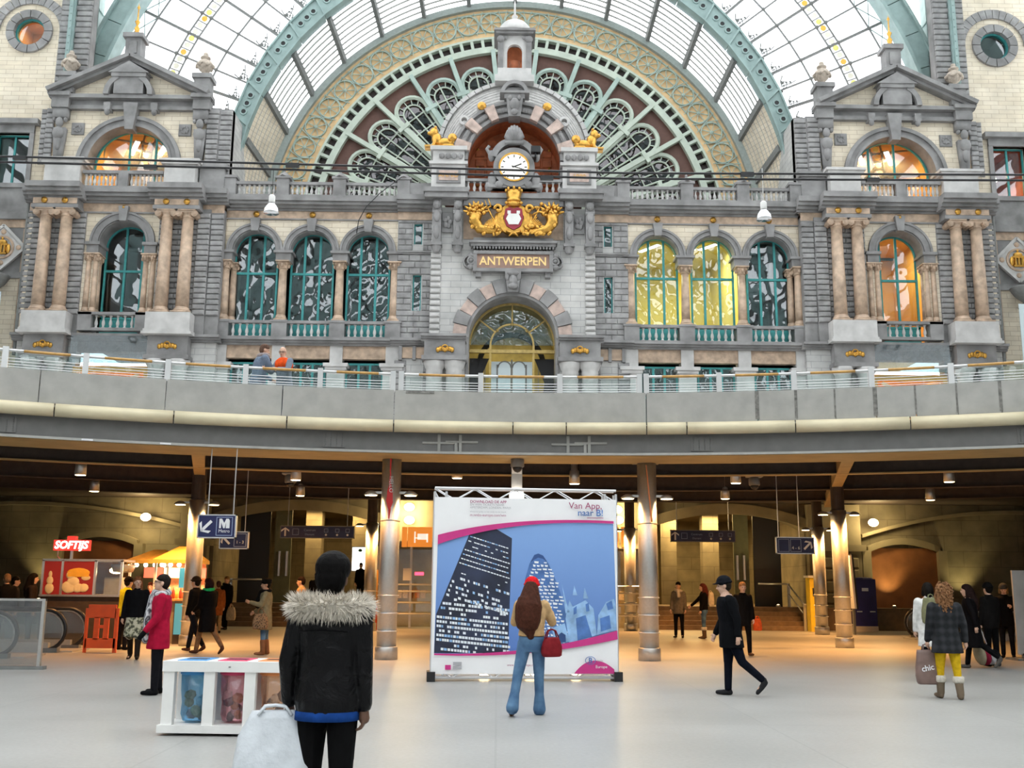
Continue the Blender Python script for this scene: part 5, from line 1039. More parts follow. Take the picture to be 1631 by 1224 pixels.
# girder
GD = root('trim_girder', (DX, DY+DR, 4.4), 'curved grey steel girder below the cladding', 'girder', kind='structure')
ob('web', ring_seg(MB(), -AM, AM, [(.3,4.4),(.36,4.4),(.36,4.95),(.3,4.95)], 64), M['girder'], GD); ob('bottom_flange', ring_seg(MB(), -AM, AM, [(.18,4.37),(.75,4.37),(.75,4.4),(.18,4.4)], 64), M['girder'], GD)
ob('soffit_board', ring_seg(MB(), -AM, AM, [(.24,4.355),(1.75,4.355),(1.75,4.37),(.24,4.37)], 64), M['soffit'], GD)  # underside coloured as if lit warm from below
ob('edge_lip', ring_seg(MB(), -AM, AM, [(.16,4.36),(.18,4.36),(.18,4.41),(.16,4.41)], 64), M['concrete'], GD)
for p in (533, 1118, 8, 1640):
    a = edge_ang(p); m = ring_seg(MB(), a-.009, a+.009, [(.27,4.46),(.3,4.46),(.3,4.78),(.27,4.78)], 2)
    pl = ob('splice_plate', m, M['girder'], GD)
    m = MB()
    for i in range(4):
        for j in range(7): m.ell(ap(a+(i-1.5)*.0046, .265, 4.5+.042*j), .014, 6, 4)
    b_ = ob('bolts', m, M['iron'], pl, kind='stuff')
for p in (718, 923):
    a = edge_ang(p); m = MB()
    def hb(da0, z0, da1, z1): m.beam(ap(a+da0,.285,z0), ap(a+da1,.285,z1), .05, .045)
    hb(-.0235, 4.605, .003, 4.605); hb(-.004, 4.635, .0235, 4.635); hb(-.0095,4.4,-.0095,4.79) if False else None
    for dx_, z0, z1 in ((-.0095,4.41,4.79),(.0085,4.63,4.79),(.005,4.41,4.61),(.0085,4.41,4.62)): ring_seg(m, a+dx_-.0012, a+dx_+.0012, [(.25,z0),(.3,z0),(.3,z1),(.25,z1)], 1)
    ring_seg(m, a-.0235, a+.006, [(.25,4.595),(.3,4.595),(.3,4.618),(.25,4.618)], 2); ring_seg(m, a-.004, a+.0235, [(.25,4.628),(.3,4.628),(.3,4.65),(.25,4.65)], 2)
    ob('lattice_ornament', m, M['concrete'], GD)
for p in (143, 267): a = edge_ang(p); ob('white_tag', ring_seg(MB(), a-.0042, a+.0042, [(.14,4.365),(.16,4.365),(.16,4.40),(.14,4.40)], 1), M['signwhite'], GD)
# railing: posts, glass, rail sections, cables
RL = root('gallery_railing', (DX, DY+DR, 5.7), 'gallery railing of steel posts, glass panes, thin cables and part-wooden handrail', 'railing')
ppx = [-260, -120, 0, 130, 262, 387, 507, 624, 637, 765, 892, 1020, 1031, 1148, 1268, 1393, 1521, 1650, 1790]
pa = [edge_ang(p) for p in ppx]
for a in pa: ob('post', ring_seg(MB(), a-.0022, a+.0022, [(.13,5.68),(.25,5.68),(.25,6.14),(.13,6.14)], 1), M['steel2'], RL)
for a, b in zip(pa[:-1], pa[1:]):
    if b-a < .02: continue
    ob('pane', ring_seg(MB(), a+.003, b-.003, [(.28,5.72),(.29,5.72),(.29,6.05),(.28,6.05)], 3), M['railglass'], RL)
    q0, q1 = a+(b-a)*.22, a+(b-a)*.80
    for x, y, mt, nm in ((a, q0, M['steel2'], 'rail_end'), (q0, q1, M['wood'], 'wooden_rail'), (q1, b, M['steel2'], 'rail_end')):
        ob(nm, MB().tube([ap(x+(y-x)*i/4, .19, 6.08) for i in range(5)], .03, 8), mt, RL, True)
    for z in (5.75, 5.80, 5.86, 5.92): ob('cable', MB().tube([ap(a+(b-a)*i/3, .19, z) for i in range(4)], .008, 5), M['steel2'], RL)
# ceiling beams below the deck
CB = root('ceiling', (0, 30, 4.5), 'dark brown ceiling beams under the gallery', 'ceiling', kind='structure')
for dr, z in ((4.8,4.42), (9.5,4.46), (14.0,4.5)):
    ob('ring_beam', ring_seg(MB(), -1.0, 1.0, [(dr,z),(dr+.08,z),(dr+.08,4.95),(dr,4.95)], 48), M['darkceil'], CB); ob('ring_beam_flange', ring_seg(MB(), -1.0, 1.0, [(dr-.1,z-.03),(dr+.16,z-.03),(dr+.16,z),(dr-.1,z)], 48), M['soffit'] if dr < 5 else M['darkceil'], CB)  # first flange painted as lamplit, the others left dark
def colpos(px, py): p = G(px, py); return Vector((p.x, p.y+.22, 0))
cols = [(613,1052,'front column beside the poster, red tape on it'), (1037,1054,'front column with a thin orange stripe beside the poster'), (1350,1033,'thick lit column in front of the blue machine'), (1313,1012,'column just behind the thick lit one, by the yellow ticket machine'), (1006,1006,'rear column behind the orange striped column'), (296,1030,'column behind the food stall roof'), (586,1006,'rear column behind the red taped column')]
disc = mesh(MB().lathe([(.0,0),(.13,0),(.13,.015),(.0,.02)], n=14), M['warm'], True)
shade = mesh(MB().lathe([(.15,0),(.16,.02),(.11,.07),(.05,.10),(.0,.1)], n=14), M['steel'], True)
def lamp_light(loc, power, spread=2.2, col=(1,.46,.14)):
    l = bpy.data.lights.new('lamp_light', 'SPOT'); l.energy = power; l.color = col; l.spot_size = spread; l.spot_blend = .8; l.shadow_soft_size = .12
    o = bpy.data.objects.new('lamp_light', l); COL.objects.link(o); o.location = loc; return o
for i, (px, py, lab) in enumerate(cols):
    c = colpos(px, py); front = i < 2; r = .215; top = 4.40
    k = root('steel_column', c, lab, 'column', 'steel columns')
    ob('shaft', MB().lathe([(r,.0),(r,top if front else 3.75)], (c.x,c.y,0), 24), M['steel'], k, True)
    ob('base_sleeve', MB().lathe([(r+.035,0),(r+.035,.26),(r+.02,.28),(r,.28)], (c.x,c.y,0), 24), M['steel'], k, True)
    for z in (.60, .98, 1.36) if front else (.62, 1.0, 1.36): ob('ring', MB().lathe([(r,z-.015),(r+.03,z-.01),(r+.03,z+.01),(r,z+.015)], (c.x,c.y,0), 24), M['steel2'], k, True)
    if front:
        ob('joint', MB().lathe([(r,2.98),(r+.008,2.985),(r+.008,3.0),(r,3.005)], (c.x,c.y,0), 24), M['iron'], k)
        ob('head_plate', MB().box(c.x-.3, c.x+.3, c.y-.25, c.y+.25, 4.36, 4.42), M['girder'], k)
        if i == 0:
            tp = MB(); zz = [3.02, 3.25, 3.4, 3.6, 3.8, 4.05, 4.38]; ww = [.012,.03,.075,.06,.022,.014,.02]
            for z0, z1, w0, w1 in zip(zz[:-1], zz[1:], ww[:-1], ww[1:]): tp.add([(c.x-.01-w0, c.y-r-.006, z0), (c.x-.01+w0, c.y-r-.006, z0), (c.x+.0+w1, c.y-r-.006, z1), (c.x-w1, c.y-r-.006, z1)], [(0,1,2,3)])
            ob('red_tape', tp, M['red'], k); text('tape_lettering', 'HELLO', .12, M['signwhite'], (c.x+.02, c.y-r-.012, 3.78), k, (PI/2, PI/2, 0), .001)
        else:
            ob('orange_stripe', MB().prism([(c.x+.05,3.02),(c.x+.09,3.02),(c.x-.03,4.3),(c.x-.05,4.3)], c.y-r-.012, c.y-r-.003), plain('orange_tape', (.8,.25,.08), .5, var=0), k)
    else:
        ob('dark_head', MB().lathe([(r*.85,3.7),(r*.85,4.95)], (c.x,c.y,0), 20), M['darkceil'], k)
    zl = 3.55 if front else 3.62
    for e in (-1, 1):
        ob('lamp_arm', MB().beam((c.x+e*.2,c.y-.05,zl+.06), (c.x+e*.38,c.y-.05,zl+.06), .06, .05), M['steel'], k)
        sh_ = inst('lamp_shade', shade, k, (c.x+e*.44, c.y-.05, zl)); inst('lamp_disc', disc, sh_, (c.x+e*.44, c.y-.05, zl-.01))
        lamp_light((c.x+e*.44, c.y-.05, zl-.04), 800 if not front else 420, 2.3)
    rb_ = Vector((c.x-DX, c.y-DY, 0)).normalized(); q0 = Vector((DX,DY,0))+rb_*(DR+.4); q1 = Vector((DX,DY,0))+rb_*(DR+16)
    if i in (2, 3, 5): 
        if i != 3: ob('radial_beam', MB().beam((q0.x,q0.y,4.55),(q1.x,q1.y,4.55),.28,.3), M['soffit'], CB)  # beam coloured as lit by the lamps
# ceiling downlights
def downlight(px, py, Y, lab, power=520, r=.13):
    p = P(px, py, Y); z = p.z
    k = root('downlight', (p.x, Y, z), lab, 'lamp', 'ceiling downlights')
    ob('can', MB().lathe([(r*1.1,z),(r*.95,z+.32),(r*.7,z+.36),(r*.7,max(4.95,z+.4))], (p.x,Y,0), 14), M['steel'], k, True); inst('lamp_disc', disc, k, (p.x,Y,z-.01), None, (r/.14,r/.14,1))
    lamp_light((p.x,Y,z-.05), power, 2.2)
for px, py, Y, lab in ((128,757,25.5,'downlight above the ice cream stall'), (471,765,26.5,'downlight over the long sign behind the fur collar'), (728,762,27,'downlight above the poster, red-taped column side'), (915,771,26.5,'downlight above the poster, striped column side'), (1172,770,26.5,'downlight above the walking man'), (1512,768,26.5,'downlight above the woman in yellow trousers'), (478,790,31,'far downlight in front of the dark passage'), (1155,795,31,'far downlight in front of the amber passage'), (1482,797,31,'far downlight in front of the brown door'), (150,783,30,'far downlight behind the ice cream stall')):
    downlight(px, py, Y, lab, 780, .13)
def cctv(px, py, Y, lab):
    p = P(px, py, Y); k = root('security_camera', (p.x,Y,p.z), lab, 'camera'); z = p.z
    ob('housing', MB().lathe([(.13,z+.1),(.15,z+.12),(.15,z+.28),(.1,z+.32)], (p.x,Y,0), 14), M['girder'], k, True); ob('dome', MB().lathe([(.0,z-.02),(.06,z-.0),(.1,z+.05),(.115,z+.1)], (p.x,Y,0), 14), M['black'], k, True); ob('mount', MB().box(p.x-.2, p.x+.2, Y-.15, Y+.15, z+.32, z+.36), M['concrete'], k)
cctv(824,752,22.9,'dome security camera under the girder above the poster'); cctv(462,776,27.2,'dome security camera near the downlight over the long sign'); cctv(1202,780,27.2,'dome security camera near the downlight above the walking man')
bb = root('ceiling_bracket', P(823,760,23.4), 'pale bracket and round white lamp behind the poster top', 'lamp'); p = P(823,775,23.4)
ob('arm', MB().beam((p.x,22.9,4.4),(p.x,23.6,3.95),.22,.12).box(p.x-.12, p.x+.12, 23.3, 23.5, 3.75, 4.3), M['pale'], bb); ob('globe', MB().ell((p.x,23.3,P(823,790,23.3).z), .17), M['cold'], bb, True)
# ------------------------------------------------------------------ lower hall back wall
YW = 42.0
LW = root('wall_lower', (0, YW, 0), 'old olive stone wall of the lower hall with wide arched passages', 'wall', kind='structure')
ob_r = (6.15, 12.35); ob_l = (-11.35, -4.55)
def seg_arch(m, x0, x1, zs, rise, z1, y0, y1, n=20):    # wall above a flat arch
    for i in range(n):
        a, b = i/n, (i+1)/n; f = lambda t: zs + rise*(1-(2*t-1)**2)
        m.prism([(x0+(x1-x0)*a,f(a)),(x0+(x1-x0)*b,f(b)),(x0+(x1-x0)*b,z1),(x0+(x1-x0)*a,z1)], y0, y1)
m = MB().box(-28, ob_l[0], YW, YW+.8, 0, 5).box(ob_l[1], -2.2, YW, YW+.8, 0, 5).box(-2.2, 3.2, YW+.6, YW+.8, 0, 5).box(3.2, ob_r[0], YW, YW+.8, 0, 5).box(ob_r[1], 28, YW, YW+.8, 0, 5)
for a, b in (ob_l, ob_r): seg_arch(m, a, b, 3.9, .85, 5.0, YW, YW+.8)
ob('masonry', m, M['oldstone'], LW)
def seg_band(m, x0, x1, zs, rise, t, y0, y1, n=24):
    f = lambda u: zs + rise*(1-(2*u-1)**2)
    for i in range(n):
        a, b = i/n, (i+1)/n; m.prism([(x0+(x1-x0)*a,f(a)),(x0+(x1-x0)*b,f(b)),(x0+(x1-x0)*b,f(b)+t),(x0+(x1-x0)*a,f(a)+t)], y0, y1)
    return m
for a, b in (ob_l, ob_r): ob('arch_ring', seg_band(MB(), a-.5, b+.5, 3.75, .75, .42, YW-.15, YW), M['oldplain'], LW)
for a, b, zs in ((-26,-12.0,3.6), (14.6,27,3.6)): ob('arch_moulding', seg_band(MB(), a, b, zs, 1.0, .14, YW-.3, YW), M['oldplain'], LW)
for x0, x1 in ((-12.6,-11.5), (12.4,14.5), (-4.4,-2.4), (3.4,6.0)):
    ob('pier', MB().box(x0, x1, YW-.4, YW, 0, 4.9), M['oldplain'], LW); ob('impost_moulding', MB().box(x0-.15, x1+.15, YW-.55, YW, 3.05, 3.3), M['oldplain'], LW)
    st = blockmesh(x1-x0-.3, .09, .42, M['oldplain'], .05)
    for j in range(5): inst('stone_block', st, LW, ((x0+x1)/2, YW-.4, .75+.46*j))
for x0, x1, lab in ((14.9,17.6,'r'), (-17.2,-14.4,'l')):
    ob('brown_door', MB().arch_wall(x0, x1, .85, 3.2, YW-.12, YW-.05, []), M.setdefault('browndoor', plain('brown_door', (.26,.10,.035), .6, var=.25, nscale=2)), LW); ob('door_arch', seg_band(MB(), x0-.1, x1+.1, 3.0, .35, .25, YW-.3, YW), M['oldplain'], LW)
    ob('door_jamb', MB().box(x0-.35, x0, YW-.35, YW, .8, 3.1).box(x1, x1+.35, YW-.35, YW, .8, 3.1), M['oldplain'], LW)
ob('plinth', MB().box(12.4, 27, YW-1.2, YW, 0, .85).box(-27, -11.4, YW-1.2, YW, 0, .85), M['soffit'] if False else M.setdefault('brownstone', plain('brown_stone', (.22,.15,.09), .7, var=.2)), LW)
# steps
for (a, b), lab in ((ob_l, 'dark passage behind the olive coat'), (ob_r, 'amber-lit passage behind the walking man')):
    S = root('stairs', ((a+b)/2, YW-1.9, 0), f'broad brown stone steps up to the {lab}', 'stairs', kind='structure')
    for j in range(5): ob('step', MB().box(a, b, YW-1.9+.36*j, YW+.2, .17*j, .17*(j+1)), M['brownstone'], S)
    ob('landing', MB().box(a-1, b+1, YW, YW+12, .7, .84), M['brownstone'], S)
    ob('passage_wall', MB().box(a-.6, a-.2, YW+.8, YW+12, .8, 5).box(b+.2, b+.6, YW+.8, YW+12, .8, 5).box(a-.6, b+.6, YW+11.8, YW+12, .8, 5).box(a-.6, b+.6, YW+.8, YW+12, 4.9, 5.0), M['oldstone'], S)
    mir = -1 if a < 0 else 1; X = lambda t: (a+(b-a)*t) if mir > 0 else (b-(b-a)*t)
    for t in (.22, .52): ob('pier', MB().box(X(t)-.35, X(t)+.35, YW+4, YW+4.7, .84, 5), M['oldstone'], S)
    ob('dark_gate', MB().box(*sorted((X(.70), X(.88))), YW+.9, YW+1.0, .84, 4.6), M['black'], S); ob('gate_leaf', MB().box(*sorted((X(.58), X(.68))), YW+1.2, YW+1.3, .84, 4.6), plain('green_gate_paint', (.16,.17,.10), .5), S)
    for t in (.6, .645): ob('gate_handle', MB().box(X(t)-.04, X(t)+.04, YW+1.1, YW+1.2, 1.9, 2.9), M['steel2'], S)
    cl = root('ceiling_lamp', (X(.42), YW+3, 4.85), f'long lit ceiling lamp in the {lab}', 'lamp'); ob('diffuser', MB().box(X(.42)-1.3, X(.42)+1.3, YW+2.6, YW+2.9, 4.78, 4.86), M['warm'], cl)
    arealight('passage_light', (X(.42), YW+3.5, 4.7), (0,0,0), 3, 330 if mir > 0 else 170, (1,.66,.25)); arealight('passage_light', (X(.4), YW+8.5, 4.7), (0,0,0), 3, 260 if mir > 0 else 90, (1,.66,.25))
    hr = root('handrail', (X(.98), YW-1.5, 0), f'sloping steel stair handrail at the {lab}', 'handrail'); hx = X(.89)
    ob('rail', MB().tube([(hx,YW+.2,1.75),(hx,YW-1.9,.98),(hx,YW-2.1,.98)], .035, 8).tube([(hx,YW+.1,1.35),(hx,YW-1.9,.6)], .025, 8).tube([(hx-mir*1.2,YW+.2,1.75),(hx,YW+.2,1.75)], .035, 8), M['steel2'], hr, True)
    for yy, z0, z1 in ((YW-1.95,0,1.0), (YW+.15,.8,1.78)): ob('post', MB().box(hx-.05, hx+.05, yy-.04, yy+.04, z0, z1), M['steel2'], hr)
# wall lamps
for px, py, lab in ((232,824,'round wall lamp above the food stall'), (1391,833,'round wall lamp above the blue machine'), (652,808,'upper of two round lamps by the orange signs'), (652,829,'lower of two round lamps by the orange signs'), (983,812,'upper round lamp beside the poster edge'), (985,829,'lower round lamp beside the poster edge')):
    p = P(px, py, YW-.6); k = root('wall_lamp', (p.x, YW-.6, p.z), lab, 'lamp'); ob('glass', MB().ell((p.x,YW-.6,p.z), (.21,.1,.16)), M['warm'], k, True); ob('backplate', MB().lathe([(.16,0),(.18,.03),(.1,.05)], (p.x,YW-.5,p.z), 12), M['iron'], k)
    l = bpy.data.lights.new('wall_lamp_light', 'POINT'); l.energy = 130; l.color = (1,.76,.36); l.shadow_soft_size = .2; q = bpy.data.objects.new('wall_lamp_light', l); COL.objects.link(q); q.location = (p.x, YW-1.0, p.z)
for px in (1240, 1425, 1545, 60, 250):    # floor uplights washing the piers
    p = P(px, 960, YW-.8); k = root('uplight', (p.x,YW-.75,.86), f'small uplight on the stone plinth washing the wall, {("by the stair rail","by the blue machine","by the brown door","by the escalator","behind the food stall")[(1240,1425,1545,60,250).index(px)]}', 'lamp'); ob('housing', MB().lathe([(.08,.85),(.1,.9),(.07,.95)], (p.x,YW-.75,0), 10), M['iron'], k)
    ob('lens', MB().lathe([(.06,.95),(.0,.96)], (p.x,YW-.75,0), 10), M['warm'], k); l = bpy.data.lights.new('uplight_beam', 'SPOT'); l.energy = 160; l.color = (1,.8,.35); l.spot_size = 1.5; l.spot_blend = .8; q = bpy.data.objects.new('uplight_beam', l); COL.objects.link(q); q.location = (p.x,YW-.75,1.0); q.rotation_euler = (PI-.25,0,0)
# ================================================================== things in the concourse
# ---- poster stand
pl_, pr_ = G(686,1086), G(984,1086); pc_ = (pl_+pr_)/2; prz = math.atan2(pr_.y-pl_.y, pr_.x-pl_.x); PW = (pr_-pl_).length; PH = 3.27
PS = root('poster_stand', (pc_.x, pc_.y, 0), 'tall square advertising banner on an aluminium truss frame, city towers at dusk', 'poster', rz=prz)
hw_ = PW/2
def pp_(x, y): return ((x-177)/(1300-177)*(PW-.06)-hw_+.03, 3.10-(y-65)/(1135-65)*2.98)
alu = plain('aluminium', (.75,.76,.78), .3, .6, var=0)
def truss(name, p, q, up):
    m = MB(); p, q, up = Vector(p), Vector(q), Vector(up); back = Vector((0,.22,0))
    for o_ in (Vector((0,0,0)), up, back, back+up): m.tube([p+o_, q+o_], .022, 6)
    n = int((q-p).length/.32); 
    for i in range(n):
        a, b = p+(q-p)*i/n, p+(q-p)*(i+1)/n
        m.tube([a, b+up] if i % 2 else [a+up, b], .01, 5); m.tube([a+back, b+back+up] if i % 2 else [a+back+up, b+back], .01, 5); m.tube([a+up, b+up+back] if i % 2 else [a+up+back, b+up], .01, 5)
    ob(name, m, alu, PS, world=False)
truss('top_truss', (-hw_,0,3.06), (hw_,0,3.06), (0,0,.2)); truss('bottom_truss', (-hw_,0,.06), (hw_,0,.06), (0,0,.2))
truss('side_truss', (-hw_,0,.1), (-hw_,0,3.2), (.2,0,0)); truss('side_truss', (hw_-.2,0,.1), (hw_-.2,0,3.2), (.2,0,0))
for x in (-hw_, hw_): ob('corner_foot', MB().box(x-.07, x+.07, -.1, .3, 0, .16), M['black'], PS, world=False)
nx, nz_ = 60, 30; vs = []; fs = []
def wob(x, z): return -.03 + .012*math.sin(x*9+.6*z)*(.4+.6*math.sin(x*2.3+z)) 
for j in range(nz_+1):
    for i in range(nx+1): x = -hw_+PW*i/nx; z = .12+2.98*j/nz_; vs.append((x, -.03, z))
for j in range(nz_):
    for i in range(nx): q = j*(nx+1)+i; fs.append((q, q+1, q+nx+2, q+nx+1))
fabric = plain('banner_white', (.93,.93,.94), .6, var=.02, nscale=4)
ob('banner', MB().add(vs, fs), fabric, PS, world=False)
lay = [0]
def prn(name, polys, mat, off=None):
    lay[0] += 1; y = -.032-.0012*(lay[0] if off is None else off); m = MB()
    for poly in polys: m.add([(pp_(*p)[0], y, pp_(*p)[1]) for p in poly], [tuple(range(len(poly)))])
    return ob(name, m, mat, PS, world=False)
def quadbez(p0, p1, p2, n=16): return [((1-t)**2*p0[0]+2*t*(1-t)*p1[0]+t*t*p2[0], (1-t)**2*p0[1]+2*t*(1-t)*p1[1]+t*t*p2[1]) for t in [i/n for i in range(n+1)]]
def skymat():
    m, nt, b, L = _nt('printed_dusk_sky'); g = nt.nodes.new('ShaderNodeTexCoord'); sp = nt.nodes.new('ShaderNodeSeparateXYZ'); L.new(g.outputs['Object'], sp.inputs[0])
    mr = nt.nodes.new('ShaderNodeMapRange'); mr.inputs[1].default_value = .5; mr.inputs[2].default_value = 2.7; L.new(sp.outputs[2], mr.inputs[0])
    r = nt.nodes.new('ShaderNodeValToRGB'); r.color_ramp.elements[0].color = (.10,.21,.55,1); r.color_ramp.elements[1].color = (.25,.44,.82,1); L.new(mr.outputs[0], r.inputs[0]); L.new(r.outputs[0], b.inputs['Base Color']); b.inputs['Roughness'].default_value = .6; return m
magenta = plain('printed_magenta', (.62,.035,.24), .6, var=.05); dkblue = plain('printed_dark_tower', (.022,.03,.065), .6, var=.5, nscale=2); pblue = plain('printed_mid_blue', (.08,.19,.48), .6, var=.35, nscale=5); lblue = plain('printed_pale_blue', (.30,.50,.80), .6, var=.3, nscale=6); pwhite = plain('printed_lit_white', (.85,.9,1), .6, var=.1); dblue2 = plain('printed_deep_blue', (.03,.08,.24), .6, var=.3, nscale=5); greyp = plain('printed_grey', (.45,.45,.47), .6, var=0); redp = plain('printed_wine', (.35,.04,.14), .6, var=0)
topc = quadbez((190,358), (640,190), (1290,216)); topc0 = quadbez((190,300), (640,175), (1290,200)); botc = quadbez((182,1012), (760,1030), (1306,872)); botc1 = quadbez((182,1022), (760,1045), (1308,925))
prn('print_sky', [topc + botc[::-1]], skymat()); 
tower = [(385,292),(540,252),(650,315),(632,1010),(182,1010),(190,780)]
prn('print_tower', [tower], dkblue)
rnd = random.Random(5); wins = []; dims = []
def tl(y): return 385+(190-385)*(y-292)/(780-292) if y < 780 else 186
for i in range(26):
    yl = 300 + i*27; x = max(tl(yl), 186)+8; slope = .30 if i < 14 else .10; lit = rnd.random()
    while x < 630:
        w = rnd.uniform(10,18); y = yl + (x-tl(yl))*slope
        dens = 1.2 if i < 7 else (.15 if i in (7,8,10) else .75)
        if 262 < y < 1000 and rnd.random() < dens*(.4+lit): (wins if rnd.random() < .8 else dims).append([(x,y),(x+w,y+w*slope),(x+w,y+w*slope+(7 if i < 9 else 15)),(x,y+(7 if i < 9 else 15))])
        x += w+rnd.uniform(2,5)
prn('print_lit_windows', wins, pwhite)['kind'] = 'stuff'; prn('print_dim_windows', dims, lblue)['kind'] = 'stuff'
gk = [(700,1000),(715,700),(735,560),(760,470),(790,415),(815,406),(845,418),(880,470),(925,570),(960,665),(990,800),(1010,960)]
prn('print_curved_tower', [gk], pblue); prn('print_curved_tower_cap', [[(765,462),(790,417),(815,408),(845,420),(872,458),(845,440),(815,432),(790,445)]], dblue2)
gw = []
for i in range(24):
    y = 455+i*21; c = 815+(y-420)*.09; hw2 = min(125, 22+(y-430)*.55)
    x = c-hw2*.8
    while x < c+hw2*.95:
        w = rnd.uniform(14,30)
        if rnd.random() < .85: gw.append([(x,y+rnd.uniform(-4,4)),(x+w,y+rnd.uniform(0,7)),(x+w-3,y+13),(x+2,y+11)])
        x += w+6
prn('print_curved_tower_windows', gw, pwhite)['kind'] = 'stuff'
prn('print_church', [[(985,800),(1010,690),(1030,730),(1110,690),(1160,740),(1180,900),(1050,945),(1010,960)],[(970,640),(962,590),(990,700),(1010,760),(985,770)],[(1040,600),(1030,660),(1060,660)],[(1105,612),(1095,680),(1128,680)],[(1180,900),(1190,780),(1240,700),(1290,680),(1300,720),(1302,870)]], lblue)
prn('print_church_shadow', [[(1050,800),(1110,780),(1150,910),(1060,935)],[(1035,740),(1055,725),(1055,770),(1035,780)],[(1110,715),(1130,705),(1135,755),(1115,760)],[(1200,800),(1260,780),(1270,860),(1205,880)],[(1240,710),(1275,690),(1285,740),(1250,750)]], pblue)
prn('print_low_houses', [[(900,860),(980,830),(1010,940),(920,958)]], lblue); prn('print_archway', [[(935,905),(960,885),(985,900),(988,942),(938,950)]], dblue2)
prn('print_magenta_curve', [topc0 + topc[::-1], botc + botc1[::-1]], magenta, 30)
corner = quadbez((1040,1125), (1150,990), (1285,1105)) + [(1285,1130),(1040,1130)]
prn('print_magenta_corner', [corner], magenta, 30)
def ptext(s, x, y, px, mat, al='LEFT', bold=0, shear=0):
    q = pp_(x, y); text('print_text', s, px/1070*2.98*1.25, mat, (q[0], -.075, q[1]), PS, (PI/2,0,0), .0005, al, shear, bold, world=False)
ptext('DOWNLOAD DE APP', 385, 92, 19, redp, bold=.001); ptext('EN WIN TICKETS NAAR', 385, 110, 16, greyp); ptext('AMSTERDAM, LONDEN, PARIJS', 385, 128, 15, greyp); ptext('Wedstrijd geldig tot het einde van de maand', 385, 154, 10, greyp); ptext('m.nmbs-europe.com/win', 385, 175, 18, redp)
ptext('Van App,', 1005, 108, 46, redp); ptext('naar B!', 1225, 152, 46, pblue, 'RIGHT', .002)
prn('print_underline', [[(1120,180),(1225,180),(1225,184),(1120,184)]], redp, 31)
ptext('www.nmbs-europe.com', 625, 1080, 15, redp); ptext('Europe', 1205, 1090, 20, fabric, 'CENTER')
prn('print_partner_logo', [[(298,1062),(350,1062),(350,1082),(298,1082)],[(298,1086),(350,1086),(350,1104),(298,1104)]], greyp, 31); prn('print_partner_mark', [[(250,1080),(285,1080),(285,1108),(250,1108)]], magenta, 31)
q = pp_(1137,1052); m = MB().band(q[0], q[1], .060, .068, -.074, -.07, -180, 180, 24); m.v = [(q[0]+(p[0]-q[0])*1.35, p[1], p[2]) for p in m.v]; ob('print_logo_ring', m, pblue, PS, world=False); ptext('B', 1137, 1053, 36, pblue, 'CENTER', .002)
ptext('nmbs', 1178, 1053, 14, greyp)
for x in (-.7, .1, .9):
    k = root('floor_floodlight', (pc_.x+x, pc_.y+.5, 0), f'small floodlight on the floor behind the banner, {("red-taped column end","middle","striped column end")[int((x+.7)/.8+.5)]}', 'lamp'); ob('housing', MB().box(pc_.x+x-.1, pc_.x+x+.1, pc_.y+.45, pc_.y+.6, 0, .16), M['black'], k); ob('lens', MB().box(pc_.x+x-.08, pc_.x+x+.08, pc_.y+.44, pc_.y+.45, .03, .14), M['warm'], k)
# ---- recycling bins
b0 = G(254,1173); BZ = .77; BW = 1.44; BD = .55
RB = root('recycling_station', (b0.x+BW/2, b0.y+BD/2, 0), 'white recycling station holding three coloured see-through waste bags', 'bin', rz=-.05)
x0_ = -BW/2; wm = M['white']
ob('base', MB().box(x0_-.03, -x0_+.03, -BD/2-.03, BD/2+.03, .03, .11), wm, RB, world=False); ob('top', MB().box(x0_-.01, -x0_+.01, -BD/2-.02, BD/2+.02, BZ-.11, BZ), wm, RB, world=False)
for i in range(4):
    xx = x0_+.06+(BW-.12)*i/3
    for yy in (-BD/2+.04, BD/2-.04): ob('post', MB().box(xx-.06, xx+.06, yy-.04, yy+.04, .1, BZ-.1), wm, RB, world=False)
def bagmat(n, c): 
    m = glass(n, c, .10, .25, .6, 9); return m
bc = [('blue',(.36,.62,.80),(.05,.28,.62)), ('pink',(.80,.52,.56),(.66,.05,.14)), ('orange',(.88,.66,.50),(.80,.27,.08))]
for i, (n, c, lc) in enumerate(bc):
    xx = x0_+.06+(BW-.12)*(i+.5)/3; r_ = .165
    ob('waste_bag', MB().lathe([(.0,.12),(r_*.8,.13),(r_*.95,.2),(r_*.9,.32),(r_,.45),(r_*1.02,.62)], (xx,0,0), 18), bagmat(n+'_waste_bag', c), RB, True, False, label=f'{n} see-through waste bag')
    ob('bag_ring', MB().lathe([(r_*1.02,.615),(r_*1.1,.62),(r_*1.1,.65),(r_*1.02,.655)], (xx,0,0), 18), plain(n+'_ring', lc, .5, var=0), RB, True, False)
    ob('label_plate', MB().box(xx-.16, xx+.16, -BD/2+.06, BD/2-.06, BZ-.002, BZ+.006), plain(n+'_label', lc, .5, var=0), RB, world=False); ob('slot', MB().box(xx-.11, xx+.11, -.06, .06, BZ+.004, BZ+.009), M['black'], RB, world=False)
    rnd = random.Random(i); ws = [plain('waste_paper', (.72,.72,.70), .7, var=.2), plain('waste_dark', (.25,.22,.24), .6, var=.2), plain('waste_card', (.55,.40,.22), .8, var=.2)]
    for k in range(9):
        p = Vector((xx+rnd.uniform(-.09,.09), rnd.uniform(-.09,.09), .17+.028*k)); o = bpy.data.objects.new('crumpled_waste', mesh(MB().ell((0,0,0), (rnd.uniform(.04,.08), rnd.uniform(.04,.07), rnd.uniform(.03,.06)), 7, 5), ws[(k+i) % 3])); _link(o, RB); o.location = p; o.rotation_euler = (rnd.random()*3, rnd.random()*3, 0)
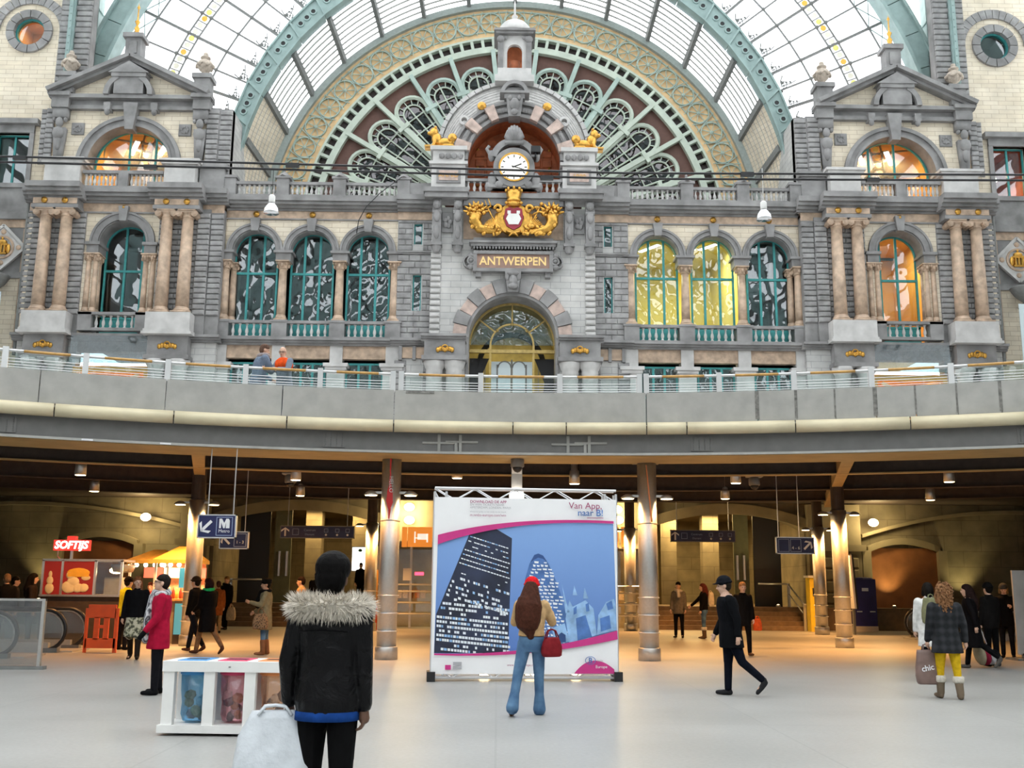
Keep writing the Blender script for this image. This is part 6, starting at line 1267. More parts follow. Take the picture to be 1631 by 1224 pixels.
ob('lock', MB().lathe([(.012,0),(.012,.01)], (0,0,0), 8), M['iron'], RB, world=False).location = (.0,-BD/2-.025,BZ-.06)
# ---- hanging signs
def hang_sign(px0, px1, py0, py1, Y, lab, rods, build, zt=4.9):
    a, b = P(px0, py1, Y), P(px1, py0, Y); cx = (a.x+b.x)/2; zc = (P((px0+px1)/2,py0,Y).z+P((px0+px1)/2,py1,Y).z)/2; h = abs(P((px0+px1)/2,py0,Y).z-P((px0+px1)/2,py1,Y).z); w = b.x-a.x
    k = root('hanging_sign', (cx, Y, zc), lab, 'sign')
    ob('panel', MB().box(cx-w/2+.02, cx+w/2-.02, Y-.045, Y+.045, zc-h/2+.02, zc+h/2-.02), M['navy'], k)
    ob('frame', MB().box(cx-w/2, cx+w/2, Y-.05, Y+.05, zc+h/2-.025, zc+h/2).box(cx-w/2, cx+w/2, Y-.05, Y+.05, zc-h/2, zc-h/2+.025).box(cx-w/2, cx-w/2+.025, Y-.05, Y+.05, zc-h/2, zc+h/2).box(cx+w/2-.025, cx+w/2, Y-.05, Y+.05, zc-h/2, zc+h/2), M['iron'] if w > 1.5 else M['steel2'], k)
    for r_ in rods: ob('hanger_rod', MB().tube([(cx+r_*w, Y, zc+h/2), (cx+r_*w, Y, zt)], .012, 6), M['steel2'], k)
    build(k, cx, Y-.055, zc, w, h); return k
def arrow(k, x, y, z, s, ang, mat=None):
    m = MB(); c, sn = math.cos(ang), math.sin(ang); R2 = lambda u, v: (x+s*(u*c-v*sn), z+s*(u*sn+v*c))
    for poly in ([(-.5,-.1),(.2,-.1),(.2,.1),(-.5,.1)], [(.5,0),(.36,.0),(-.02,.46),(.2,.46)], [(.5,0),(.2,-.46),(-.02,-.46),(.36,0)], [(.2,-.1),(.45,-.03),(.45,.03),(.2,.1)]):
        m.add([(R2(*p)[0], y-.002, R2(*p)[1]) for p in poly], [tuple(range(len(poly)))])
    ob('arrow', m, mat or M['signwhite'], k)
def box_outline(k, x, y, z, w, h, t=.012):
    ob('pictogram_box', MB().box(x-w/2,x+w/2,y-.003,y,z+h/2-t,z+h/2).box(x-w/2,x+w/2,y-.003,y,z-h/2,z-h/2+t).box(x-w/2,x-w/2+t,y-.003,y,z-h/2,z+h/2).box(x+w/2-t,x+w/2,y-.003,y,z-h/2,z+h/2), M.setdefault('paleblue', plain('pale_sign_blue', (.35,.42,.62), .4, var=0)), k)
def s_metro(k, x, y, z, w, h):
    arrow(k, x-w*.27, y, z, h*.62, -PI*.75); box_outline(k, x+w*.2, y, z, w*.42, h*.78)
    m = MB().add([(x+w*.2+u*h*.22, y-.002, z+h*.12+v*h*.2) for u,v in ((-1,-1),(-.62,-1),(-.62,.2),(-.2,-1),(.1,-1),(.3,.2),(.3,-1),(1,-1),(1,.6),(.8,1),(.3,1),(-.05,.1),(-.5,1),(-1,1))], [tuple(range(14))])
    ob('metro_letter', m, M['signwhite'], k); text('sign_text', 'Metro', h*.19, M['signwhite'], (x+w*.2, y-.003, z-h*.2), k, depth=.001)
def s_13(k, x, y, z, w, h): arrow(k, x-w*.27, y, z, h*.62, PI*.75); box_outline(k, x+w*.22, y, z, w*.42, h*.75); text('sign_text', '1 - 3', h*.24, M['signwhite'], (x+w*.22, y-.003, z-h*.12), k, depth=.001)
def s_46(k, x, y, z, w, h): arrow(k, x+w*.32, y, z, h*.62, PI*.25); box_outline(k, x-w*.3, y, z, w*.28, h*.75); box_outline(k, x+w*.01, y, z, w*.28, h*.75); text('sign_text', '4 - 6', h*.26, M['signwhite'], (x+w*.01, y-.003, z-h*.15), k, depth=.001)
def s_long(k, x, y, z, w, h):
    arrow(k, x-w*.43, y, z, h*.7, PI/2); box_outline(k, x-w*.29, y, z, h*.5, h*.5)
    text('sign_text', 'Centrum', h*.26, M['paleblue'], (x-w*.1, y-.003, z+h*.14), k, depth=.001); text('sign_text', 'Diamant', h*.22, M['paleblue'], (x-w*.1, y-.003, z-h*.2), k, depth=.001)
    for q in (.12, .27, .41): box_outline(k, x+w*q, y, z+h*.12, h*.32, h*.3); ob('pictogram', MB().ell((x+w*q,y-.002,z-h*.22), (h*.09,.004,h*.09), 8, 5), M['signwhite'], k)
hang_sign(314, 378, 820, 858, 21.6, 'blue Metro sign with diagonal down arrow', (-.26,.40), s_metro, 4.4)
hang_sign(349, 397, 847, 875, 27.0, 'blue platform sign reading 1 - 3 behind the Metro sign', (-.1,.35), s_13)
hang_sign(1236, 1296, 856, 883, 29.0, 'blue platform sign reading 4 - 6 with diagonal up arrow', (-.42,.12), s_46)
hang_sign(446, 565, 838, 858, 33.0, 'long dark direction sign above the fur-collared person', (-.4,.4), s_long)
hang_sign(1068, 1171, 845, 864, 36.0, 'long dark direction sign in front of the amber passage', (-.4,.4), s_long)
# ---- ticket office front behind the poster
YK = 39.5
tk = root('ticket_office', (.5, YK, 0), 'glazed ticket office front with orange panels behind the poster', 'kiosk')
a, b = P(601,900,YK).x, P(1030,900,YK).x
for px0, px1, sym in ((650,689,1), (690,722,0), (641,649,0), (975,986,0), (989,999,0)):
    q0, q1 = P(px0,840,YK), P(px1,872,YK); ob('orange_panel', MB().box(q0.x, q1.x-.02, YK-.1, YK, q1.z, q0.z), M.setdefault('orange_lit', glow('orange_backlit_panel', (1,.30,.04), .75)), tk)
    if sym: 
        mx_ = (q0.x+q1.x)/2; mz = (q0.z+q1.z)/2; ob('pictogram', MB().box(mx_-.22, mx_+.02, YK-.12, YK-.1, mz-.06, mz-.02).box(mx_-.22, mx_-.17, YK-.12, YK-.1, mz-.22, mz+.2).box(mx_-.1, mx_+.28, YK-.12, YK-.1, mz-.1, mz+.12).box(mx_+.24,mx_+.3,YK-.12,YK-.1,mz-.2,mz+.12), M.setdefault('lit_white', glow('lit_pictogram', (1,.9,.75), .9)), tk)
for t in range(9): x = a+(b-a)*t/8; ob('mullion', MB().box(x-.04, x+.04, YK-.05, YK+.05, 0, 3.0), M['steel'], tk)
for t in range(8):
    x = a+(b-a)*t/8; y = a+(b-a)*(t+1)/8; ob('pane', MB().box(x+.04, y-.04, YK-.01, YK+.01, .1, 2.9), M['clear'], tk)
for z in (.55, .95, 1.35, 1.6): ob('rail', MB().tube([(a,YK-.8,z),(b,YK-.8,z)], .03, 6), M['steel2'], tk)
ob('back_wall', MB().box(a, b, YK+1.8, YK+1.9, 0, 3.2), plain('office_back_wall', (.35,.28,.16), .7, var=.4, nscale=1.2), tk); ob('header', MB().box(a, b, YK-.05, YK+1.9, 3.0, 3.2), M['iron'], tk)
rnd = random.Random(8)
for i in range(10):
    x = P(608+i*9.5 if i < 8 else 990+(i-8)*10, 900, YK).x; z = 1.1; c = rnd.choice([(.7,.3,.08),(.75,.6,.4),(.5,.06,.04),(.2,.12,.08)]); ob('display_card', MB().box(x-.09, x+.09, YK+.15, YK+.2, z, z+.3), plain('display_card_'+str(i), c, .6, var=.3, nscale=20), tk)
ob('poster_card', MB().box(P(642,920,YK).x, P(655,920,YK).x, YK-.06, YK-.03, 1.75, 2.2), M['signwhite'], tk); ob('red_neon', MB().tube([(P(661,910,YK).x,YK-.05,2.0),(P(675,910,YK).x,YK-.05,2.0)], .06, 6), glow('red_neon', (1,.05,.1), 4), tk)
arealight('office_light', ((a+b)/2, YK+.9, 2.9), (0,0,0), 3, 260, (1,.7,.32))
pst = root('bollard', G(597,1005), 'slim orange and white marker post beside the rear of the red-taped column', 'post'); p = G(597,1005); ob('orange_section', MB().box(p.x-.06, p.x+.06, p.y-.04, p.y+.04, 0, .85), M['orange'], pst); ob('wooden_section', MB().box(p.x-.055, p.x+.055, p.y-.035, p.y+.035, .85, 2.1), M['wood'], pst)
lbx = root('light_box', P(574,909,45), 'white lit advertising light box in the dark passage', 'light box'); p = P(574,891,45); ob('case', MB().box(p.x-.36, p.x+.36, 44.9, 45.1, p.z-.52, p.z+.52), M['iron'], lbx); ob('face', MB().box(p.x-.33, p.x+.33, 44.86, 44.9, p.z-.48, p.z+.48), glow('lit_face', (1,.98,.92), 3.5), lbx); ob('emblem', MB().ell((p.x,44.86,p.z+.36), (.09,.01,.07)), plain('green_emblem', (.03,.2,.1), .5), lbx); ob('post', MB().box(p.x-.05,p.x+.05,44.95,45.05,.84,p.z-.5), M['iron'], lbx)
# ---- ticket machines on the far side
p = G(1304,1007); ym = root('ticket_machine', (p.x,p.y,0), 'yellow ticket machine beside the steel columns', 'machine')
ob('body', MB().prism([(p.x-.26,0),(p.x+.26,0),(p.x+.26,1.95),(p.x-.26,2.0)], p.y, p.y+.5), plain('machine_yellow', (.80,.58,.03), .45), ym); ob('hood', MB().box(p.x-.32, p.x+.32, p.y-.08, p.y+.55, 1.98, 2.06), M['white'], ym); ob('screen', MB().box(p.x-.16, p.x+.16, p.y-.02, p.y, 1.3, 1.6), M['black'], ym); ob('coin_slot', MB().box(p.x+.05, p.x+.2, p.y-.03, p.y, .8, 1.1), M['iron'], ym)
p = G(1381,1006); p.y -= .45; p.x -= .15; bm = root('vending_machine', (p.x,p.y,0), 'tall dark blue machine on a pale foot by the stone wall', 'machine'); q = .42
ob('body', MB().box(p.x-q, p.x+q, p.y, p.y+.6, .2, 1.95), plain('machine_blue', (.02,.02,.16), .4), bm); ob('foot', MB().box(p.x-q, p.x+q, p.y-.05, p.y+.6, 0, .2), M['pale'], bm); ob('dispenser', MB().box(p.x-.12, p.x+.12, p.y-.03, p.y, 1.5, 1.62), M['steel2'], bm); ob('top_curve', MB().lathe([(q,0),(q*.9,.05),(.0,.08)], (p.x,p.y+.3,1.95), 14), bm.children[0].data.materials[0], bm)
for e in (-1,1): ob('button_panel', MB().box(p.x+e*.25-.1, p.x+e*.25+.1, p.y-.02, p.y, .72, .76), M['steel2'], bm)
p = G(1363,1012); ib = root('information_board', (p.x,p.y,0), 'narrow framed information board seen edge-on beside the thick column', 'board'); ob('panel', MB().beam((p.x-.05,p.y,1.0+.0),(p.x-.12,p.y,2.6),.1,.5) if False else MB().prism([(p.x+.02,.9),(p.x+.1,.9),(p.x,2.75),(p.x-.08,2.75)], p.y, p.y+.9), M['signwhite'], ib); ob('edge', MB().prism([(p.x+.09,.88),(p.x+.14,.88),(p.x+.05,2.8),(p.x-.01,2.8)], p.y-.03, p.y+.95), M['black'], ib); ob('leg', MB().box(p.x+.02, p.x+.1, p.y+.2, p.y+.3, 0, .9), M['iron'], ib)
# ---- escalators
def escalator(name, cx, cy, flip, lab, n=1, h=.95):
    k = root('escalator', (cx,cy,0), lab, 'escalator')
    for i in range(n):
        y = cy+i*1.25; d = -1 if flip else 1       # runs away from the newel in direction -d along x
        loop = [(cx-d*2.6, y, h)] + [(cx+.0+d*.45*math.sin(math.radians(t)), y, h-.45+.45*math.cos(math.radians(t))) for t in range(0,181,15)] + [(cx-d*2.6, y, h-.9)]
        ob('handrail', MB().tube(loop, .045, 8), M['black'], k, True); gl = [(x_, z_) for x_, y_, z_ in loop]
        ob('glass_side', MB().prism([(x_-d*.03, max(.1,z_)) for x_, z_ in gl], y-.01, y+.01), M['clear'], k)
        ob('skirt', MB().box(*sorted((cx-d*2.6, cx+d*.1)), y-.06, y+.06, 0, .22), M['steel'], k); ob('deck_edge', MB().tube([(p_[0]-d*.05,p_[1],p_[2]-.04) for p_ in loop], .02, 6), M['steel2'], k)
        ob('foot_block', MB().box(*sorted((cx-d*.1, cx+d*.32)), y-.08, y+.08, 0, .1), M['iron'], k)
    ob('comb_plate', MB().box(*sorted((cx-d*2.4, cx+d*.6)), cy+.1, cy+max(1,n-1)*1.25-.1, .0, .03), M['steel'], k)
    return k
pe = G(50,1045); escalator('escalator', pe.x-.4, pe.y-.9, False, 'escalator with glass sides behind the clear screen', 1); pe = G(105,1040); escalator('escalator', pe.x-.5, pe.y, False, 'escalator with doubled black handrails beside the orange barrier', 2)
pe = G(1475,1020); escalator('escalator', pe.x+.3, pe.y, True, 'escalator with glass sides behind the white coat', 2)
p0, p1 = G(-60,1066), G(69,1066); gs = root('glass_barrier', ((p0.x+p1.x)/2, p0.y, 0), 'clear glass barrier panel with steel post in front of the escalator', 'barrier')
ob('pane', MB().box(p0.x, p1.x-.04, p0.y-.01, p0.y+.01, .08, 1.24), M.setdefault('hazy', glass('hazy_glass', (.80,.82,.82), .12)), gs); ob('post', MB().box(p1.x-.06, p1.x, p0.y-.04, p0.y+.04, 0, 1.28), M['steel'], gs); ob('top_rail', MB().box(p0.x, p1.x, p0.y-.03, p0.y+.03, 1.24, 1.28), M['steel'], gs); ob('foot', MB().box(p0.x, p1.x+.08, p0.y-.09, p0.y+.09, 0, .06), M['iron'], gs)
pw = G(1622,1052); wp = root('display_panel', (pw.x+.6, pw.y, 0), 'plain white display panel cut by the picture edge', 'panel'); ob('panel', MB().box(pw.x, pw.x+1.6, pw.y-.03, pw.y+.03, .12, 2.05), M['pale'], wp); ob('foot', MB().box(pw.x-.15, pw.x+1.5, pw.y-.3, pw.y+.3, 0, .05), M['iron'], wp); ob('leg', MB().box(pw.x+.1, pw.x+.16, pw.y-.03, pw.y+.03, 0, .15), M['iron'], wp)
# ---- orange plastic barrier
p0, p1 = G(134,1040), G(196,1038); BR = root('plastic_barrier', ((p0.x+p1.x)/2, p0.y, 0), 'bright orange plastic barrier beside the escalator', 'barrier'); w = p1.x-p0.x; x = p0.x; y = p0.y
ob('top_panel', MB().box(x+.03, x+w-.03, y-.03, y+.03, .78, 1.08), M['orange'], BR); ob('bottom_panel', MB().box(x, x+w, y-.03, y+.03, .10, .32), M['orange'], BR)
for t in (0, .30, .38, .62, .70, 1): ob('upright', MB().box(x+t*w-.03-(.02 if t == 1 else 0), x+t*w+.03, y-.03, y+.03, .0 if t in (0,1) else .3, .8 if t not in (0,1) else 1.0), M['orange'], BR)
ob('cross_bar', MB().box(x+.3*w, x+.7*w, y-.02, y+.02, .55, .62), M['orange'], BR)
# ---- ice cream stall
p0, p1 = G(72,1012), G(236,1012); Ys = 27.5
SX0, SX1 = P(68,920,Ys).x, P(193,920,Ys).x
IC = root('ice_cream_stall', ((SX0+SX1)/2, Ys, 0), 'red ice cream stall with SOFTIJS light sign and glass front', 'stall'); zt = P(150,893,Ys).z; zb = P(150,951,Ys).z
d1 = SX0+.5; d2 = SX0+1.35; 
ob('counter', MB().box(SX0, SX1, Ys, Ys+.9, 0, zb), M['darkceil'], IC)
ob('counter_top', MB().box(SX0-.03, SX1+.03, Ys-.08, Ys+.95, zb, zb+.05), M['steel'], IC); ob('roof', MB().box(SX0-.03, SX1+.03, Ys-.03, Ys+.9, zt-.03, zt+.03), M['steel'], IC)
for x in (SX0, d1, d2, SX1): ob('post', MB().box(x-.03, x+.03, Ys-.03, Ys+.03, zb, zt), M['steel2'], IC)
redp2 = glow('stall_red_panel', (.55,.03,.02), .25); ob('red_panel', MB().box(SX0+.03, d1-.03, Ys-.01, Ys+.01, zb+.03, zt-.03), redp2, IC); ob('red_panel', MB().box(d1+.03, d2-.03, Ys-.01, Ys+.01, zb+.03, zt-.03), redp2, IC)
cm = plain('cream_print', (.85,.72,.45), .5); m = MB()
for i, (u, v, r_) in enumerate(((.12,.12,.2),(.22,.25,.17),(.15,.42,.13),(.5,.1,.14),(.35,.1,.15))): m.ell((d1+u+.08,Ys-.02,zb+.12+v), (r_,.02,r_*.8), 10, 6)
ob('ice_cream_print', m, cm, IC, True); ob('ice_cream_print', MB().ell((SX0+.2,Ys-.02,zb+.2), (.12,.02,.14)).ell((SX0+.2,Ys-.02,zb+.4),(.09,.02,.12)).ell((SX0+.2,Ys-.02,zb+.56),(.05,.02,.09)), cm, IC, True); ob('logo', MB().ell((d1+.42,Ys-.02,zt-.32), (.3,.02,.12)).box(d1+.15,d1+.7,Ys-.04,Ys-.02,zt-.42,zt-.32), plain('yellow_print', (.9,.5,.05), .5), IC)
ob('logo_small', MB().ell((d1+.62,Ys-.02,zb+.48), (.12,.02,.07)), cm, IC)
ob('side_glass', MB().box(d2+.03, SX1-.03, Ys-.005, Ys+.005, zb+.03, zt-.03), M['clear'], IC); ob('machine', MB().box(d2+.1, SX1-.1, Ys+.4, Ys+.9, zb, zb+.5), plain('machine_grey_green', (.45,.45,.36), .5), IC); ob('pot', MB().lathe([(.0,0),(.25,.02),(.32,.2),(.3,.22)], (d2+.5,Ys+.6,zb+.62), 14), M['steel'], IC, True); ob('inner_lamp', MB().ell((d2+.3,Ys+.7,zt-.25), (.2,.08,.09)), M['warm'], IC, True)
sx0, sx1 = P(80,870,Ys).x, P(137,870,Ys).x; sz0, sz1 = P(108,877,Ys).z, P(108,860,Ys).z
ob('sign_box', MB().box(sx0, sx1, Ys+.2, Ys+.35, sz0, sz1).box((sx0+sx1)/2-.12,(sx0+sx1)/2+.1,Ys+.2,Ys+.35,sz1,sz1+.1), glow('red_light_sign', (1,.05,.035), 1.1), IC); text('sign_text', 'SOFTIJS', (sz1-sz0)*1.0, glow('sign_letters', (1,.85,.8), 2.2), ((sx0+sx1)/2, Ys+.18, (sz0+sz1)/2), IC, bold=.01, shear=.2, sx=.95); ob('sign_post', MB().box((sx0+sx1)/2-.03, (sx0+sx1)/2+.03, Ys+.25, Ys+.3, zt, sz0).tube([(sx0+.1,Ys+.27,sz0),(sx0+.1,Ys+.27,zt+.1),(sx0+.2,Ys+.27,zt)], .02, 6), M['steel2'], IC)
# ---- food stall with two little roofs
Yk = 28.5; KX0, KX1 = P(196,920,Yk).x, P(313,920,Yk).x; kz = P(250,893,Yk).z; kb = P(275,958,Yk).z
FS = root('food_stall', ((KX0+KX1)/2, Yk, 0), 'brightly lit snack stall with two yellow ridged canopies', 'stall'); km = (KX0+KX1)/2
ob('counter', MB().box(km-.3, KX1-.1, Yk, Yk+1.2, 0, kb), plain('stall_counter', (.30,.24,.16), .6), FS); ob('counter_top', MB().box(km-.35, KX1, Yk-.1, Yk+1.3, kb, kb+.06), M['wood'], FS)
cv = plain('yellow_canopy', (.75,.47,.10), .7, var=.12)
for x0, x1, yy, top in ((KX0,KX0+1.15,Yk+.5,P(230,874,Yk).z), (km-.1,KX1,Yk-.1,P(280,870,Yk).z)):
    xm = (x0*.35+x1*.65) if x0 > KX0+.1 else x1-.3; m = MB()
    m.add([(x0,yy-.3,kz+.02),(x1,yy-.3,kz+.02),(x1,yy+1.3,kz+.02),(x0,yy+1.3,kz+.02),(x0+.45,yy+.5,top),(x1-.35,yy+.5,top)], [(0,1,5,4),(1,2,5),(2,3,4,5),(3,0,4)]); m.add([(x0,yy-.3,kz-.08),(x1,yy-.3,kz-.08),(x1,yy-.3,kz+.02),(x0,yy-.3,kz+.02),(x1,yy+1.3,kz-.08),(x1,yy+1.3,kz+.02)], [(0,1,2,3),(1,4,5,2)])
    ob('canopy', m, cv, FS)
    for x in (x0+.06, x1-.06): ob('post', MB().box(x-.03, x+.03, yy-.2, yy-.14, 0, kz), M['white'], FS)
    for i in range(4): ob('bulb', MB().ell((x0+.2+(x1-x0-.4)*i/3, yy-.1, kz-.12), .06), M['cold'], FS, True)
rl = glow('stall_red_light', (1,.12,.06), 2.0); wl = glow('stall_menu_light', (1,.75,.45), 2.2); tl_ = glow('stall_teal_panel', (.12,.55,.6), .7)
x = KX0+.25
for i, (w_, mt) in enumerate(((.55,rl),(.55,wl),(.35,wl),(.3,rl))): z = kz-.32; ob('menu_panel', MB().box(x, x+w_-.04, Yk+.9, Yk+.95, z-.14, z+.14), mt, FS); x += w_
ob('teal_panel', MB().box(KX1-.45, KX1-.12, Yk-.05, Yk, kb+.35, kz-.2), tl_, FS); ob('back_wall', MB().box(km-.2, KX1-.1, Yk+1.2, Yk+1.25, 0, kz), plain('stall_back', (.65,.32,.15), .6, var=.4, nscale=6), FS)
rnd = random.Random(2)
for i in range(12): ob('bottle', MB().lathe([(.045,0),(.05,.12),(.045,.18),(.02,.24),(.02,.3)], (km+.1+(i%6)*.2, Yk+.3+.3*(i//6), kb+.06), 8), plain('bottle_'+str(i), rnd.choice([(.6,.1,.05),(.7,.5,.1),(.1,.4,.4),(.7,.7,.6)]), .3, var=0), FS, True)
q = G(290,1032); ob('teal_poster', MB().box(P(277,1000,Yk-.2).x, P(297,1000,Yk-.2).x, Yk-.24, Yk-.2, .25, 1.05), glow('cool_poster', (.10,.42,.50), .6), FS); ob('poster_frame', MB().box(P(275,1000,Yk-.2).x, P(299,1000,Yk-.2).x, Yk-.2, Yk-.1, 0, 1.12), M['darkceil'], FS)
arealight('stall_light', (km+.5, Yk+.4, kz-.15), (0,0,0), 1.5, 90, (1,.6,.3))
# ---- overhead cables and pendant hall lamps
YCb = 24.0
for dpy, nm in ((0,'upper'), (9,'lower')):
    c = root('overhead_cable', P(815,268+dpy,YCb), f'{nm} of the two dark cables strung across the hall', 'cable'); pts = []
    for i in range(25):
        t = i/24; px = -250+2130*t; py = (249+ (276-249)*min(1, max(0,(px)/1000)) if px < 1000 else 276) + dpy + (0 if px < 1000 else (px-1000)*.004); pts.append(P(px, py, YCb))
    ob('wire', MB().tube(pts, .028, 6), M['black'], c)
    for px in (((32, 466) if dpy == 0 else (240, 871)) + ((1190,) if dpy == 0 else (1390,))):
        py = 249 + min(px,1000)/1000*27 + dpy + 2; p = P(px, py, YCb); ob('insulator', MB().box(p.x-.16, p.x+.16, YCb-.05, YCb+.05, p.z-.05, p.z+.05), M['black'], c)
for px, py, lab in ((432,340,'chrome pendant hall lamp in front of the dark arched windows'), (1217,350,'chrome pendant hall lamp in front of the yellow-lit wing')):
    YCb = 24.3; p = P(px, py, YCb); k = root('pendant_lamp', (p.x,YCb,p.z), lab, 'lamp'); ch = M.setdefault('chrome', plain('chrome', (.7,.72,.74), .15, 1, var=0))
    ob('shade', MB().lathe([(.19,0),(.185,.03),(.17,.12),(.12,.2),(.075,.25),(.07,.26)], (p.x,YCb,p.z), 20), ch, k, True); ob('cap', MB().lathe([(.075,.26),(.08,.28),(.08,.44),(.05,.48)], (p.x,YCb,p.z), 14), M['white'], k, True); ob('lens', MB().lathe([(.17,.01),(.0,.02)], (p.x,YCb,p.z), 16), M['iron'], k); ob('hanger', MB().tube([(p.x,YCb,p.z+.45),(p.x,YCb,P(px,268,YCb).z)], .008, 5), M['white'] if px > 1000 else M['black'], k)
k = root('loose_cable', P(572,350,46.6), 'thin black cable drooping from the roof balustrade over the middle dark arch', 'cable')
ob('wire', MB().tube([P(568,372,47.0), P(571,352,46.8), P(583,330,46.7), P(605,308,46.7), P(640,282,46.8)], .022, 6), M['black'], k, True)
# ================================================================== people
def remesh(mb, voxel, mats, smooth=3, name='cloth'):
    me = mesh(mb, mats if isinstance(mats, list) else [mats]); o = bpy.data.objects.new('tmp', me)
    r = o.modifiers.new('r', 'REMESH'); r.mode = 'VOXEL'; r.voxel_size = voxel; r.use_smooth_shade = True
    s = o.modifiers.new('s', 'SMOOTH'); s.iterations = smooth; s.factor = .5
    out = evaluated(o); out.name = name
    bpy.data.objects.remove(o); bpy.data.meshes.remove(me)
    if not out.materials: out.materials.append(mats)
    return out
SKIN = {'fair': plain('fair_skin', (.62,.38,.27), .55, var=.06), 'dark': plain('dark_skin', (.13,.065,.04), .5, var=.06), 'tan': plain('tan_skin', (.45,.25,.16), .55, var=.06)}
_cm = {}
def cloth(col, rough=.85, var=.22, ns=14, bump=.35):
    k = (col, rough, var)
    if max(col) < .06: col = tuple(c*.4 for c in col)
    if k not in _cm: _cm[k] = plain('cloth_%d' % len(_cm), col, rough, var=var, nscale=ns, bump=bump, spec=.08)
    return _cm[k]
BLACK, NAVY, CHAR = (.012,.012,.014), (.012,.016,.03), (.04,.04,.045)
eye_mat = plain('eye', (.02,.015,.012), .2, var=0); lip_mat = plain('lips', (.42,.14,.11), .5, var=0)
def V3(*a): return Vector(a)
def person(loc, label, H=1.72, yaw=0, legs=((0,0,.03),(0,0,.03)), arms=((.05,.12,.15,0),(.05,.12,.15,0)), lean=0, head=(0,0), build=1.0, skin='fair',
           jacket=None, hem=.80, flare=1.0, trousers=(.03,.03,.04), flared=0, shoes=BLACK, boots=0, skirt=None, hair=(.05,.03,.02), style='short', hat=None, hatcol=BLACK, visor=False,
           scarf=None, glasses=False, female=False, vox=None, sit=False, gloves=False, fur=False, extra=None, sleeve=1.0, group=None):
    loc = Vector(loc); dist = max(4, loc.y); vx = vox or max(.0075, dist*.00066); k = H/1.74
    R = root('person', loc, label, 'person', group, rz=yaw)
    J = {}
    hz = .91
    for i, s in enumerate((-1, 1)):
        p, kn, ab = legs[i]; J['hip',s] = V3(s*.088, 0, hz); d = V3(s*math.sin(ab), math.sin(p), -math.cos(p)).normalized(); J['knee',s] = J['hip',s] + d*.43
        d2 = V3(s*math.sin(ab)*.6, math.sin(p-kn), -math.cos(p-kn)).normalized(); J['ank',s] = J['knee',s] + d2*.40; J['fd',s] = V3(s*.12, math.cos(p-kn)*.9, math.sin(p-kn)*.9 if abs(p-kn) > .35 else 0).normalized()
    dz = .075 - min(J['ank',-1].z, J['ank',1].z) if not sit else 0
    hipz = hz + dz
    for key in list(J):
        if key[0] != 'fd': J[key].z += dz
    def T(x, y, z): return V3(x, y + lean*(z-hipz), z)
    tz = dz
    for i, s in enumerate((-1, 1)):
        p, ab, e, inw = arms[i]; J['sh',s] = T(s*.175*build, -.01, 1.405+tz); ud = V3(s*math.sin(ab), math.sin(p)*math.cos(ab), -math.cos(p)*math.cos(ab)).normalized(); J['el',s] = J['sh',s] + ud*.285
        fd = V3(s*math.sin(ab)*.5 - s*inw, math.sin(p+e), -math.cos(p+e)).normalized(); J['wr',s] = J['el',s] + fd*.25; J['hd',s] = fd
    neck = T(0, -.005, 1.47+tz); hc = T(0, .02, 1.615+tz) ; Rh = Matrix.Rotation(head[0], 3, 'Z') @ Matrix.Rotation(head[1], 3, 'X')
    def hp(x, y, z): return hc + Rh @ V3(x, y, z)
    S = lambda mb: setattr(mb, 'v', [(a*k, b*k, c*k) for a, b, c in mb.v]) or mb
    tor = [(.80,.14,.105),(.90,.162,.118),(1.0,.152,.11),(1.08,.138 if female else .148,.102),(1.2,.155,.112),(1.32,.172,.115),(1.40,.165,.10),(1.45,.10,.078),(1.50,.058,.06)]
    def torso(mb, inf, z0=.80, fl=1.0, top=1.5):
        rings = []
        for z, rx, ry in tor:
            if z < z0-.001 or z > top: continue
            rings.append((T(0,-.004,z+tz), rx*build+inf, ry*build+inf))
        if z0 < .80 or fl != 1.0:
            lo = [r for r in rings if True]; z = min(.95, z0+.3); base = []
            zz = z0
            while zz < .90: base.append((T(0,-.004,zz+tz), (.162*build+inf)*(1+(fl-1)*(.95-zz)/max(.05,.95-z0)), (.118*build+inf)*(1+(fl-1)*(.95-zz)/max(.05,.95-z0)))); zz += .08
            rings = base + [r for r in rings if r[0].z-tz >= .9]
        mb.loft(rings, 18)
    # ---- body, one skin
    b = MB(); torso(b, 0)
    for s in (-1, 1):
        b.caps(J['hip',s]+V3(0,0,.02), J['knee',s], .082*build, .055).caps(J['knee',s], J['ank',s], .054, .036).caps(J['ank',s]+V3(0,-.02,-.03), J['ank',s]+V3(0,-.02,-.03)+J['fd',s]*.14, .034, .03)
        b.caps(J['sh',s], J['el',s], .052*build, .04).caps(J['el',s], J['wr',s], .04, .028)
        w = J['wr',s]; f = J['hd',s]; side = V3(-s,0,0); side = (side - f*side.dot(f)).normalized(); nrm = f.cross(side)
        if side.length < .5: side = V3(0,1,0)
        b.caps(w, w+f*.07, .026, .034).ell(w+f*.055, (.03,.03,.035), 8, 6)
        fr = max(.0095, vx*.75)
        across = nrm
        for j in range(4):
            o0 = w+f*.085+across*(j-1.5)*.019; ln = (.062,.074,.07,.055)[j]; mid = o0+(f*.8+side*.35).normalized()*ln*.55; b.caps(o0, mid, fr, fr*.95, 7); b.caps(mid, mid+(f*.35+side*.8).normalized()*ln*.45, fr*.95, fr*.8, 7)
        o0 = w+f*.03+across*(.03); b.caps(o0, o0+(f*.6+across*.5+side*.5).normalized()*.055, fr*1.15, fr, 7)
    b.caps(neck-V3(0,0,.05), hc-V3(0,.01,.06), .058, .052)
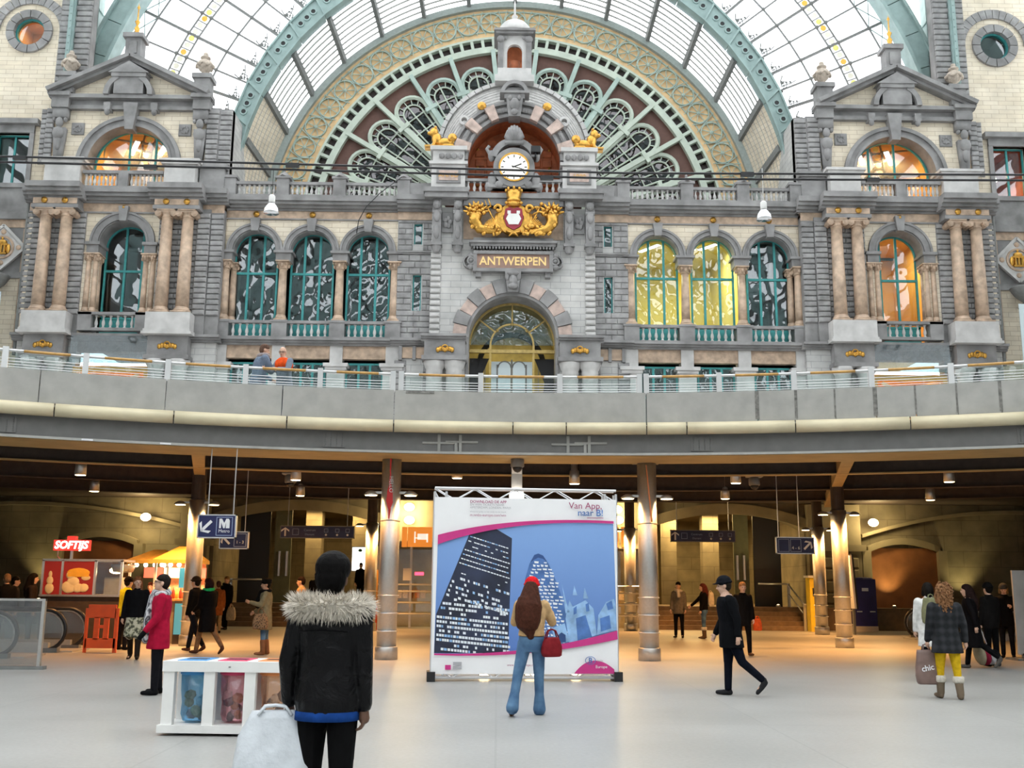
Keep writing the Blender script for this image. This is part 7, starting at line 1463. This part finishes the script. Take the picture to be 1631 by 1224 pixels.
    b.ell(hc+Rh@V3(0,-.008,.025), (.078,.098,.098), 14, 10, Rh).ell(hp(0,.022,-.045), (.058,.068,.075), 12, 8, Rh).ell(hp(0,.045,-.095), (.035,.035,.03), 8, 6, Rh).caps(hp(0,.085,.0), hp(0,.108,-.035), .012, .016, 8)
    for s in (-1, 1): b.ell(hp(s*.08,-.005,-.015), (.012,.022,.034), 8, 6, Rh)
    b.ell(hp(0,.082,.022), (.05,.018,.012), 8, 5, Rh)
    bm_ = remesh(S(b), vx*k, SKIN[skin], 2, 'body'); ob_ = inst('body', bm_, R, (0,0,0), world=False)
    if dist < 30 and abs(math.atan2(math.sin(yaw+head[0]), math.cos(yaw+head[0]))) > .6:
        for s in (-1, 1): q = hp(s*.03,.083,.0)*k; ob('eye', MB().ell(q, (.012*k,.007*k,.008*k), 8, 5), eye_mat, R, True, False)
        q = hp(0,.090,-.068)*k; ob('mouth', MB().ell(q, (.024*k,.008*k,.008*k), 8, 5), lip_mat, R, True, False)
    if glasses:
        m = MB()
        for s in (-1, 1):
            m.tube([hp(s*.034+.028*math.cos(t*PI/5), .102, .0+.02*math.sin(t*PI/5)) for t in range(10)], .0035, 5, True); m.tube([hp(s*.062,.1,.005), hp(s*.08,.0,.005)], .0035, 5)
        ob('glasses', S(m), M['black'], R, False, False)
    cv = vx*1.25
    # ---- trousers or skirt
    if trousers:
        m = MB(); m.loft([(T(0,-.004,z+tz), rx*build+.012, ry*build+.014) for z, rx, ry in tor[:4] if z < 1.05], 16)
        for s in (-1, 1):
            m.caps(J['hip',s]+V3(0,0,.0), J['knee',s], .096*build, .068); e = J['ank',s]; kk = J['knee',s]
            if flared: m.caps(kk, kk+(e-kk)*.5, .066, .062); m.caps(kk+(e-kk)*.5, e-(e-kk).normalized()*.0+V3(0,-.01,-.01), .06, .085*flared)
            else: m.caps(kk, e+(kk-e)*(.45 if boots else .05), .066, .052 if boots else .055)
        inst('trousers', remesh(S(m), cv*k, trousers if isinstance(trousers, bpy.types.Material) else cloth(trousers), 3), R, (0,0,0), world=False)
    if skirt:
        mt, z0 = skirt; m = MB(); m.loft([(T(0,-.004,z0+tz), .215*build, .17), (T(0,0,(z0+.9)/2+tz), .20*build, .155), (T(0,0,.95+tz), .172*build, .13), (T(0,0,1.03+tz), .15*build, .115)], 20)
        for s in (-1,1): m.caps(J['hip',s]-V3(0,0,.05), J['hip',s]+(J['knee',s]-J['hip',s])*.95, .11, .10)
        inst('skirt', remesh(S(m), cv*k, mt, 3), R, (0,0,0), world=False)
    # ---- shoes
    for s in (-1, 1):
        a = J['ank',s]; f = J['fd',s]; m = MB(); h0 = a+V3(0,-.03,-.035)
        m.caps(h0, h0+f*.10, .042, .043).caps(h0+f*.08, h0+f*.19, .043, .032).caps(a+V3(0,-.012,0), h0+f*.05, .046, .04)
        if boots: kk = J['knee',s]; m.caps(a+V3(0,-.01,0), a+(kk-a)*boots, .056, .068)
        zf = min(v[2] for v in m.v)
        if zf < 0 and not sit: m.v = [(x, y, max(z, 0.0)) for x, y, z in m.v]
        inst('boot' if boots else 'shoe', remesh(S(m), cv*.9*k, shoes if isinstance(shoes, bpy.types.Material) else cloth(shoes, .6, .1), 2), R, (0,0,0), world=False)
        if boots and extra and 'cuff' in extra:
            q = (a+(J['knee',s]-a)*boots)*k; ob('boot_cuff', MB().lathe([(.07*k,-.05),(.085*k,-.03),(.085*k,.04),(.068*k,.05)], q, 12), cloth((.62,.58,.50), .95, .2, 30), R, True, False)
    # ---- jacket
    if jacket:
        m = MB(); torso(m, .026, hem, flare, 1.47)
        m.loft([(T(0,-.004,1.42+tz), .12, .095), (T(0,-.006,1.47+tz), .082, .08), (T(0,-.006,1.50+tz), .08, .082)], 14)
        for s in (-1, 1):
            m.caps(J['sh',s]+V3(-s*.01,0,-.01), J['el',s], .073*build, .06); m.caps(J['el',s], J['el',s]+(J['wr',s]-J['el',s])*(.96*sleeve), .06, .05)
        jm = jacket if isinstance(jacket, bpy.types.Material) else cloth(jacket)
        inst('jacket', remesh(S(m), cv*k, jm, 3), R, (0,0,0), world=False)
    if gloves:
        for s in (-1, 1): ob('glove', S(MB().caps(J['wr',s], J['wr',s]+J['hd',s]*.12, .04, .036)), cloth(BLACK), R, True, False)
    # ---- hair and hats
    hm = cloth(hair, .6, .35, 30, .5)
    m = MB()
    if style != 'bald' and style != 'curly':
        m.ell(hp(0,-.012,.055), (.088,.108,.085), 14, 9, Rh).ell(hp(0,-.05,.01), (.088,.072,.105), 12, 9, Rh)
        if style == 'long':
            m.caps(hp(0,-.075,.0), T(0,-.10,1.36+tz), .085, .10); m.caps(T(0,-.10,1.40+tz), T(0,-.12,1.22+tz), .10, .06)
            for s in (-1, 1): m.caps(hp(s*.072,-.01,.03), T(s*.085,.01,1.42+tz), .03, .035); m.caps(T(s*.085,.01,1.42+tz), T(s*.09,.03,1.30+tz), .035, .02)
        if style == 'waist':
            m.caps(hp(0,-.075,.0), T(-.02,-.11,1.38+tz), .10, .17); m.caps(T(-.03,-.10,1.38+tz), T(-.04,-.11,1.2+tz), .18, .17); m.caps(T(-.04,-.11,1.2+tz), T(0,-.11,1.0+tz), .15, .05)
        if style == 'bob':
            for s in (-1, 1): m.caps(hp(s*.075,-.01,.04), hp(s*.08,.0,-.09), .03, .035)
            m.caps(hp(0,-.07,0), hp(0,-.07,-.09), .08, .07)
        if style == 'afro': m.ell(hp(0,-.015,.06), (.108,.118,.105), 14, 9, Rh).ell(hp(0,-.045,.0), (.10,.085,.11), 12, 8, Rh)
        if style == 'bun': m.ell(hp(0,-.11,.05), .05)
        inst('hair', remesh(S(m), vx*1.1*k, hm, 2), R, (0,0,0), world=False)
    if style == 'curly':
        rc = random.Random(4); m.ell(hp(0,-.03,.02), (.12,.12,.13), 12, 8, Rh).ell(hp(0,-.08,-.10), (.125,.09,.14), 12, 8, Rh)
        for i in range(150):
            a, bb = rc.uniform(0,2*PI), rc.uniform(-.2,1.4); z = rc.uniform(-.26,.15); rr = .125 if z > -.1 else .115; x, y = rr*math.cos(a), -.04+rr*math.sin(a)
            if y > .045 and z < .09: continue
            t = max(.25, 1-max(0, z-.05)*5) if z > .05 else 1
            m.tube([hp(x*t+.012*math.cos(j*1.6), y*t-.02+.012*math.sin(j*1.6), z-.022*j+.02) for j in range(4)], .013, 5)
        ob('hair', S(m), hm, R, False, False)
    if hat:
        m = MB().ell(hp(0,-.012,.06), (.098,.116,.095), 14, 9, Rh)
        m.tube([hp(.096*math.cos(t*PI/8), -.012+.114*math.sin(t*PI/8), .045) for t in range(16)], .016, 6, True)
        if hat == 'beret': m.ell(hp(.0,-.03,.1), (.12,.12,.05), 12, 7, Rh)
        if visor: m.ell(hp(0,.115,.035), (.07,.06,.010), 12, 6, Rh)
        if hat == 'brim': m.ell(hp(0,-.01,.05), (.15,.165,.012), 14, 5, Rh)
        inst('hat', remesh(S(m), vx*k, cloth(hatcol, .9, .2, 40), 1), R, (0,0,0), world=False)
    if scarf:
        mt, drop = scarf; m = MB().tube([T(.10*math.cos(t*PI/6), .012+.10*math.sin(t*PI/6), 1.475+.02*math.cos(t*PI/6*1)+tz) for t in range(12)], .05, 8, True)
        if drop: m.caps(T(-.02,.13,1.42+tz), T(-.05,.17,1.42-drop*.5+tz), .055, .06).caps(T(-.05,.17,1.42-drop*.5+tz), T(-.05,.17,1.42-drop+tz), .06, .065)
        inst('scarf', remesh(S(m), vx*1.2*k, mt, 2), R, (0,0,0), world=False)
    if fur:
        rf = random.Random(9); fm = cloth((.60,.55,.47), .95, .3, 40); m = MB(); core = []
        path = [T(.175*math.cos(t), -.015+.135*math.sin(t), 1.45+.025*math.sin(t*1.0)*0+tz) for t in [2*PI*i/30 for i in range(30)]]
        m.tube(path, .055, 7, True)
        for i in range(4200):
            t = rf.uniform(0,2*PI); u = rf.uniform(0,2*PI); c = V3(.195*math.cos(t), -.02+.15*math.sin(t), 1.442+tz); n = V3(math.cos(t)*math.cos(u), math.sin(t)*math.cos(u), math.sin(u)); p0 = c+n*.045
            d = (n + V3(rf.uniform(-.4,.4), rf.uniform(-.4,.4), rf.uniform(-.7,.1))).normalized(); L_ = rf.uniform(.03,.075); w = d.orthogonal().normalized()*.004; p0 = T(p0.x, p0.y, p0.z); o0 = len(m.v); e = p0+d*L_
            m.add([p0-w, p0+w, e], [(0,1,2)])
        o = ob('fur_collar', S(m), fm, R, False, False)
    R['_h'] = k; R['_j'] = 0; del R['_h']; del R['_j']
    J['k'] = k; J['T'] = T; J['tz'] = tz; J['yaw'] = yaw; J['loc'] = loc; J['R'] = R
    def W(p): return loc + Matrix.Rotation(yaw, 3, 'Z') @ (Vector(p)*k)
    J['W'] = W
    return J
def pattern(name, kind):
    m, nt, b, L = _nt(name); b.inputs['Roughness'].default_value = .9; tc = nt.nodes.new('ShaderNodeTexCoord'); r = nt.nodes.new('ShaderNodeValToRGB')
    if kind == 'camo':
        n = nt.nodes.new('ShaderNodeTexNoise'); n.inputs['Scale'].default_value = 16; n.inputs['Detail'].default_value = 2; L.new(tc.outputs['Object'], n.inputs['Vector']); L.new(n.outputs[0], r.inputs[0]); r.color_ramp.interpolation = 'CONSTANT'
        e = r.color_ramp.elements; e[0].color = (.07,.07,.05,1); e[1].position = .46; e[1].color = (.28,.28,.18,1); e2 = e.new(.54); e2.color = (.50,.47,.36,1)
    elif kind == 'zebra':
        n = nt.nodes.new('ShaderNodeTexWave'); n.inputs['Scale'].default_value = 9; n.inputs['Distortion'].default_value = 7; L.new(tc.outputs['Object'], n.inputs['Vector']); L.new(n.outputs[1], r.inputs[0]); r.color_ramp.elements[0].color = (.04,.04,.05,1); r.color_ramp.elements[1].color = (.60,.60,.62,1)
    elif kind == 'plaid':
        sp = nt.nodes.new('ShaderNodeSeparateXYZ'); L.new(tc.outputs['Object'], sp.inputs[0]); outs = []
        for i in (0, 2):
            w = nt.nodes.new('ShaderNodeMath'); w.operation = 'MULTIPLY'; w.inputs[1].default_value = 52; L.new(sp.outputs[i], w.inputs[0]); s_ = nt.nodes.new('ShaderNodeMath'); s_.operation = 'SINE'; L.new(w.outputs[0], s_.inputs[0]); outs.append(s_)
        ad = nt.nodes.new('ShaderNodeMath'); L.new(outs[0].outputs[0], ad.inputs[0]); L.new(outs[1].outputs[0], ad.inputs[1]); mr = nt.nodes.new('ShaderNodeMapRange'); mr.inputs[1].default_value = -2; mr.inputs[2].default_value = 2; L.new(ad.outputs[0], mr.inputs[0]); L.new(mr.outputs[0], r.inputs[0])
        r.color_ramp.elements[0].color = (.003,.004,.006,1); r.color_ramp.elements[0].position = .3; r.color_ramp.elements[1].color = (.024,.026,.031,1)
    elif kind == 'leather':
        n = nt.nodes.new('ShaderNodeTexNoise'); n.inputs['Scale'].default_value = 7; n.inputs['Detail'].default_value = 6; n.inputs['Distortion'].default_value = 1.2; L.new(tc.outputs['Object'], n.inputs['Vector']); L.new(n.outputs[0], r.inputs[0]); r.color_ramp.elements[0].color = (.002,.002,.0025,1); r.color_ramp.elements[1].color = (.006,.006,.007,1)
        b.inputs['Roughness'].default_value = .3; b.inputs['Specular IOR Level'].default_value = .16; bp = nt.nodes.new('ShaderNodeBump'); bp.inputs['Strength'].default_value = .9; bp.inputs['Distance'].default_value = .03; L.new(n.outputs[0], bp.inputs['Height']); L.new(bp.outputs[0], b.inputs['Normal'])
    elif kind == 'denim':
        n = nt.nodes.new('ShaderNodeTexNoise'); n.inputs['Scale'].default_value = 5; n.inputs['Detail'].default_value = 6; L.new(tc.outputs['Object'], n.inputs['Vector']); L.new(n.outputs[0], r.inputs[0]); r.color_ramp.elements[0].color = (.035,.09,.19,1); r.color_ramp.elements[1].color = (.11,.22,.36,1); r.color_ramp.elements[0].position = .35; r.color_ramp.elements[1].position = .7
    elif kind == 'leopard':
        n = nt.nodes.new('ShaderNodeTexVoronoi'); n.inputs['Scale'].default_value = 28; L.new(tc.outputs['Object'], n.inputs['Vector']); L.new(n.outputs[0], r.inputs[0]); r.color_ramp.elements[0].color = (.03,.02,.012,1); r.color_ramp.elements[1].color = (.24,.14,.07,1); r.color_ramp.elements[0].position = .25; r.color_ramp.elements[1].position = .5
    L.new(r.outputs[0], b.inputs['Base Color']); return m
denim = pattern('blue_denim', 'denim'); leather = pattern('black_leather', 'leather'); plaid = pattern('dark_plaid', 'plaid'); camo = pattern('camouflage_print', 'camo'); zebra = pattern('black_white_knit', 'zebra'); leopard = pattern('leopard_print', 'leopard')
def soft_bag(name, label, c, w, d, h, mat, handle=None, cat='bag', bulge=.1, rz=0, parts=(), top=.75, seed=1, hmat=None):
    """bag standing or hanging: c is the middle of its bottom"""
    k = root(name, c, label, cat, rz=rz); rb = random.Random(seed); m = MB(); rings = []
    n = 20; vs = []; fs = []; lv = [(0,.80),(.06,.96),(.25,1.04),(.5,1.0),(.75,.9),(.92,top),(1,top*.9)]
    for z, s in lv:
        for i in range(n):
            a = 2*PI*i/n; cx, sy = math.cos(a), math.sin(a); e = .55; q = 1+rb.uniform(-.045,.045)
            vs.append((w/2*s*q*math.copysign(abs(cx)**e, cx), d/2*s*q*math.copysign(abs(sy)**e, sy)*(1-.55*z if top < .7 else 1), h*z))
    for j in range(len(lv)-1):
        for i in range(n): i2 = (i+1)%n; fs.append((j*n+i, j*n+i2, (j+1)*n+i2, (j+1)*n+i))
    fs.append(tuple(range(n-1,-1,-1))); fs.append(tuple((len(lv)-1)*n+i for i in range(n)))
    ob('body', m.add(vs, fs), mat, k, True, False)
    if handle:
        hh, ww = handle
        for e in (-1, 1): ob('handle', MB().tube([(-ww/2,e*d*.2,h*.96),(-ww*.3,e*d*.12,h+hh*.8),(0,e*.01,h+hh),(ww*.3,e*d*.12,h+hh*.8),(ww/2,e*d*.2,h*.96)], .009, 6), hmat or mat, k, True, False)
    return k
def gp0(px, py): p = G(px, py); return (p.x, p.y, 0)
# ---- the person with the fur collar, closest to the viewer
fgY = 6.5; fp = P(527, 1000, fgY)
j = person((fp.x, fgY, 0), 'person in black leather jacket with pale fur collar, seen from behind, carrying a white bag', 1.77, -.12, ((.05,.06,.03),(-.06,.05,.03)), ((-.10,.17,.42,.05),(-.02,.07,.10,.0)), .0, (-.15,0), 1.08, 'dark', leather, .80, 1.0, (.010,.010,.011), hair=(.008,.007,.007), style='afro', fur=True, vox=.006)
sb = j['W'](j['T'](0,0,.87+j['tz'])); o = ob('shirt_hem', MB().loft([((0,-.004,(.788)*j['k']), .193*j['k'], .148*j['k']), ((0,-.004,.84*j['k']), .19*j['k'], .145*j['k'])], 24), cloth((.01,.05,.22)), j['R'], True, False)
ob('back_seam', MB().tube([(x, -.162*j['k']-.0, (1.30+j['tz'])*j['k']+.012*math.cos(x*8)) for x in (-.15,-.08,0,.08,.15)], .004, 5), cloth(BLACK), j['R'], True, False)
wl_ = j['W'](j['wr',-1]+j['hd',-1]*.09)
plast = plain('white_plastic', (.62,.66,.70), .35, var=.10, nscale=9, bump=.8)
soft_bag('plastic_bag', 'thin white plastic carrier bag hanging from the hand of the fur-collared person', (wl_.x-.07, wl_.y-.10, wl_.z-.52), .46, .26, .56, plast, (.03,.20), top=.66, seed=3, rz=.2)
# ---- woman in the red hat
wp_ = gp0(846,1140)
j = person(wp_, 'woman in red knit hat, tan jacket and blue jeans looking at the poster', 1.70, -.12, ((-.18,.22,.20),(.10,.02,.02)), ((.55,.22,1.45,.25),(.55,.30,1.5,.3)), .03, (-.1,-.05), 1.0, 'fair', (.55,.36,.18), .96, 1.0, denim, 1.0, (.14,.07,.04), hair=(.065,.022,.013), style='waist', hat='beanie', hatcol=(.62,.015,.02), female=True)
b_ = j['W'](V3(.24,-.02,.84)); soft_bag('handbag', 'dark red leather shoulder bag at the hip of the woman in the red hat', (b_.x+.02, b_.y-.06, b_.z-.10), .27, .12, .24, cloth((.20,.015,.02), .5), (.10,.18), rz=.5, seed=4)
# ---- walking man in black
j = person(gp0(1166,1109), 'man in dark cap and black jacket striding in side view', 1.76, PI/2-.05, ((-.34,.52,.02),(.06,.03,.02)), ((-.35,.14,.35,0),(.12,.1,.35,0)), .08, (0,-.12), 1.22, 'fair', (.010,.011,.014), .70, 1.08, NAVY, 0, (.05,.05,.055), hair=(.05,.04,.03), hat='beanie', hatcol=(.02,.022,.03), visor=True)
# ---- curly-haired woman and her bag
j = person(gp0(1514,1114), 'woman with big curly blonde-brown hair, plaid jacket, yellow trousers and fleece-cuffed boots', 1.68, -.1, ((.16,.06,.03),(-.10,.05,.05)), ((.10,.16,.15,0),(-.2,.2,.35,0)), .02, (0,0), 1.12, 'fair', plaid, .70, 1.18, (.62,.40,.015), 0, (.17,.13,.09), .55, hair=(.24,.12,.055), style='curly', female=True, extra=('cuff',))
w = j['W'](j['wr',-1]+j['hd',-1]*.09); soft_bag('shopping_bag', 'brown plastic shopping bag with pale lettering carried by the curly-haired woman', (w.x-.02, w.y, w.z-.56), .34, .14, .50, plain('brown_plastic', (.20,.13,.11), .4, var=.15, nscale=9, bump=.5), (.09,.12), seed=6, top=.85)
text('x', '', .1, M['signwhite'], (0,0,0)) if False else None
sbk = [o for o in bpy.data.objects if o.name.startswith('shopping_bag')][0]; text('lettering', 'chic', .12, M['signwhite'], (-.02,-.082,.24), sbk, world=False, rot=(PI/2,-.2,0), depth=.001, bold=.002)
j = person(gp0(1487,1084), 'person in white winter coat with olive backpack beside the curly-haired woman', 1.72, -.25, ((.1,.05,.03),(-.1,.1,.03)), ((.05,.14,.15,0),(.05,.14,.15,0)), 0, (.1,0), 1.1, 'fair', (.72,.72,.70), .60, 1.12, (.03,.03,.04), hair=(.02,.015,.012), style='bob', female=True)
q = j['W'](V3(.0,-.2,1.02)); soft_bag('backpack', 'olive green backpack on the white winter coat', (q.x, q.y-.03, q.z-.02), .32, .2, .46, cloth((.20,.20,.11)), (.06,.1), rz=-.25, seed=8, top=.8)
j = person(gp0(1553,1066), 'person in long black coat dragging a wheeled bag, walking off past the curly-haired woman', 1.72, PI/2-.5, ((-.4,.5,.03),(.2,.05,.03)), ((-.3,.15,.2,0),(.1,.15,.4,0)), .06, (0,.05), 1.12, 'fair', (.012,.010,.012), .45, 1.2, BLACK, 0, (.10,.09,.08), hair=(.04,.018,.015), style='long', female=True)
sbp = G(1556,1060); k = root('striped_bag', (sbp.x-.1, sbp.y-.75, .06), 'slouched travel bag striped beige, red, white and black', 'bag', rz=.3)
for i, (c, lab) in enumerate((((.45,.40,.28),'beige'), ((.30,.02,.05),'red'), ((.60,.60,.62),'white'), ((.02,.02,.022),'black'))):
    x = -.2+.13*i; ob('stripe_panel', MB().ell((x,0,.22-.02*i), (.085,.16,.24-.025*i), 12, 8, Matrix.Rotation(-.25,3,'Y')), cloth(c, .8, .12), k, True, False, label=f'{lab} panel')
ob('strap', MB().tube([(-.02,-.02,.42),(-.12,-.02,.66),(-.2,-.02,.86)], .012, 6), M['signwhite'], k, True, False); ob('wheel', MB().tube([(.2,-.1,.02),(.2,.1,.02)], .05, 10), M['black'], k, False, False)
person(gp0(1583,1062), 'dark-haired person half hidden behind the long black coat', 1.74, .3, jacket=(.02,.018,.018), trousers=BLACK, hair=(.02,.015,.012), hat='beanie', hatcol=(.015,.015,.016))
jr = person(gp0(1607,1049), 'person in black with grey beanie reading a phone beside the white display panel', 1.74, PI-.5, arms=((.35,.12,1.5,.3),(.3,.12,1.3,.2)), head=(.1,-.25), jacket=(.012,.012,.014), hem=.75, trousers=(.02,.02,.025), hat='beanie', hatcol=(.06,.06,.055), hair=(.2,.12,.05), style='bob', female=True)
q = jr['W'](V3(.24,.02,.9)); soft_bag('shoulder_bag', 'black shoulder bag at the side of the person in the grey beanie', (q.x-.05, q.y-.1, q.z-.16), .36, .14, .30, cloth((.02,.018,.018)), (.3,.2), seed=9)
# ---- people on the stall side
j = person(gp0(246,1107), 'person in crimson coat and black and white scarf gazing upward, dark trousers', 1.72, PI/2+.25, ((.02,.03,.04),(-.03,.05,.04)), ((.15,.12,.5,.05),(.15,.12,.5,.05)), -.02, (.1,.22), 1.08, 'fair', (.36,.008,.035), .66, 1.10, (.02,.02,.026), 0, BLACK, hair=(.035,.025,.02), style='short', scarf=(zebra,.62), glasses=True, female=True, gloves=True)
j = person(gp0(211,1051), 'woman with long auburn hair, black jacket and camouflage skirt walking toward the viewer', 1.74, PI+.15, ((.25,.25,.02),(-.15,.3,.02)), ((.05,.2,.15,0),(-.1,.18,.2,0)), .02, (.35,.08), 1.08, 'fair', (.012,.012,.015), .88, 1.04, None, 0, (.05,.035,.025), .85, skirt=(camo,.48), hair=(.20,.075,.03), style='long', female=True)
j = person(gp0(327,1042), 'person in black coat with bright green scarf and brown trousers', 1.74, PI/2-.55, ((.30,.1,.02),(-.35,.35,.02)), ((.1,.12,.9,.2),(.1,.12,.5,.1)), .03, (.2,0), 1.12, 'fair', (.012,.010,.011), .52, 1.15, (.22,.12,.06), 0, (.09,.04,.025), hair=(.05,.015,.012), style='bob', scarf=(cloth((.02,.42,.12), .9, .25, 20),.22), female=True)
person((G(316,1040).x-.25, G(316,1040).y+.35, 0), 'person in flat brown hat just ahead of the green scarf', 1.76, PI/2-.3, ((-.3,.3,.02),(.25,.05,.02)), jacket=(.02,.018,.018), trousers=(.02,.025,.04), shoes=(.08,.04,.03), hat='brim', hatcol=(.05,.035,.025))
j = person(gp0(357,1004), 'person in long black coat walking with a pale shopping bag', 1.84, PI-.3, ((.2,.2,.02),(-.1,.1,.02)), hair=(.30,.17,.06), style='short', jacket=(.02,.018,.018), hem=.5, flare=1.1, trousers=BLACK, scarf=(cloth(BLACK),0))
w = j['W'](j['wr',-1]); soft_bag('shopping_bag', 'pale cream carrier bag held by the walker in the long black coat', (w.x+.05, w.y-.1, w.z-.58), .32, .14, .44, cloth((.60,.52,.38)), (.1,.12), seed=11)
person((G(341,1010).x, G(341,1010).y+.2, 0), 'person in rust brown coat mostly hidden behind the green scarf', 1.66, .4, jacket=(.30,.10,.03), hem=.6, trousers=(.35,.28,.18), hair=(.08,.04,.03), female=True)
j = person(gp0(419,1044), 'woman in olive coat, jeans and tan boots with a leopard bag', 1.70, PI/2+.1, ((.03,.03,.03),(-.05,.06,.05)), ((.35,.12,1.5,.2),(.25,.12,.7,.1)), 0, (.3,.0), 1.08, 'tan', (.20,.18,.11), .58, 1.12, denim, 0, (.22,.10,.05), .62, hair=(.015,.012,.012), style='short', hat='beret', hatcol=(.012,.012,.012), scarf=(cloth(BLACK),.3), female=True)
q = j['W'](V3(-.22,.0,.62)); soft_bag('handbag', 'leopard print handbag held against the olive coat', (q.x-.05, q.y-.12, q.z-.02), .34, .14, .34, leopard, (.12,.16), seed=12)
person(gp0(476,1030)[:2]+(0,), 'man in beige jacket partly hidden behind the fur-collared person', 1.78, PI/2, jacket=(.40,.28,.16), trousers=(.03,.03,.04), hair=(.04,.02,.015))
q = P(503,960,40.3); person((q.x,40.3,.17), 'man with glasses in a dark coat on the steps behind the fur collar', 1.86, PI+.5, jacket=(.03,.03,.035), trousers=BLACK, hair=(.04,.03,.02), glasses=True, build=1.15)
q = P(573,960,43.0); person((q.x,43.0,.84), 'dark silhouette standing in the passage below the light box', 1.62, PI, jacket=BLACK, trousers=BLACK, hair=BLACK)
q = P(585,985,40.35); person((q.x,40.35,-.19), 'child in black jacket and pale trousers sitting on the steps', 1.50, PI+.2, ((1.35,1.15,.12),(1.3,1.2,.12)), ((.5,.15,.9,.3),(.5,.15,.9,.3)), .1, (0,-.2), 1.0, 'fair', (.015,.015,.017), .86, 1.0, (.45,.36,.24), 0, (.05,.04,.03), hair=(.10,.05,.03), sit=True)
j = person(gp0(1082,1017), 'young person in grey jacket with pale hood standing on the far floor', 1.76, PI-.4, arms=((.05,.14,.3,0),(.05,.14,.3,0)), jacket=(.16,.14,.11), hem=.75, flare=1.05, trousers=BLACK, hair=(.02,.015,.012), scarf=(cloth((.60,.55,.48)),.12))
j = person(gp0(1122,1018), 'long-haired woman in black jacket and jeans with pale backpack', 1.72, PI/2-.1, ((.04,.02,.02),(-.02,.02,.02)), ((.1,.12,.3,0),(.75,.12,.1,0)), 0, jacket=(.014,.013,.014), hem=.82, trousers=denim, shoes=(.12,.08,.05), boots=.6, hair=(.09,.02,.015), style='long', female=True, extra=('cuff',))
q = j['W'](V3(0,-.2,1.0)); soft_bag('backpack', 'pale cream backpack on the long-haired woman in black', (q.x+.03, q.y, q.z-.0), .2, .3, .45, cloth((.58,.50,.36)), (.05,.08), seed=14, top=.8)
j = person(gp0(1186,1045), 'person in black with orange bag hidden behind the striding man', 1.74, PI+.1, ((.2,.2,.02),(-.2,.3,.02)), jacket=(.014,.013,.014), hem=.7, trousers=BLACK, shoes=(.09,.05,.03), hair=(.4,.2,.08), style='short')
q = j['W'](j['wr',-1]); soft_bag('carrier_bag', 'small bright orange carrier bag showing behind the striding man', (q.x+.1, q.y, q.z-.28), .2, .12, .28, cloth((.75,.10,.02)), (.06,.08), seed=15)
person(G(193,1036)[0:2]+(0,) if False else (G(193,1036).x, G(193,1036).y, 0), 'person in yellow high-visibility vest and dark beanie at the ice cream stall', 1.72, -.6, arms=((.5,.15,1.0,.2),(.5,.15,1.0,.2)), jacket=(.62,.62,.02), trousers=(.03,.03,.04), hat='beanie', hatcol=(.03,.02,.018), lean=.08)
q = P(240,935,29.8); person((q.x,29.8,0), 'snack seller standing inside the lit stall', 1.60, PI, jacket=(.35,.06,.04), trousers=BLACK, hair=(.10,.03,.02), female=True, style='bun')
for px, h, c, lab in ((9,1.78,(.02,.018,.02),'dark-coated person at the picture edge beyond the escalator'), (22,1.72,(.05,.04,.04),'second dark-coated person beside the escalator, nearer the stall'), (50,1.80,(.05,.035,.03),'dark-haired woman standing between escalator and ice cream stall')):
    q = P(px, 950, 26.6 if px != 22 else 27.6); person((q.x, 26.6 if px != 22 else 27.6, 0), lab, h, .5 if px < 20 else -1.2, jacket=c, hem=.7, trousers=BLACK, hair=(.22,.13,.07) if px < 15 else (.02,.015,.012), style='long' if px == 50 else 'short', female=px == 50)
# ---- two men on the gallery
q = P(414,547,22.5); j1 = person((q.x,22.5,5.03), 'man in grey jacket leaning on the gallery railing, back turned', 1.80, -1.0, arms=((.35,.2,.8,.2),(.5,.2,1.0,.3)), lean=.14, head=(-.3,-.15), build=1.2, jacket=(.16,.20,.27), hem=.74, trousers=(.02,.025,.05), hair=(.12,.07,.05), style='short', vox=.016, scarf=(cloth((.35,.30,.30)),0))
q = P(447,565,22.3); j2 = person((q.x+.12,22.25,5.03), 'bald man with glasses in orange and grey work jacket on the gallery', 1.66, PI-.6, arms=((.5,.25,1.0,.35),(.5,.2,1.2,.3)), lean=.1, head=(.5,-.1), build=1.15, jacket=(.20,.23,.28), hem=.74, trousers=(.08,.09,.11), style='bald', glasses=True, vox=.016)
ob('orange_yoke', S_ := MB().loft([(j2['T'](0,-.004,1.24+j2['tz'])*j2['k'], .215, .16), (j2['T'](0,-.004,1.34+j2['tz'])*j2['k'], .235, .165), (j2['T'](0,-.004,1.43+j2['tz'])*j2['k'], .20, .14), (j2['T'](0,-.004,1.48+j2['tz'])*j2['k'], .10, .10)], 20), cloth((.85,.10,.02)), j2['R'], True, False)
bpy.data.scenes.remove(_tmp)
